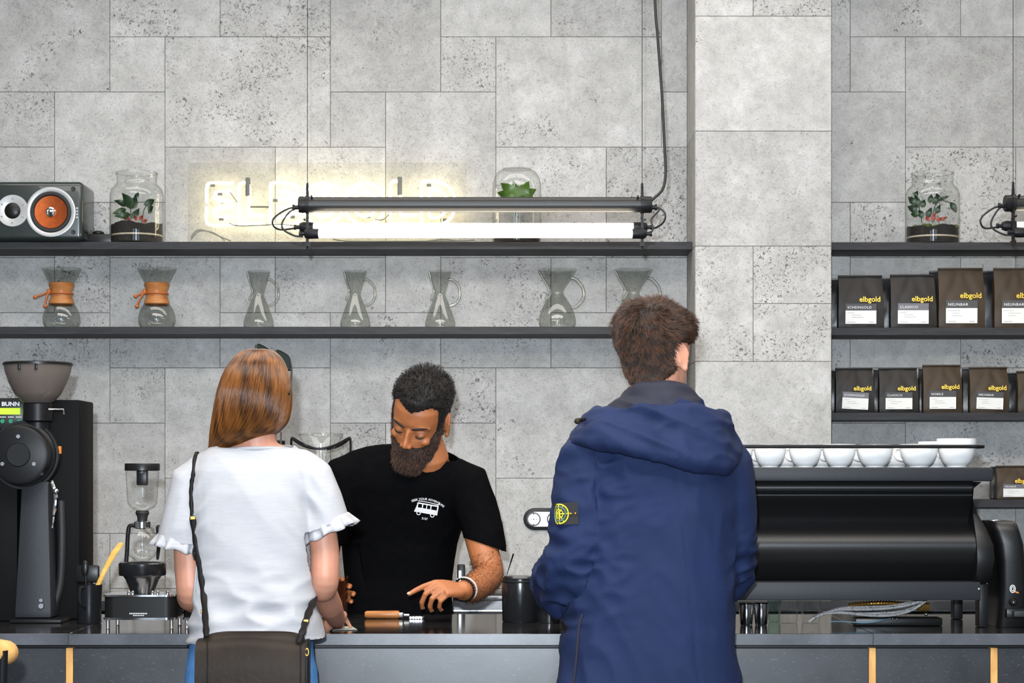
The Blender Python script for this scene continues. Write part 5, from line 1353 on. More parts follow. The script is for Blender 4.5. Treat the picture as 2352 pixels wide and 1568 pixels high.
# ------------------------------------------------------------------ bar stool in the lower left corner
DSt = 4.3
st = thing('bar_stool', 'bar stool with honey-coloured wooden back rail at lower left corner', 'bar stool', (XX(-120, DSt), DSt, 0))
path = catmull([P(16, 1499, DSt + 0.05), P(4, 1496, DSt), P(-60, 1488, DSt - 0.04), P(-150, 1485, DSt - 0.05), P(-240, 1488, DSt - 0.04), P(-320, 1494, DSt), P(-338, 1497, DSt + 0.05)], 6)
mk('back_rail', G().capsule(path, [0.022] + [0.026] * (len(path) - 2) + [0.022], 16), MT['oak'], st)
sx_ = XX(-150, DSt)
mk('seat', G().lathe([(0.001, 0.70), (0.17, 0.70), (0.185, 0.715), (0.185, 0.735), (0.17, 0.75), (0.001, 0.745)], (sx_, DSt + 0.12, 0), 36), MT['leather_dk'], st)
for a in (-1, 1):
    mk('back_post', G().tube([(sx_ + a * 0.13, DSt + 0.02, 0.72), (sx_ + a * 0.15, DSt - 0.02, ZZ(1490, DSt))], 0.011, 10), MT['black_metal'], st)
for a in (45, 135, 225, 315):
    u = Vector((math.cos(math.radians(a)), math.sin(math.radians(a)), 0))
    mk('leg', G().tube([Vector((sx_, DSt + 0.12, 0.70)) + u * 0.12, Vector((sx_, DSt + 0.12, 0.001)) + u * 0.21], 0.012, 10), MT['black_metal'], st)
mk('foot_ring', G().tube([(sx_ + 0.185 * math.cos(a), DSt + 0.12 + 0.185 * math.sin(a), 0.25) for a in np.linspace(0, 2 * math.pi, 32, endpoint=False)], 0.008, 8, closed=True), MT['black_metal'], st)
# ------------------------------------------------------------------ people: shared builders
def head_geo(M, s=1.0, nose=True):
    """skull and jaw, nose, ears in head space (y forward, z up, origin between the eyes' level and the ears)"""
    tab = [(-.128, .018, .082, -.045), (-.122, .030, .092, -.02), (-.110, .043, .099, .004), (-.085, .056, .099, .03), (-.06, .064, .097, .055), (-.03, .070, .095, .075), (0, .0735, .094, .09), (.03, .0755, .097, .098), (.06, .0745, .093, .10), (.085, .066, .078, .090), (.103, .049, .054, .070), (.113, .028, .03, .042), (.117, .008, .008, .012)]
    rings = []
    for i in range(40):
        z = -.128 + .245 * i / 39
        w_, yf, yb = interp(tab, z)
        ring = []
        for k_ in range(28):
            a = 2 * math.pi * k_ / 28; ca, sa = math.cos(a), math.sin(a)
            x = w_ * math.copysign(abs(ca) ** 0.92, ca)
            if z < -.085 and sa < 0: y = yf - 0.06 + (0.06 - max(yf + yb, 0.02) * 0 ) * 0 + sa * abs(yf - 0.06 + yb) * 0.6
            else: y = (yf if sa > 0 else yb) * math.copysign(abs(sa) ** 0.92, sa)
            ring.append(M @ (Vector((x, y, z)) * s))
        rings.append(ring)
    out = [G().loft(rings)]
    R3 = M.to_3x3()
    if nose:
        nr = []
        for (z, y0, y1, w_) in ((.016, .082, .100, .008), (.0, .082, .104, .009), (-.018, .082, .112, .011), (-.032, .082, .120, .014), (-.041, .082, .120, .0155), (-.048, .082, .108, .011)):
            nr.append([M @ (Vector((w_ * math.cos(t), y0 + (y1 - y0) * max(math.sin(t), -0.3), z)) * s) for t in np.linspace(0, 2 * math.pi, 14, endpoint=False)])
        out.append(G().loft(nr))
        for sg in (-1, 1):
            out.append(G().ball(M @ (Vector((sg * .0115, .103, -.040)) * s), (.0075 * s, .010 * s, .0075 * s), 12, 8, R3))
    for sg in (-1, 1):   # ears
        Me = M @ Matrix.Translation(Vector((sg * .079, -.012, -.006)) * s) @ Matrix.Rotation(sg * -0.45, 4, 'Z') @ Matrix.Rotation(0.18, 4, 'X')
        R = Me.to_3x3()
        out.append(G().ball(Me.translation, (.007 * s, .017 * s, .031 * s), 14, 12, R))
        rim = [Me @ (Vector((sg * .004, .018 * math.cos(t) * (0.9 if math.sin(t) > 0 else 0.7), .031 * math.sin(t))) * s) for t in np.linspace(-1.5, 3.6, 16)]
        out.append(G().tube(rim, .0042 * s, 8))
        out.append(G().ball(Me @ (Vector((0, .006, -.028)) * s), (.006 * s, .009 * s, .010 * s), 10, 8, R))
    return out

def hand_geo(M, bends, thumb=(0.6, 0.35, 0.4), mirror=1, spread=0.08, s=1.0):
    """hand: wrist at the origin, +x to the fingers, +z back of the hand, thumb on the +y*mirror side"""
    out = []
    def T(p): return M @ (Vector((p[0], p[1] * mirror, p[2])) * s)
    rings = []
    for (x, hw, ht, cz) in ((-.01, .026, .019, 0), (.01, .030, .018, 0), (.035, .038, .0165, .001), (.06, .041, .0145, .001), (.085, .041, .0125, .0), (.098, .038, .009, -.001)):
        rings.append([T((x, hw * math.copysign(abs(math.cos(t)) ** 0.7, math.cos(t)), cz + ht * math.copysign(abs(math.sin(t)) ** 0.7, math.sin(t)))) for t in np.linspace(0, 2 * math.pi, 20, endpoint=False)])
    out.append(G().loft(rings))
    Ls = [(.042, .026, .021), (.046, .029, .022), (.043, .027, .021), (.034, .021, .019)]
    ys = [.030, .010, -.011, -.030]; xs_ = [.092, .096, .092, .084]
    tips = []
    for f in range(4):
        yaw = spread * (1.5 - f) * 0.6
        p = Vector((xs_[f], ys[f], 0.0)); ang = 0.0
        pts = [Vector((xs_[f] - 0.03, ys[f] * 0.95, 0.0)), p.copy()]
        for L_, b in zip(Ls[f], bends[f]):
            ang += b
            p = p + Vector((math.cos(ang) * math.cos(yaw), math.cos(ang) * math.sin(yaw), -math.sin(ang))) * L_
            pts.append(p.copy())
        r0 = .0092 if f < 3 else .0080
        out.append(G().capsule([T(q) for q in pts], [r0 * s, r0 * s * 1.02, r0 * s * 0.95, r0 * s * 0.88, r0 * s * 0.74], 12))
        tips.append((T(pts[-1]), (T(pts[-1]) - T(pts[-2])).normalized()))
    # thumb leaves the side of the palm near its base
    a0, a1, a2 = thumb
    p = Vector((.022, .026, -.004)); d0 = Vector((math.cos(a0) , math.sin(a0), -0.25)).normalized()
    q1 = p + d0 * .040
    d1 = Vector((math.cos(a0 - a1), math.sin(a0 - a1), -0.30)).normalized(); q2 = q1 + d1 * .032
    d2 = Vector((math.cos(a0 - a1 - a2), math.sin(a0 - a1 - a2), -0.35)).normalized(); q3 = q2 + d2 * .026
    out.append(G().capsule([T(p), T(q1), T(q2), T(q3)], [.014 * s, .0115 * s, .0105 * s, .0082 * s], 12))
    tips.append((T(q3), (T(q3) - T(q2)).normalized()))
    return out, tips

def frame(origin, fwd, up):
    x = Vector(fwd).normalized(); z = Vector(up); z = (z - x * z.dot(x)).normalized(); y = z.cross(x)
    return Matrix(((x.x, y.x, z.x, origin[0]), (x.y, y.y, z.y, origin[1]), (x.z, y.z, z.z, origin[2]), (0, 0, 0, 1)))

def torso(rows, n=32, yaw=0.0, power=0.85):
    """rows: (z, cx, cy, half width, half depth)"""
    rings = []
    for (z, cx, cy, hw, hd) in rows:
        ring = []
        for k_ in range(n):
            a = 2 * math.pi * k_ / n; ca, sa = math.cos(a), math.sin(a)
            x = hw * math.copysign(abs(ca) ** power, ca); y = hd * math.copysign(abs(sa) ** power, sa)
            ring.append(Vector((cx + x * math.cos(yaw) - y * math.sin(yaw), cy + x * math.sin(yaw) + y * math.cos(yaw), z)))
        rings.append(ring)
    return G().loft(rings)

def to_local(co, M):
    A = np.array(M.inverted()); return co @ A[:3, :3].T + A[:3, 3]
def bump_by(co, nv, fn):
    d = np.array([fn(p) for p in co]); return co + nv * d[:, None]

def scalp(co, nv, faces, M, thick, name, mat, parent, s=1.0):
    """a skin-tight mass grown from the head surface where thick(local) > 0"""
    loc = to_local(co, M) / s
    near = np.linalg.norm(loc, axis=1) < 0.19
    t = np.zeros(len(co)); idx = np.where(near)[0]
    for i in idx: t[i] = thick(loc[i])
    keep = [f for f in faces if any(t[i] > 0 for i in f)]
    used = sorted({i for f in keep for i in f}); mp = {a: b for b, a in enumerate(used)}
    c2 = co[used] + nv[used] * np.maximum(t[used], -0.002)[:, None]
    f2 = [tuple(mp[i] for i in f) for f in keep]
    o = mk_np(name, c2, f2, mat, parent)
    return o, co[used], nv[used], t[used], f2

def tufts(co, nv, t, faces, n, length, direction, k=6, curl=0.0, jitter=0.35, seed=1, base=0.0, curlr=0.006):
    """short hair: strands rooted on a patch of surface"""
    rng = np.random.RandomState(seed)
    fa = [f for f in faces if min(t[i] for i in f) > 0.0005]
    if not fa: return np.zeros((0, k, 3))
    tri = np.array([f[:3] for f in fa])
    ar = np.linalg.norm(np.cross(co[tri[:, 1]] - co[tri[:, 0]], co[tri[:, 2]] - co[tri[:, 0]]), axis=1); ar /= ar.sum()
    pick = rng.choice(len(tri), n, p=ar)
    w_ = rng.dirichlet((1, 1, 1), n)
    P0 = (co[tri[pick]] * w_[:, :, None]).sum(1); N0 = (nv[tri[pick]] * w_[:, :, None]).sum(1); T0 = (t[tri[pick]] * w_).sum(1)
    out = np.zeros((n, k, 3))
    for i in range(n):
        d = np.array(direction(P0[i], N0[i])) + rng.normal(0, jitter, 3) * 0.5
        d /= (np.linalg.norm(d) + 1e-9)
        L_ = length(P0[i], T0[i]) * rng.uniform(0.75, 1.2)
        ph = rng.uniform(0, 6.28); u = np.cross(d, N0[i] + 1e-3); u /= np.linalg.norm(u) + 1e-9; v = np.cross(d, u)
        for j in range(k):
            q = j / (k - 1)
            p = P0[i] + N0[i] * (base * T0[i]) + d * L_ * q + N0[i] * (T0[i] * 0.5 * math.sin(q * 2.2))
            if curl: p = p + (u * math.cos(ph + q * curl) + v * math.sin(ph + q * curl)) * curlr * q
            out[i, j] = p
    return out

def folds(p, seed, amp, sx, sy, sz):
    q = Vector((p[0] * sx + seed, p[1] * sy - seed, p[2] * sz + seed * 0.5))
    v = noise.noise(q); return amp * (1 - abs(v) * 2.0)
def legs(parent, base, hip_w, z_hip, r_hip, r_knee, mat_tr, mat_shoe, yaw_back=1, name='trousers', hd=0.11, extra=None, y_off=0.0):
    bx_, by_ = base
    gs = [torso([(z_hip - 0.16, bx_, by_ + y_off, hip_w * 0.98, hd), (z_hip - 0.08, bx_, by_ + y_off, hip_w, hd * 1.04), (z_hip, bx_, by_ + y_off, hip_w * 0.94, hd * 0.95), (z_hip + 0.07, bx_, by_ + y_off, hip_w * 0.86, hd * 0.86)], 28)]
    for sg in (-1, 1):
        x = bx_ + sg * hip_w * 0.52
        gs.append(G().capsule([(x, by_ + y_off, z_hip - 0.12), (x + sg * 0.01, by_, z_hip - 0.30), (x + sg * 0.012, by_ - 0.0, 0.50), (x + sg * 0.012, by_, 0.28), (x + sg * 0.012, by_, 0.09)], [r_hip, r_hip * 0.9, r_knee, r_knee * 0.86, r_knee * 0.85], 18))
    co, nv, fs = fuse(gs, 0.010, 3)
    co = bump_by(co, nv, lambda p: folds(p, 3.1, 0.003, 9, 9, 14))
    mk_np(name, co, fs, MT[mat_tr], parent)
    for sg in (-1, 1):
        x = bx_ + sg * hip_w * 0.52 + sg * 0.012
        f = yaw_back
        g = G().loft([[(x + hw * math.cos(t), by_ + f * (y + 0.0) , 0.004 + max(0, h * math.sin(t)) ) for t in np.linspace(0, 2 * math.pi, 16, endpoint=False)] for (y, hw, h) in ((-.075, .025, .05), (-.06, .036, .085), (-.02, .039, .10), (.05, .042, .075), (.11, .046, .055), (.16, .042, .045), (.185, .02, .03))])
        mk('shoe', g, MT[mat_shoe], parent)

def limb(pts, radii, n=16, k_=4):
    pts = [Vector(p) for p in pts]; path = catmull(pts, k_); R_ = []
    for i in range(len(pts) - 1):
        for q in range(k_): R_.append(radii[i] + (radii[i + 1] - radii[i]) * q / k_)
    R_.append(radii[-1]); return G().capsule(path, R_, n)

# ------------------------------------------------------------------ the man in the navy jacket
DM = 5.25
def Q(px, py, d=DM): return P(px, py, d)
man = thing('person', 'person seen from behind in navy hooded jacket with short brown hair', 'person', (XX(1500, DM), DM, 0))
mx = lambda px: XX(px, DM)
Mh = Matrix.Translation(Q(1506, 818)) @ Matrix.Rotation(math.radians(-33), 4, 'Z') @ Matrix.Rotation(math.radians(-6), 4, 'X')
HS = 1.06
gs = head_geo(Mh, HS)
neck_top = Q(1500, 850, DM - 0.01); neck_bot = Q(1498, 985, DM)
gs.append(G().capsule([neck_top, Q(1496, 905, DM - 0.01), neck_bot], [0.060, 0.058, 0.068], 20))
gs.append(torso([(0.95, mx(1495), DM, .15, .10), (1.15, mx(1500), DM, .14, .095), (1.35, mx(1505), DM, .16, .10), (1.44, mx(1505), DM, .15, .085), (1.50, mx(1503), DM, .08, .06)]))
# bare forearms and hands inside the sleeves, reaching to the bar
LW, RW = Vector((mx(1275), 5.50, 1.075)), Vector((mx(1645), 5.56, 1.07))
gs.append(G().capsule([Q(1370, 1040), Q(1338, 1330, 5.22), LW], [.045, .040, .027], 14))
gs.append(G().capsule([Q(1650, 1060), Q(1682, 1300, 5.30), RW], [.045, .040, .027], 14))
h1, _ = hand_geo(frame(LW, (0.25, 1, -0.2), (0.1, 0.2, 1)), [(0.3, 0.4, 0.3)] * 4, mirror=-1)
h2, _ = hand_geo(frame(RW, (-0.35, 1, -0.2), (0, 0.2, 1)), [(0.3, 0.4, 0.3)] * 4, mirror=1)
gs += h1 + h2
co, nv, fs = fuse(gs, 0.0042, 3)
mk_np('body', co, fs, MT['skin_m'], man)
# hair: full on the crown, clipped at the nape
def man_thick(p):
    x, y, z = p
    front = 0.055 - 0.35 * max(0, z - 0.05)        # hairline ahead of the ears
    low = -0.072 if y < -0.045 else -0.072 + (y + 0.045) * 1.35
    if y > front + 0.05 * min(1, max(0, (z - 0.04) / 0.05)): return 0
    e = z - low
    if abs(x) > 0.068 and y > -0.038 and z < 0.034: return 0
    if e <= -0.004: return 0
    side = 0.004 + 0.013 * min(1, max(0, (z + 0.02) / 0.085))
    return side * min(1, (e + 0.004) / 0.016) * (1 + 0.3 * noise.noise(Vector((x * 30, y * 30, z * 30))))
sc_o, c2, n2, t2, f2 = scalp(co, nv, fs, Mh, man_thick, 'hair', MT['hair_brown_base'], man, HS)
crown = np.array(Mh @ Vector((0.012, -0.062, 0.085)))
def man_dir(p, n):
    r = p - crown; r = r - n * r.dot(n); L_ = np.linalg.norm(r) + 1e-6; r /= L_
    sw = np.cross(n, r)
    return r * 1.0 + sw * 0.5 + n * (0.55 if L_ < 0.045 else 0.22) + np.array((0, 0, -0.12)) + 0.6 * np.array([noise.noise(Vector(p * 38)), noise.noise(Vector(p * 38 + 9)), noise.noise(Vector(p * 38 + 21))])
S_ = tufts(c2, n2, t2, f2, 11000, lambda p, t: 0.007 + 1.0 * t, man_dir, 5, jitter=0.3, seed=3, base=0.75)
hair_curves('hair_strands', S_, 0.00055, 0.00018, MT['hair_brown'], sc_o)
# jacket: one sewn shell over torso and sleeves, hem below the hips
jr = [(0.72, mx(1490), DM - .005, .252, .165), (0.84, mx(1489), DM - .005, .228, .160), (1.0, mx(1496), DM, .210, .150), (1.15, mx(1510), DM, .200, .145), (1.28, mx(1516), DM, .200, .145), (1.38, mx(1515), DM, .205, .140), (1.45, mx(1510), DM, .185, .120), (1.505, mx(1503), DM, .135, .095), (1.54, mx(1500), DM, .092, .080), (1.57, mx(1498), DM, .075, .072)]
gs = [torso(jr, 36)]
SLl = [Q(1392, 1020, DM), Q(1362, 1060, DM - .01), Q(1352, 1140, DM - .02), Q(1346, 1240, DM - .03), Q(1338, 1310, DM - .02), Q(1322, 1338, DM + .05), Q(1300, 1338, DM + .14), LW + Vector((0, -.02, 0)), LW + Vector((0.02, .06, -.01))]
gs.append(G().capsule(SLl, [.070, .078, .078, .078, .082, .082, .070, .050, .048], 22))
SLr = [Q(1620, 1035, DM), Q(1650, 1075, DM), Q(1660, 1160, DM + .01), Q(1662, 1250, DM + .03), Q(1660, 1310, DM + .08), Q(1655, 1318, DM + .17), RW + Vector((0, -.03, 0)), RW + Vector((-.02, .05, -.01))]
gs.append(G().capsule(SLr, [.072, .078, .076, .076, .074, .062, .048, .046], 22))
co, nv, fs = fuse(gs, 0.0075, 5)
def jk(p):
    v = folds(p, 1.7, 0.012, 6, 6, 2.0) + folds((p[0] + 0.4 * p[2], p[1], p[2]), 8.3, 0.006, 13, 13, 6)
    # creases gather at the bent elbow and under the arm
    for (cx_, cy_, cz_, r, a) in ((mx(1335), DM, ZZ(1330, DM), .13, .020), (mx(1300), DM + .1, ZZ(1330, DM), .12, .018), (mx(1400), DM - .05, ZZ(1090, DM), .11, .015), (mx(1690), DM + .05, ZZ(1310, DM), .10, .013)):
        e = math.exp(-(((p[0] - cx_) ** 2 + (p[1] - cy_) ** 2 + (p[2] - cz_) ** 2) / (r * r)))
        if e > 0.03: v += a * e * (1 - 2.4 * abs(noise.noise(Vector((p[0] * 10 + p[2] * 16, p[1] * 9, p[2] * 24 - p[0] * 14)))))
    # centre back seam
    v -= 0.0022 * math.exp(-((p[0] - mx(1560 + (p[2] - 1.2) * -90)) / 0.004) ** 2) * (1 if p[1] < DM else 0)
    return v
co = bump_by(co, nv, jk)
co, fs = clip(co, fs, [((mx(1490), DM, 0.735), (0, 0, -1), 0.5), (LW + Vector((0.012, .03, -.006)), (0.25, 1, -0.2), .09), (RW + Vector((-.01, .02, 0)), (-.35, 1, -.2), .09), ((mx(1498), DM, 1.56), (0, 0, 1), 0.13)])
jo = mk_np('jacket', co, fs, MT['jacket'], man)
thicken(jo, 0.003)
# hood: collar rising round the neck, roll, and drape over the upper back
rings = []
NA = 44
for i in range(NA + 1):
    u = -2.45 + 4.9 * i / NA                     # 0 = towards the camera (his back)
    dirv = Vector((math.sin(u), -math.cos(u), 0))
    back = max(0, math.cos(u * 0.62)); sl = math.sin(u)
    drape = (0.012 + 0.072 * back ** 1.6) * (1 + 0.75 * sl * (1 if sl > 0 else 0.6))
    # the drape is fuller towards the right shoulder
    cxy = Vector((mx(1502 + 22 * max(0, sl)), DM - 0.005, 0))
    w1 = 0.018 * noise.noise(Vector((u * 2.1, 0.3, 1))) + 0.009 * noise.noise(Vector((u * 5.0, 4.3, 1)))
    zt = 1.592 + 0.018 * back - 0.050 * (1 - back)
    wid = 1.0 + 0.50 * abs(sl) * (1 if sl < 0 else 0.55)
    sec = [(0.070, zt - 0.005), (0.078, zt), (0.088 * (1 + 0.1 * (wid - 1)), zt - 0.022), (0.100 * (0.7 + 0.3 * wid), zt - 0.050 + w1), (0.112 * (0.6 + 0.4 * wid), zt - 0.074 + w1), (0.126 * (0.55 + 0.45 * wid), zt - 0.052 + w1), (0.142 * (0.52 + 0.48 * wid), zt - 0.054), (0.153 * (0.5 + 0.5 * wid), zt - 0.078 - drape * 0.25), (0.160 * (0.5 + 0.5 * wid) + 0.012 * back, zt - 0.088 - drape * 0.6 + w1), (0.160 * (0.5 + 0.5 * wid) + 0.020 * back, zt - 0.095 - drape * 0.95), (0.148 * (0.5 + 0.5 * wid) + 0.018 * back, zt - 0.104 - drape * 1.02), (0.130 * (0.5 + 0.5 * wid), zt - 0.098 - drape * 0.7), (0.105, zt - 0.09), (0.080, zt - 0.05)]
    if i in (0, NA): sec = [(0.09 + (a - 0.09) * 0.25, zt - 0.05 + (b - zt + 0.05) * 0.25) for a, b in sec]
    rings.append([cxy + dirv * a + Vector((0, 0, b)) for a, b in sec])
hood = G().loft(rings)
co, nv, fs = fuse([hood], 0.0055, 3)
co = bump_by(co, nv, lambda p: folds((p[0] + 0.5 * p[2], p[1], p[2] + 0.45 * p[0]), 5.2, 0.012, 4, 8, 17) + folds(p, 2.2, 0.0045, 16, 16, 26))
ho = mk_np('hood', co, fs, MT['jacket'], man)
ho.data.materials.append(MT['jacket_in'])      # dark lining shows inside the collar and the mouth of the hood
hcx, hcy = mx(1506), DM - 0.005
for pl in ho.data.polygons:
    c_ = pl.center + Vector(WORLD[man.name]); r_ = math.hypot(c_.x - hcx, c_.y - hcy)
    u_ = math.atan2(c_.x - hcx, -(c_.y - hcy)); bk_ = max(0, math.cos(u_ * 0.62)); wd_ = 1.0 + 0.50 * abs(math.sin(u_)) * (1 if u_ < 0 else 0.55)
    if r_ < 0.112 * (0.6 + 0.4 * wd_) + 0.004 * math.sin(9 * u_) and c_.z > 1.592 + 0.018 * bk_ - 0.05 * (1 - bk_) - 0.085: pl.material_index = 1
tgl = mk('cord_toggle', G().capsule([Q(1343, 962, 5.16), Q(1326, 966, 5.15)], [.004, .007], 10), MT['leather_bk'], ho)
mk('toggle_bead', G().ball(Q(1326, 967, 5.145), .008, 12, 8), MT['leather_dk'], tgl)
g = G()
for i in range(7): g.box(mx(1428 + i * 14) - .0022, mx(1428 + i * 14) + .0022, 5.052, 5.06, 1.512 - i * 0.001, 1.515 - i * 0.001)
# side pocket zip, sleeve badge
mk('pocket_zip', G().tube(catmull([Q(1338, 1410, 5.112), Q(1330, 1440, 5.108), Q(1325, 1500, 5.102), Q(1318, 1568, 5.098)], 6), .0034, 8), MT['jacket_in'], jo)
Mb = Matrix.Translation(Q(1283, 1180, 5.150)) @ Matrix.Rotation(math.radians(-16), 4, 'Z') @ Matrix.Rotation(math.radians(-3), 4, 'Y')
Mb2 = Matrix.Translation(Q(1283, 1180, 5.150)) @ Matrix.Rotation(math.radians(-78), 4, 'Z') @ Matrix.Rotation(math.radians(-3), 4, 'Y')
bd = mk('sleeve_badge', G().box(0, .052, -.0025, .0015, -.028, .028).xf(Mb).merge(G().box(-.045, 0.0, -.0025, .0015, -.028, .028).xf(Mb2)), MT['patch'], man, smooth=False)
def arcy(M_, r, a0, a1, rr, n=18): return G().tube([M_ @ Vector((.002 + r * math.cos(a), -.0034, r * math.sin(a))) for a in np.linspace(a0, a1, n)], rr, 6)
H_ = math.pi / 2
g = G(); g2 = G()
for M_, s0 in ((Mb, -H_), (Mb2, H_)):
    g.merge(arcy(M_, .0245, s0, s0 + math.pi, .0019)); g.merge(arcy(M_, .0105, s0, s0 + math.pi, .0013))
    g2.merge(arcy(M_, .0175, s0, s0 + math.pi, .0030))
    e_ = 1 if M_ is Mb else -1
    g.tube([M_ @ Vector((.002, -.0036, 0)), M_ @ Vector((.002 + e_ * .0245, -.0036, 0))], .0016, 6)
    for q_ in (-1, 1): g.tube([M_ @ Vector((.002, -.0036, 0)), M_ @ Vector((.002 + e_ * .012, -.0036, q_ * .021))], .0012, 6)
g.tube([Mb @ Vector((.002, -.0036, -.0245)), Mb @ Vector((.002, -.0036, .0245))], .0016, 6)
g.tube([Mb @ Vector((.026, -.0036, 0)), Mb @ Vector((.033, -.0036, 0))], .0013, 6)
mk('compass_emblem', g, MT['thread'], bd)
mk('emblem_fill', g2, MT['thread_green'], bd)
for bx_ in (.033, .045): mk('badge_button', G().ball(Mb @ Vector((bx_, -.003, -.001)), .0036, 10, 8), MT['brass'], bd)
legs(man, (mx(1495), DM), .17, 0.84, .088, .066, 'denim_dk', 'leather_bk', 1)

# ------------------------------------------------------------------ the woman in the pale T-shirt
DW = 5.2
wx_ = lambda px: XX(px, DW)
def W_(px, py, d=DW): return P(px, py, d)
wom = thing('person', 'person seen from behind in pale grey T-shirt with long auburn hair', 'person', (wx_(585), DW, 0))
Mw = Matrix.Translation(W_(582, 908, DW + .01)) @ Matrix.Rotation(math.radians(12), 4, 'Z') @ Matrix.Rotation(math.radians(-14), 4, 'X')
gs = head_geo(Mw, 0.94)
gs.append(G().capsule([W_(585, 960, DW + .0), W_(590, 1010, DW - .01), W_(588, 1070, DW)], [.050, .050, .062], 18))
gs.append(torso([(0.92, wx_(588), DW, .135, .095), (1.05, wx_(588), DW, .115, .085), (1.2, wx_(585), DW, .125, .09), (1.33, wx_(582), DW, .145, .09), (1.40, wx_(582), DW, .150, .075), (1.44, wx_(585), DW, .10, .06), (1.46, wx_(588), DW, .06, .05)]))
lw_, rw_ = Vector((wx_(500), 5.50, 1.01)), Vector((wx_(748), 5.53, 0.985))
gs.append(limb([W_(448, 1125), W_(434, 1250), W_(437, 1345, DW - .01), W_(439, 1366, DW + .012), W_(442, 1374, DW + .055), (lw_ + W_(440, 1372, DW)) / 2 + Vector((0, 0, -.005)), lw_], [.034, .039, .037, .036, .036, .034, .024], 16))
gs.append(limb([W_(708, 1120), W_(742, 1235), W_(746, 1320, DW - .01), W_(743, 1346, DW + .012), W_(741, 1354, DW + .055), (rw_ + W_(740, 1350, DW)) / 2 + Vector((0, 0, -.004)), rw_], [.034, .038, .037, .037, .036, .034, .024], 16))
h1, _ = hand_geo(frame(lw_, (0.6, 0.8, -.1), (0, 0, 1)), [(0.3, 0.5, 0.3)] * 4, mirror=-1, s=.9)
h2, tips = hand_geo(frame(rw_, (-0.15, 1.0, -0.10), (-0.5, 0.1, 0.8)), [(0.35, 0.5, 0.35)] * 4, mirror=1, s=.9)
gs += h1 + h2
co, nv, fs = fuse(gs, 0.0042, 3)
mk_np('body', co, fs, MT['skin_w'], wom)
nt_ = mk('banknote', G().box(-.035, .035, -.06, .06, -.0004, .0004).xf(Matrix.Translation((wx_(752), 5.655, CT + .006)) @ Matrix.Rotation(.2, 4, 'Z')), MT['paper'], smooth=False)
nt_.location.z = CT + 0.0012
tag(nt_, 'grey banknote under the right hand of the woman on the bar', 'banknote')
# T-shirt
tr = [(0.945, wx_(589), DW - .005, .176, .125), (0.98, wx_(588), DW - .004, .164, .12), (1.04, wx_(586), DW, .152, .112), (1.13, wx_(585), DW, .147, .106), (1.24, wx_(584), DW, .150, .106), (1.33, wx_(581), DW, .160, .106), (1.39, wx_(580), DW, .162, .094), (1.425, wx_(582), DW, .142, .080), (1.452, wx_(585), DW, .105, .066), (1.475, wx_(586), DW, .080, .060), (1.50, wx_(587), DW, .062, .055)]
gs = [torso(tr, 36)]
sl1 = [W_(470, 1085), W_(440, 1105), W_(428, 1165, DW), W_(420, 1230, DW), W_(414, 1290, DW)]
sl2 = [W_(688, 1075), W_(712, 1098), W_(732, 1150, DW), W_(748, 1205, DW), W_(760, 1260, DW)]
gs.append(G().capsule(sl1, [.050, .056, .056, .058, .060], 20))
gs.append(G().capsule(sl2, [.050, .056, .058, .060, .062], 20))
co, nv, fs = fuse(gs, 0.0062, 5)
def tw(p):
    v = folds((p[0] + 0.3 * p[2], p[1], p[2]), 4.4, 0.0055, 7, 7, 4) 
    e = math.exp(-((p[2] - 1.04) / 0.10) ** 2)
    v += e * 0.013 * (1 - 2.2 * abs(noise.noise(Vector((p[0] * 7 + p[2] * 9, p[1] * 6, p[2] * 20 - p[0] * 5 + 3)))))
    e2 = math.exp(-(((p[0] - wx_(705)) / .05) ** 2 + ((p[2] - ZZ(1170, DW)) / .09) ** 2))
    v += e2 * 0.010 * (1 - 2.2 * abs(noise.noise(Vector((p[0] * 22 + p[2] * 10, p[1] * 6, p[2] * 9 + 7)))))
    e3 = math.exp(-(((p[0] - wx_(452)) / .05) ** 2 + ((p[2] - ZZ(1190, DW)) / .09) ** 2))
    return v + e3 * 0.010 * (1 - 2.2 * abs(noise.noise(Vector((p[0] * 22 - p[2] * 10, p[1] * 6, p[2] * 9 + 17)))))
co = bump_by(co, nv, tw)
hem_n = (0.04, 0, -1)
co, fs = clip(co, fs, [((wx_(588), DW, 0.957), hem_n, 0.35), (W_(418, 1246), (-.10, 0, -1), .085), (W_(752, 1208), (.34, 0, -1), .085), (W_(586, 1024, DW), (0.02, -0.10, 1), 0.10)])
ts = mk_np('t_shirt', co, fs, MT['tee_grey'], wom)
from mathutils.bvhtree import BVHTree
bv_w = BVHTree.FromPolygons([tuple(p) for p in co], fs)
def on_back(px, py, lift=.004, d=DW - .06):
    d_ = (P(px, py, 1.0) - Vector((0, 0, HC))).normalized(); hit = bv_w.ray_cast(Vector((0, 0, HC)), d_)
    return P(px, py, d) if hit[0] is None else hit[0] - d_ * lift
thicken(ts, 0.0016)
nb = [W_(586, 1034, DW) + Vector((.088 * math.cos(a), .068 * math.sin(a), .002 * math.cos(a) - .004 * math.sin(a))) for a in np.linspace(0, 2 * math.pi, 40, endpoint=False)]
mk('neck_band', G().tube(nb, .0055, 8, closed=True, flat=1.0), MT['tee_grey'], ts)
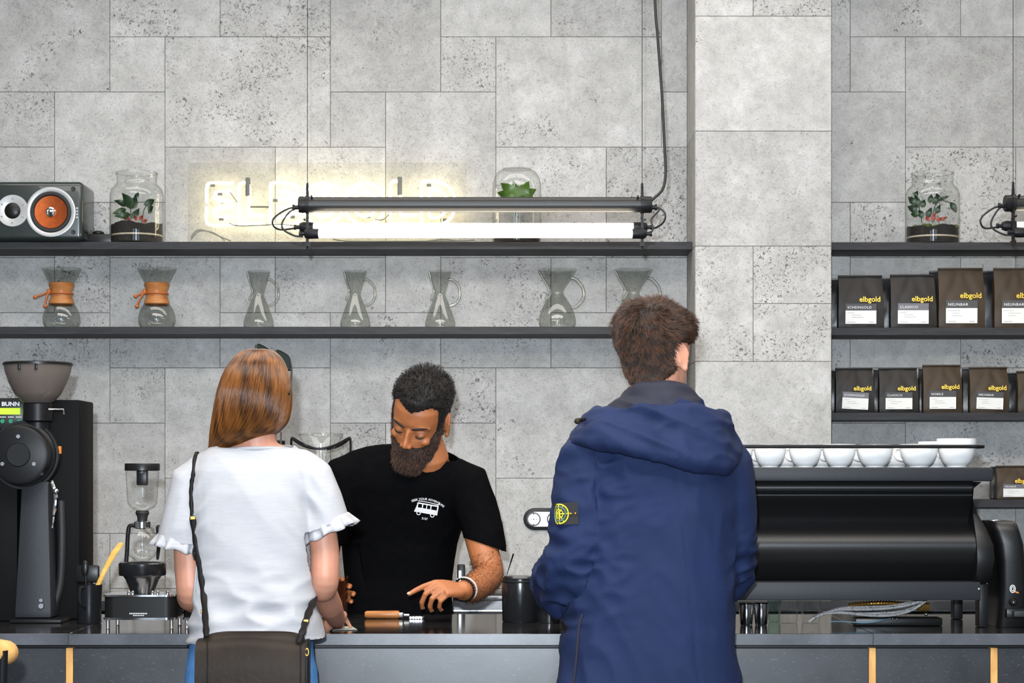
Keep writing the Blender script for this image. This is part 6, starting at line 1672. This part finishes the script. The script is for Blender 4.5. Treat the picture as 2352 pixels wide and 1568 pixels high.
def ruffle(c0, axis, r0, label_seed, tilt):
    ax = Vector(axis).normalized(); u = ax.cross(Vector((0, 1, 0))).normalized(); v = ax.cross(u)
    rows = []
    for j in range(5):
        q = j / 4
        ring = []
        for k_ in range(96):
            a = 2 * math.pi * k_ / 96
            wv = q * (0.0065 * math.sin(11 * a + label_seed) + 0.004 * math.sin(17 * a + 2 * label_seed))
            rr = r0 * (1 + 0.20 * q) + wv
            ring.append(Vector(c0) + ax * (0.034 * q + 0.003 * q * math.sin(7 * a)) + (u * math.cos(a) + v * math.sin(a)) * rr)
        rows.append(ring)
    o = mk('sleeve_ruffle', G().loft(rows, cap=False), MT['tee_grey'], ts, angle=80)
    thicken(o, 0.0014)
ruffle(W_(419, 1232), (-.22, 0, -1), .0600, 0.4, 0)
ruffle(W_(750, 1196), (.42, 0, -1), .0605, 1.9, 0)
# jeans
legs(wom, (wx_(578), DW), .170, 0.93, .088, .058, 'denim', 'leather_bk', 1, name='jeans', hd=.115)
g = G()
for sg, px_ in ((-1, 441), (1, 716)):
    g.tube(catmull([W_(px_ - 6, 1502, DW - .045), W_(px_ + 4, 1500, DW - .085)], 6), .0016, 6)
# hair: a sleek fall gathered over the left shoulder to the front
hr = [(801, 572, 612, .02, .030), (806, 556, 628, .015, .055), (818, 540, 643, .01, .078), (838, 526, 655, .0, .098), (865, 512, 664, -.005, .112), (900, 501, 670, -.008, .118), (940, 493, 669, -.008, .116), (970, 488, 660, -.006, .108), (992, 484, 640, -.002, .098), (1008, 482, 606, .004, .084), (1022, 480, 566, .012, .068), (1036, 477, 530, .022, .055), (1052, 470, 505, .035, .042), (1075, 462, 494, .06, .032), (1110, 456, 488, .085, .026), (1160, 458, 486, .095, .022), (1210, 464, 484, .10, .014)]
def hair_ring(row, a, inset=0.0):
    py, xl, xr, dy, hd = row
    cx_ = (wx_(xl) + wx_(xr)) / 2; hw = (wx_(xr) - wx_(xl)) / 2 - inset; h = hd - inset
    ca, sa = math.cos(a), math.sin(a)
    return Vector((cx_ + hw * math.copysign(abs(ca) ** 0.95, ca), DW + dy + h * math.copysign(abs(sa) ** 0.95, sa), ZZ(py, DW)))
def hair_row(t):
    i = min(int(t), len(hr) - 2); f = t - i
    f2_ = f
    return tuple(a + (b - a) * f2_ for a, b in zip(hr[i], hr[i + 1]))
rings = [[hair_ring(hair_row(t), 2 * math.pi * k_ / 40, .004) for k_ in range(40)] for t in np.linspace(0, len(hr) - 1, 60)]
co, nv, fs = fuse([G().loft(rings)], 0.006, 4)
hm = mk_np('hair', co, fs, MT['hair_red_base'], wom)
rng = np.random.RandomState(5)
NS = 9000; K = 22
S_ = np.zeros((NS, K, 3))
for i in range(NS):
    a0 = rng.uniform(0, 2 * math.pi); lock = 0.10 * noise.noise(Vector((a0 * 9, 0.5, 2.0)))
    ins = rng.uniform(-.0015, .0045); ph = rng.uniform(0, 6.28)
    tend = (len(hr) - 1) * rng.uniform(0.90, 1.0)
    for j in range(K):
        q = j / (K - 1); t = 0.15 + (tend - 0.15) * q
        row = hair_row(t)
        # strands from the right sweep under towards the gathered tail
        a = a0 + 0.05 * math.sin(q * 5 + ph) * (0.3 + q) + lock * q
        aa = a0 + 2 * math.pi if a0 < 0.9 else a0
        if aa > math.pi: a += (math.pi - aa) * 0.42 * q ** 1.5
        p = hair_ring(row, a, ins)
        S_[i, j] = p
hair_curves('hair_strands', S_, 0.0006, 0.00025, MT['hair_red'], hm)
# sunglasses pushed up on the head
sg_ = thing('sunglasses', 'black sunglasses pushed up into the auburn hair', 'sunglasses', W_(640, 830, 5.24))
def lens(cx_, cy_, d, w_, h, tilt):
    M = Matrix.Translation(P(cx_, cy_, d)) @ Matrix.Rotation(math.radians(52), 4, 'Z') @ Matrix.Rotation(math.radians(tilt), 4, 'Y') @ Matrix.Rotation(-.45, 4, 'X')
    pts = [Vector((w_ * math.copysign(abs(math.cos(t)) ** .6, math.cos(t)), 0, h * math.copysign(abs(math.sin(t)) ** .6, math.sin(t)) * (1.0 + 0.12 * math.cos(t)))) for t in np.linspace(0, 2 * math.pi, 24, endpoint=False)]
    return [M @ p for p in pts], M
for k_, (cx_, cy_, d) in enumerate(((650, 826, 5.285), (606, 812, 5.32))):
    ring, M = lens(cx_, cy_, d, .030, .024, 20)
    off = (M.to_3x3() @ Vector((0, 1, 0))) * .0015
    mk('lens', G().loft([[p - off for p in ring], [p + off for p in ring]]), MT['shade'], sg_)
    mk('rim', G().tube(ring, .0028, 8, closed=True), MT['black_plastic'], sg_)
mk('bridge', G().tube(catmull([P(632, 812, 5.30), P(624, 808, 5.305), P(618, 808, 5.31)], 5), .0028, 8), MT['black_plastic'], sg_)
mk('temple', G().tube(catmull([P(666, 824, 5.27), P(670, 850, 5.24), P(668, 885, 5.19), P(664, 905, 5.15)], 6), .0026, 8), MT['black_plastic'], sg_)
# shoulder bag with its strap
DBg = 5.005
bg = thing('shoulder_bag', 'dark brown leather shoulder bag hanging at the back of the woman', 'bag', P(578, 1600, DBg))
rings = []
for (py, xl, xr, y0, y1) in ((1690, 470, 700, 5.0, 5.06), (1680, 456, 712, 4.985, 5.068), (1600, 452, 708, 4.975, 5.072), (1520, 455, 703, 4.982, 5.070), (1475, 462, 700, 4.995, 5.066), (1462, 466, 694, 5.01, 5.06)):
    a, b_ = XX(xl, DBg), XX(xr, DBg); c_ = ((a + b_) / 2, (y0 + y1) / 2); hx, hy = (b_ - a) / 2, (y1 - y0) / 2
    rings.append([(c_[0] + hx * math.copysign(abs(math.cos(t)) ** .35, math.cos(t)), c_[1] + hy * math.copysign(abs(math.sin(t)) ** .5, math.sin(t)), ZZ(py, DBg) + (0.010 * math.cos(math.pi * math.cos(t) * 0.5) if py < 1480 else 0)) for t in np.linspace(0, 2 * math.pi, 48, endpoint=False)])
mk('bag_body', G().loft(rings), MT['leather_dk'], bg, angle=60)
fl = []
for i in range(25):
    u = i / 24; x = XX(452 + 252 * u, DBg)
    zt2 = ZZ(1457 + 12 * abs(u - .45) ** 1.5 * 6 * .5, DBg)
    fl.append([(x, y, z) for y, z in ((5.072, zt2 - .03), (5.06, zt2 - .004), (5.03, zt2), (4.99, zt2 - .006), (4.972, zt2 - .03), (4.966, zt2 - .09), (4.968, zt2 - .17), (4.972, zt2 - .17), (4.970, zt2 - .09), (4.976, zt2 - .034), (4.992, zt2 - .011), (5.03, zt2 - .006))])
fp = mk('flap', G().loft(fl), MT['leather_dk'], bg, angle=60)
for x in (690, 476): mk('flap_seam', G().tube([P(x, 1470, 4.972), P(x, 1500, 4.964), P(x, 1568, 4.963), P(x, 1610, 4.965)], .0016, 6), MT['leather_bk'], fp)
for sgx, x in ((-1, 456), (1, 703)):
    mk('gusset', G().box(XX(x - 5, DBg), XX(x + 5, DBg), 5.0, 5.06, ZZ(1680, DBg), ZZ(1470, DBg)), MT['leather_bk'], bg, bevel=.003)
    mk('ring', G().tube([P(x + sgx * 2, 1497, 4.99) + Vector((0.004 * math.cos(a), 0, .009 * math.sin(a))) for a in np.linspace(0, 2 * math.pi, 16, endpoint=False)], .0016, 6, closed=True), MT['brass'], bg)
def flat_strap(pts, w_, name, mat, parent):
    path = catmull(pts, 8); rings = []
    for i, p in enumerate(path):
        t = (path[min(i + 1, len(path) - 1)] - path[max(i - 1, 0)]).normalized()
        sd = t.cross(Vector((0, -1, 0))); sd = sd.normalized() if sd.length > 1e-4 else Vector((1, 0, 0)); nn = sd.cross(t)
        jw = w_ * (1 + 0.12 * math.sin(i * 1.1))
        rings.append([p + sd * (jw * math.cos(a)) + nn * (.0024 * math.sin(a)) for a in np.linspace(0, 2 * math.pi, 10, endpoint=False)])
    return mk(name, G().loft(rings), MT[mat], parent, angle=60)
top_ = on_back(449, 1084); crest = max((on_back(449, y_) for y_ in range(1040, 1084, 4) if bv_w.ray_cast(Vector((0, 0, HC)), (P(449, y_, 1.0) - Vector((0, 0, HC))).normalized())[0] is not None), key=lambda p: p.z, default=top_)
flat_strap([crest + Vector((.006, .075, -.02)), crest + Vector((.004, .035, .004)), crest + Vector((0, .0, .003)), on_back(444, 1088), on_back(440, 1110), on_back(439, 1150), on_back(442, 1190)], .0052, 'strap_upper', 'leather_bk', bg)
s2 = flat_strap([on_back(442, 1186), on_back(451, 1250), on_back(460, 1310, .005), on_back(468, 1370, .006), P(472, 1430, 5.03), P(474, 1462, 4.985)], .0078, 'strap_lower', 'leather_bk', bg)
s3 = flat_strap([P(722, 1370, DW - .02), P(716, 1388, DW - .09), P(704, 1420, DW - .14), P(695, 1450, 5.0), P(686, 1476, 4.985)], .0085, 'strap_side', 'leather_bk', bg)
for (x, y, d) in ((443, 1189, on_back(442, 1189).y - .003), (467, 1404, on_back(464, 1390).y - .02), (703, 1426, DW - .155)):
    mk('buckle', G().box(XX(x - 6, d), XX(x + 6, d), d - .003, d + .001, ZZ(y + 4, d), ZZ(y - 4, d)).xf(Matrix.Identity(4)), MT['brass'], bg, bevel=.0012, segs=1)
mk('strap_tail', G().tube(catmull([on_back(449, 1250, .008), on_back(444, 1268, .008), on_back(448, 1286, .008)], 4), .003, 6), MT['leather_bk'], s2)

# ------------------------------------------------------------------ the barista
DBa = 6.33
bx2 = lambda px, d=DBa: XX(px, d)
bar_p = thing('person', 'bearded person in black T-shirt behind the bar looking down', 'person', (bx2(915), 6.45, 0))
HB = 1.06
Mbh = Matrix.Translation(P(966, 958, 6.20)) @ Matrix.Rotation(math.radians(17), 4, 'Y') @ Matrix.Rotation(math.radians(-13), 4, 'Z') @ Matrix.Rotation(math.radians(35), 4, 'X') @ Matrix.Rotation(math.pi, 4, 'Z')
gs = head_geo(Mbh, HB)
R3 = Mbh.to_3x3()
for sg in (-1, 1):   # lowered eyelids over the eyeballs, brow ridge
    gs.append(G().ball(Mbh @ (Vector((sg * .031, .078, -.004)) * HB), (.0155 * HB, .0135 * HB, .0125 * HB), 16, 12, R3))
    gs.append(G().capsule([Mbh @ (Vector((sg * .014, .088, .017)) * HB), Mbh @ (Vector((sg * .034, .084, .022)) * HB), Mbh @ (Vector((sg * .052, .070, .016)) * HB)], [.008, .0085, .007], 10))
    gs.append(G().ball(Mbh @ (Vector((sg * .044, .070, -.028)) * HB), (.018, .016, .015), 14, 10, R3))
gs.append(G().capsule([Mbh @ Vector((0, -.02, -.07)), P(985, 1050, 6.27), P(975, 1085, 6.31)], [.058, .062, .075], 18))
gs.append(torso([(0.92, bx2(905), 6.47, .14, .10), (1.1, bx2(910), 6.44, .135, .10), (1.25, bx2(920), 6.38, .165, .105), (1.36, bx2(928), 6.34, .175, .10), (1.42, bx2(938), 6.32, .13, .08), (1.45, bx2(965), 6.31, .08, .06)]))
# his left arm (right in the picture): elbow out, forearm over the bar
wr = P(1062, 1356, 5.97)
el = P(1122, 1318, 6.20)
gs.append(limb([P(1078, 1110, 6.30), P(1098, 1210, 6.27), P(1112, 1270, 6.24), el, P(1104, 1338, 6.12), P(1085, 1352, 6.05), wr], [.055, .050, .047, .046, .045, .040, .029], 18))
fwd = P(1012, 1350, 5.90) - wr
Mhand = frame(wr, fwd, (0.25, -0.45, 0.85))
hb, tips = hand_geo(Mhand, [(0.50, 0.15, 0.1), (0.75, 0.95, 0.5), (0.85, 1.05, 0.5), (0.9, 1.1, 0.5)], thumb=(0.6, 0.45, 0.4), mirror=-1, s=1.0)
gs += hb
# his right arm, hidden by the woman, hand round the glass
gcx = XX(772, DI)
wr2 = Vector((gcx - .108, DI + .040, CT + .075))
gs.append(G().capsule([P(800, 1110, 6.32), P(757, 1210, 6.33), P(742, 1290, 6.34), P(735, 1330, 6.30), wr2], [.044, .046, .046, .045, .029], 16))
hb2, tips2 = hand_geo(frame(wr2, (0.95, 0.05, 0.05), (0.0, 1.0, 0.1)), [(0.15, 0.75, 0.7), (0.15, 0.8, 0.7), (0.2, 0.8, 0.7), (0.2, 0.8, 0.7)], thumb=(0.9, 0.5, 0.3), mirror=1)
gs += hb2
co, nv, fs = fuse(gs, 0.0038, 2)
loc = to_local(co, Mbh) / HB
def gauss(c, s_): return np.exp(-(((loc[:, 0] - c[0]) / s_[0]) ** 2 + ((loc[:, 1] - c[1]) / s_[1]) ** 2 + ((loc[:, 2] - c[2]) / s_[2]) ** 2))
disp = np.zeros_like(loc)
for sg in (-1, 1):
    disp[:, 1] -= 0.0065 * gauss((sg * .031, .09, .010), (.014, .03, .006))      # crease above the lid
    disp[:, 1] -= 0.0060 * gauss((sg * .020, .095, -.004), (.007, .03, .009))    # inner corner
    disp[:, 1] -= 0.0030 * gauss((sg * .031, .09, -.018), (.016, .03, .005))     # under the eye
disp[:, 1] -= 0.004 * gauss((0, .1, .012), (.012, .03, .007))                    # nose root
disp[:, 1] -= 0.003 * gauss((0, .1, -.056), (.010, .03, .006))
R = np.array(Mbh.to_3x3()) * HB
co = co + disp @ R.T
body_b = mk_np('body', co, fs, MT['skin_b'], bar_p)
# lash lines, brows, lips
for sg in (-1, 1):
    lash = [Mbh @ (Vector((sg * (.031 + .0145 * t), .0905 - .006 * t * t - .001, -.0105 + .003 * t * t)) * HB) for t in np.linspace(-1, 1, 9)]
    mk('eyelashes', G().tube(lash, [.001, .002, .0027, .003, .003, .003, .0027, .002, .001], 6), MT['lash'], body_b)
    bp = []
    for t in np.linspace(0, 1, 9):
        bp.append(Mbh @ (Vector((sg * (.012 + .043 * t), .0985 - .020 * t * t, .0165 + .007 * math.sin(t * 2.4))) * HB))
    mk('eyebrow', G().tube(bp, [.003, .0046, .0054, .0056, .0054, .0048, .004, .003, .0014], 8, flat=0.7), MT['lash'], body_b)
    cre = [Mbh @ (Vector((sg * (.031 + .014 * t), .0865 - .005 * t * t, .0045 + .0 * t)) * HB) for t in np.linspace(-1, 1, 7)]
nail_n = 0
for (tp_, td) in tips[:4]:
    up_ = Mhand.to_3x3() @ Vector((0, 0, 1)); up_ = (up_ - td * up_.dot(td)).normalized()
    Mn = frame(tp_ + up_ * .0052 + td * .001, td, up_)
    mk('finger_nail', G().ball((0, 0, 0), (.0058, .0046, .0016), 10, 6).xf(Mn), MT['nail'], body_b)
armt = np.zeros(len(co))
ax_ = np.array(wr - el); la_ = np.linalg.norm(ax_); ax_ /= la_
rel_ = co - np.array(el); al_ = rel_ @ ax_; pr2 = np.linalg.norm(rel_ - np.outer(al_, ax_), axis=1)
armt[(al_ > -0.05) & (al_ < la_ - 0.03) & (pr2 < 0.075) & (co[:, 0] > XX(1060, 6.1))] = 0.003
nvb = nv
S_ = tufts(co, nv, armt, fs, 2600, lambda p, t: 0.014, lambda p, n: n * 0.25 + 0.9 * ax_ + np.array((0, 0, -0.3)), 4, jitter=0.6, seed=21, base=0.0)
hair_curves('arm_hair', S_, 0.00028, 0.0001, MT['beard'], body_b)
def b_hair(p):
    x, y, z = p
    # hairline: high temples, point in the middle, sideburns ahead of the ear
    line = 0.066 + 0.014 * min(1, abs(x) / .04) - 0.9 * max(0, abs(x) - 0.052)
    if y > 0.03:
        if z < line: 
            if not (abs(x) > 0.062 and y < 0.042 and z > -0.03): return 0
            return 0.002
        return min(0.018, 0.003 + (z - line) * 0.9) * (1 + 0.35 * noise.noise(Vector((x * 45, y * 45, z * 45))))
    if abs(x) > 0.066 and -0.040 < y < 0.016 and z < 0.033: return 0.002 if (y > 0.010 and z > -0.03) else 0
    if z < -0.06 + max(0, (y + 0.03)) * 0.8: return 0
    top = min(1, max(0, (z - 0.045) / 0.055))
    return (0.0030 + 0.0155 * top) * (1 + 0.35 * noise.noise(Vector((x * 45, y * 45, z * 45))))
ho_, c2, n2, t2, f2 = scalp(co, nv, fs, Mbh, b_hair, 'hair', MT['hair_black_base'], bar_p, HB)
upv = np.array(R3 @ Vector((0, 0.15, 1)))
S_ = tufts(c2, n2, t2, f2, 4600, lambda p, t: (0.003 + 0.6 * t) if t > 0.004 else 0.002, lambda p, n: n * 0.5 + 0.3 * upv + 0.5 * np.array([noise.noise(Vector(p * 60)), noise.noise(Vector(p * 60 + 7)), noise.noise(Vector(p * 60 + 17))]), 9, curl=7.5, jitter=0.4, seed=8, base=0.8, curlr=0.0038)
hair_curves('hair_strands', S_, 0.0006, 0.0003, MT['hair_black'], ho_)
def b_beard(p):
    x, y, z = p
    if z < -0.138 or y < 0.012 or z > 0.02: return 0
    if z < -0.08 and y < 0.020 + (-z - 0.08) * 0.9: return 0
    if y < 0.014 and z > -0.03: return 0
    cheek = -0.047 + max(0, 0.074 - y) * 1.45         # runs from the sideburn down to the moustache
    if z > cheek: return 0
    if abs(x) < 0.016 and z > -0.053: return 0
    e = min(1, (cheek - z) / 0.016)
    low = min(1, max(0, (-z - 0.075) / 0.04)) * min(1, max(0, (y - 0.03) / 0.03))
    return (0.0050 + 0.0095 * low) * max(0.2, e) * (1 + 0.5 * noise.noise(Vector((x * 60, y * 60, z * 60))))
be_, c2, n2, t2, f2 = scalp(co, nv, fs, Mbh, b_beard, 'beard', MT['beard_base'], bar_p, HB)
dn = np.array(R3 @ Vector((0, 0.35, -1)))
S_ = tufts(c2, n2, t2, f2, 5200, lambda p, t: 0.006 + 0.55 * t, lambda p, n: n * 0.25 + 0.9 * dn - 0.35 * np.array(R3 @ Vector((1, 0, 0))) * np.dot(n, np.array(R3 @ Vector((1, 0, 0)))), 5, jitter=0.8, seed=11, base=0.7)
hair_curves('beard_strands', S_, 0.0006, 0.00025, MT['beard'], be_)
# T-shirt
tr = [(0.86, bx2(905), 6.47, .180, .140), (0.94, bx2(907), 6.465, .172, .135), (1.05, bx2(912), 6.455, .165, .130), (1.16, bx2(918), 6.43, .172, .130), (1.27, bx2(925), 6.38, .198, .130), (1.345, bx2(930), 6.345, .212, .120), (1.385, bx2(932), 6.33, .198, .105), (1.415, bx2(938), 6.32, .165, .09), (1.44, bx2(958), 6.31, .115, .078), (1.462, bx2(978), 6.30, .080, .068), (1.48, bx2(982), 6.295, .066, .060)]
gs = [torso(tr, 36)]
gs.append(G().capsule([P(1040, 1098, 6.31), P(1072, 1112, 6.30), P(1094, 1165, 6.285), P(1108, 1215, 6.27), P(1114, 1250, 6.26), P(1122, 1310, 6.25)], [.062, .070, .066, .062, .060, .058], 20))
gs.append(G().capsule([P(955, 1054, 6.31), P(885, 1058, 6.315), P(820, 1080, 6.32)], [.050, .052, .062], 18))
gs.append(G().capsule([P(830, 1082, 6.32), P(798, 1092, 6.32), P(775, 1150, 6.33), P(760, 1220, 6.33), P(750, 1290, 6.33)], [.066, .070, .066, .062, .060], 20))
co, nv, fs = fuse(gs, 0.0068, 5)
co = bump_by(co, nv, lambda p: folds(p, 6.6, 0.0045, 8, 8, 4) + folds(p, 1.6, 0.002, 20, 20, 14))
co, fs = clip(co, fs, [((bx2(905), 6.47, 0.875), (0, 0, -1), .4), (P(1113, 1250, 6.26), (-.32, -.05, -1), .095), (P(755, 1255, 6.33), (.1, 0, -1), .095), (P(984, 1042, 6.29), (0.20, -0.30, 1), .095)])
tb_ = mk_np('t_shirt', co, fs, MT['tee_black'], bar_p)
thicken(tb_, 0.0016)
# chest print laid on the cloth: find the cloth in front of each print point
bv = BVHTree.FromPolygons([tuple(p) for p in co], fs)
def on_shirt(px, py, lift=.0012):
    d_ = P(px, py, 1.0) - Vector((0, 0, HC)); d_.normalize()
    hit = bv.ray_cast(Vector((0, 0, HC)), d_)
    if hit[0] is None: return P(px, py, 6.2)
    return hit[0] - d_ * lift
def print_geo(g2, ox, oy, ang, s_):
    """flat artwork (x right, z up, pixel units) wrapped on the shirt"""
    ca, sa = math.cos(ang), math.sin(ang)
    return G().add([on_shirt(ox + (v.x * ca - v.z * sa) * s_, oy - (v.x * sa + v.z * ca) * s_, .0012 + (v.y * -1.0)) for v in g2.v], g2.f)
def flat_poly(pts): return G().add([(x, 0, z) for x, z in pts], [tuple(range(len(pts)))])
def flat_strip(pts, w_):
    v = []; f = []
    for i, (x, z) in enumerate(pts):
        a = pts[max(i - 1, 0)]; b_ = pts[min(i + 1, len(pts) - 1)]; dx, dz = b_[0] - a[0], b_[1] - a[1]; L_ = math.hypot(dx, dz) or 1
        v += [(x - dz / L_ * w_, 0, z + dx / L_ * w_), (x + dz / L_ * w_, 0, z - dx / L_ * w_)]
        if i: f.append((2 * i - 2, 2 * i - 1, 2 * i + 1, 2 * i))
    return G().add(v, f)
def disc2(cx_, cz_, r, n=18): return flat_poly([(cx_ + r * math.cos(a), cz_ + r * math.sin(a)) for a in np.linspace(0, 2 * math.pi, n, endpoint=False)])
def ring2(cx_, cz_, r, w_, n=20): return flat_strip([(cx_ + r * math.cos(a), cz_ + r * math.sin(a)) for a in np.linspace(0, 2 * math.pi, n)], w_)
vg = G()
def band(x0, x1, z0, z1, slant0=0, slant1=0, n=6):
    pts = []
    v = []; f = []
    for i in range(n + 1):
        u = i / n; v += [(x0 + (x1 - x0) * u + slant0 * (1 - u), 0, z0), (x0 + (x1 - x0) * u + slant1 * (1 - u), 0, z1)]
        if i: f.append((2 * i - 2, 2 * i, 2 * i + 1, 2 * i - 1))
    return G().add(v, f)
# van: lower body, window pillars, roof, board on the roof, wheels
vg.merge(band(-27, 27, -9, 2, 0, 3)); vg.merge(band(-24, 27, 10.5, 13.5, 0, 3))
for x0, x1 in ((-24, -20), (-11, -8.5), (-1, 1), (8.5, 11), (24, 27)): vg.merge(band(x0, x1, 2, 10.5, 0, 2 if x0 < -20 else 0, 1))
vg.merge(flat_strip([(-22, 16.5), (-10, 17.5), (8, 17), (24, 15.5), (29, 17)], 0.8)); vg.merge(flat_strip([(23, 13.5), (26, 18), (28, 20)], 0.7))
for x in (-16, 16): vg.merge(ring2(x, -10.5, 4.2, 1.0))
ANG = math.radians(-10)
pr_ = mk('chest_print', print_geo(vg, 979, 1170, ANG, 1.0), MT['white'], tb_, smooth=False)
txt = text_geo('SEEK YOUR ADVENTURE', 9.0, (0, 0, 0), 0.0, bold=0.12, align='CENTER', spacing=1.0)
wmax = max(v.x for v in txt.v)
arc_g = G()
Rr = 70.0
vv = []
for v in txt.v:
    a = v.x / wmax * 38.5 / Rr
    rr = Rr + v.z * 0.80
    vv.append(Vector((rr * math.sin(a), 0, rr * math.cos(a) - Rr)))
arc_g.add(vv, txt.f)
mk('print_lettering', print_geo(arc_g, 984, 1149, ANG, 1.0), MT['white'], tb_, smooth=False)
yr = text_geo('2137', 8.0, (0, 0, 0), 0.0, bold=0.15, align='CENTER')
mk('print_year', print_geo(yr, 975, 1193, ANG, 0.85), MT['white'], tb_, smooth=False)
# bracelets on the wrist
ax = (el - wr).normalized(); u = ax.cross(Vector((0, 0, 1))).normalized(); v = ax.cross(u)
def wrist_ring(off, r, rr, mat, nm, tilt=0.0):
    c_ = wr + ax * off
    pts = [c_ + (u * math.cos(a) + v * math.sin(a)) * r + ax * (tilt * math.sin(a)) for a in np.linspace(0, 2 * math.pi, 32, endpoint=False)]
    o = mk(nm, G().tube(pts, rr, 8, closed=True), MT[mat])
    return o
b1 = wrist_ring(.026, .0360, .0024, 'silver_light', 'bangle', .006); tag(b1, 'thin silver bangle on the wrist over the bar', 'bracelet')
c_ = wr + ax * .008
g = G()
for a in np.linspace(0, 2 * math.pi, 26, endpoint=False): g.ball(c_ + (u * math.cos(a) + v * math.sin(a)) * .0335, .0040, 8, 6)
b2 = mk('bead_bracelet', g, MT['leather_bk']); tag(b2, 'dark beaded bracelet next to the silver bangle', 'bracelet')
legs(bar_p, (bx2(905), 6.47), .155, 0.84, .085, .064, 'denim_dk', 'leather_bk', -1)
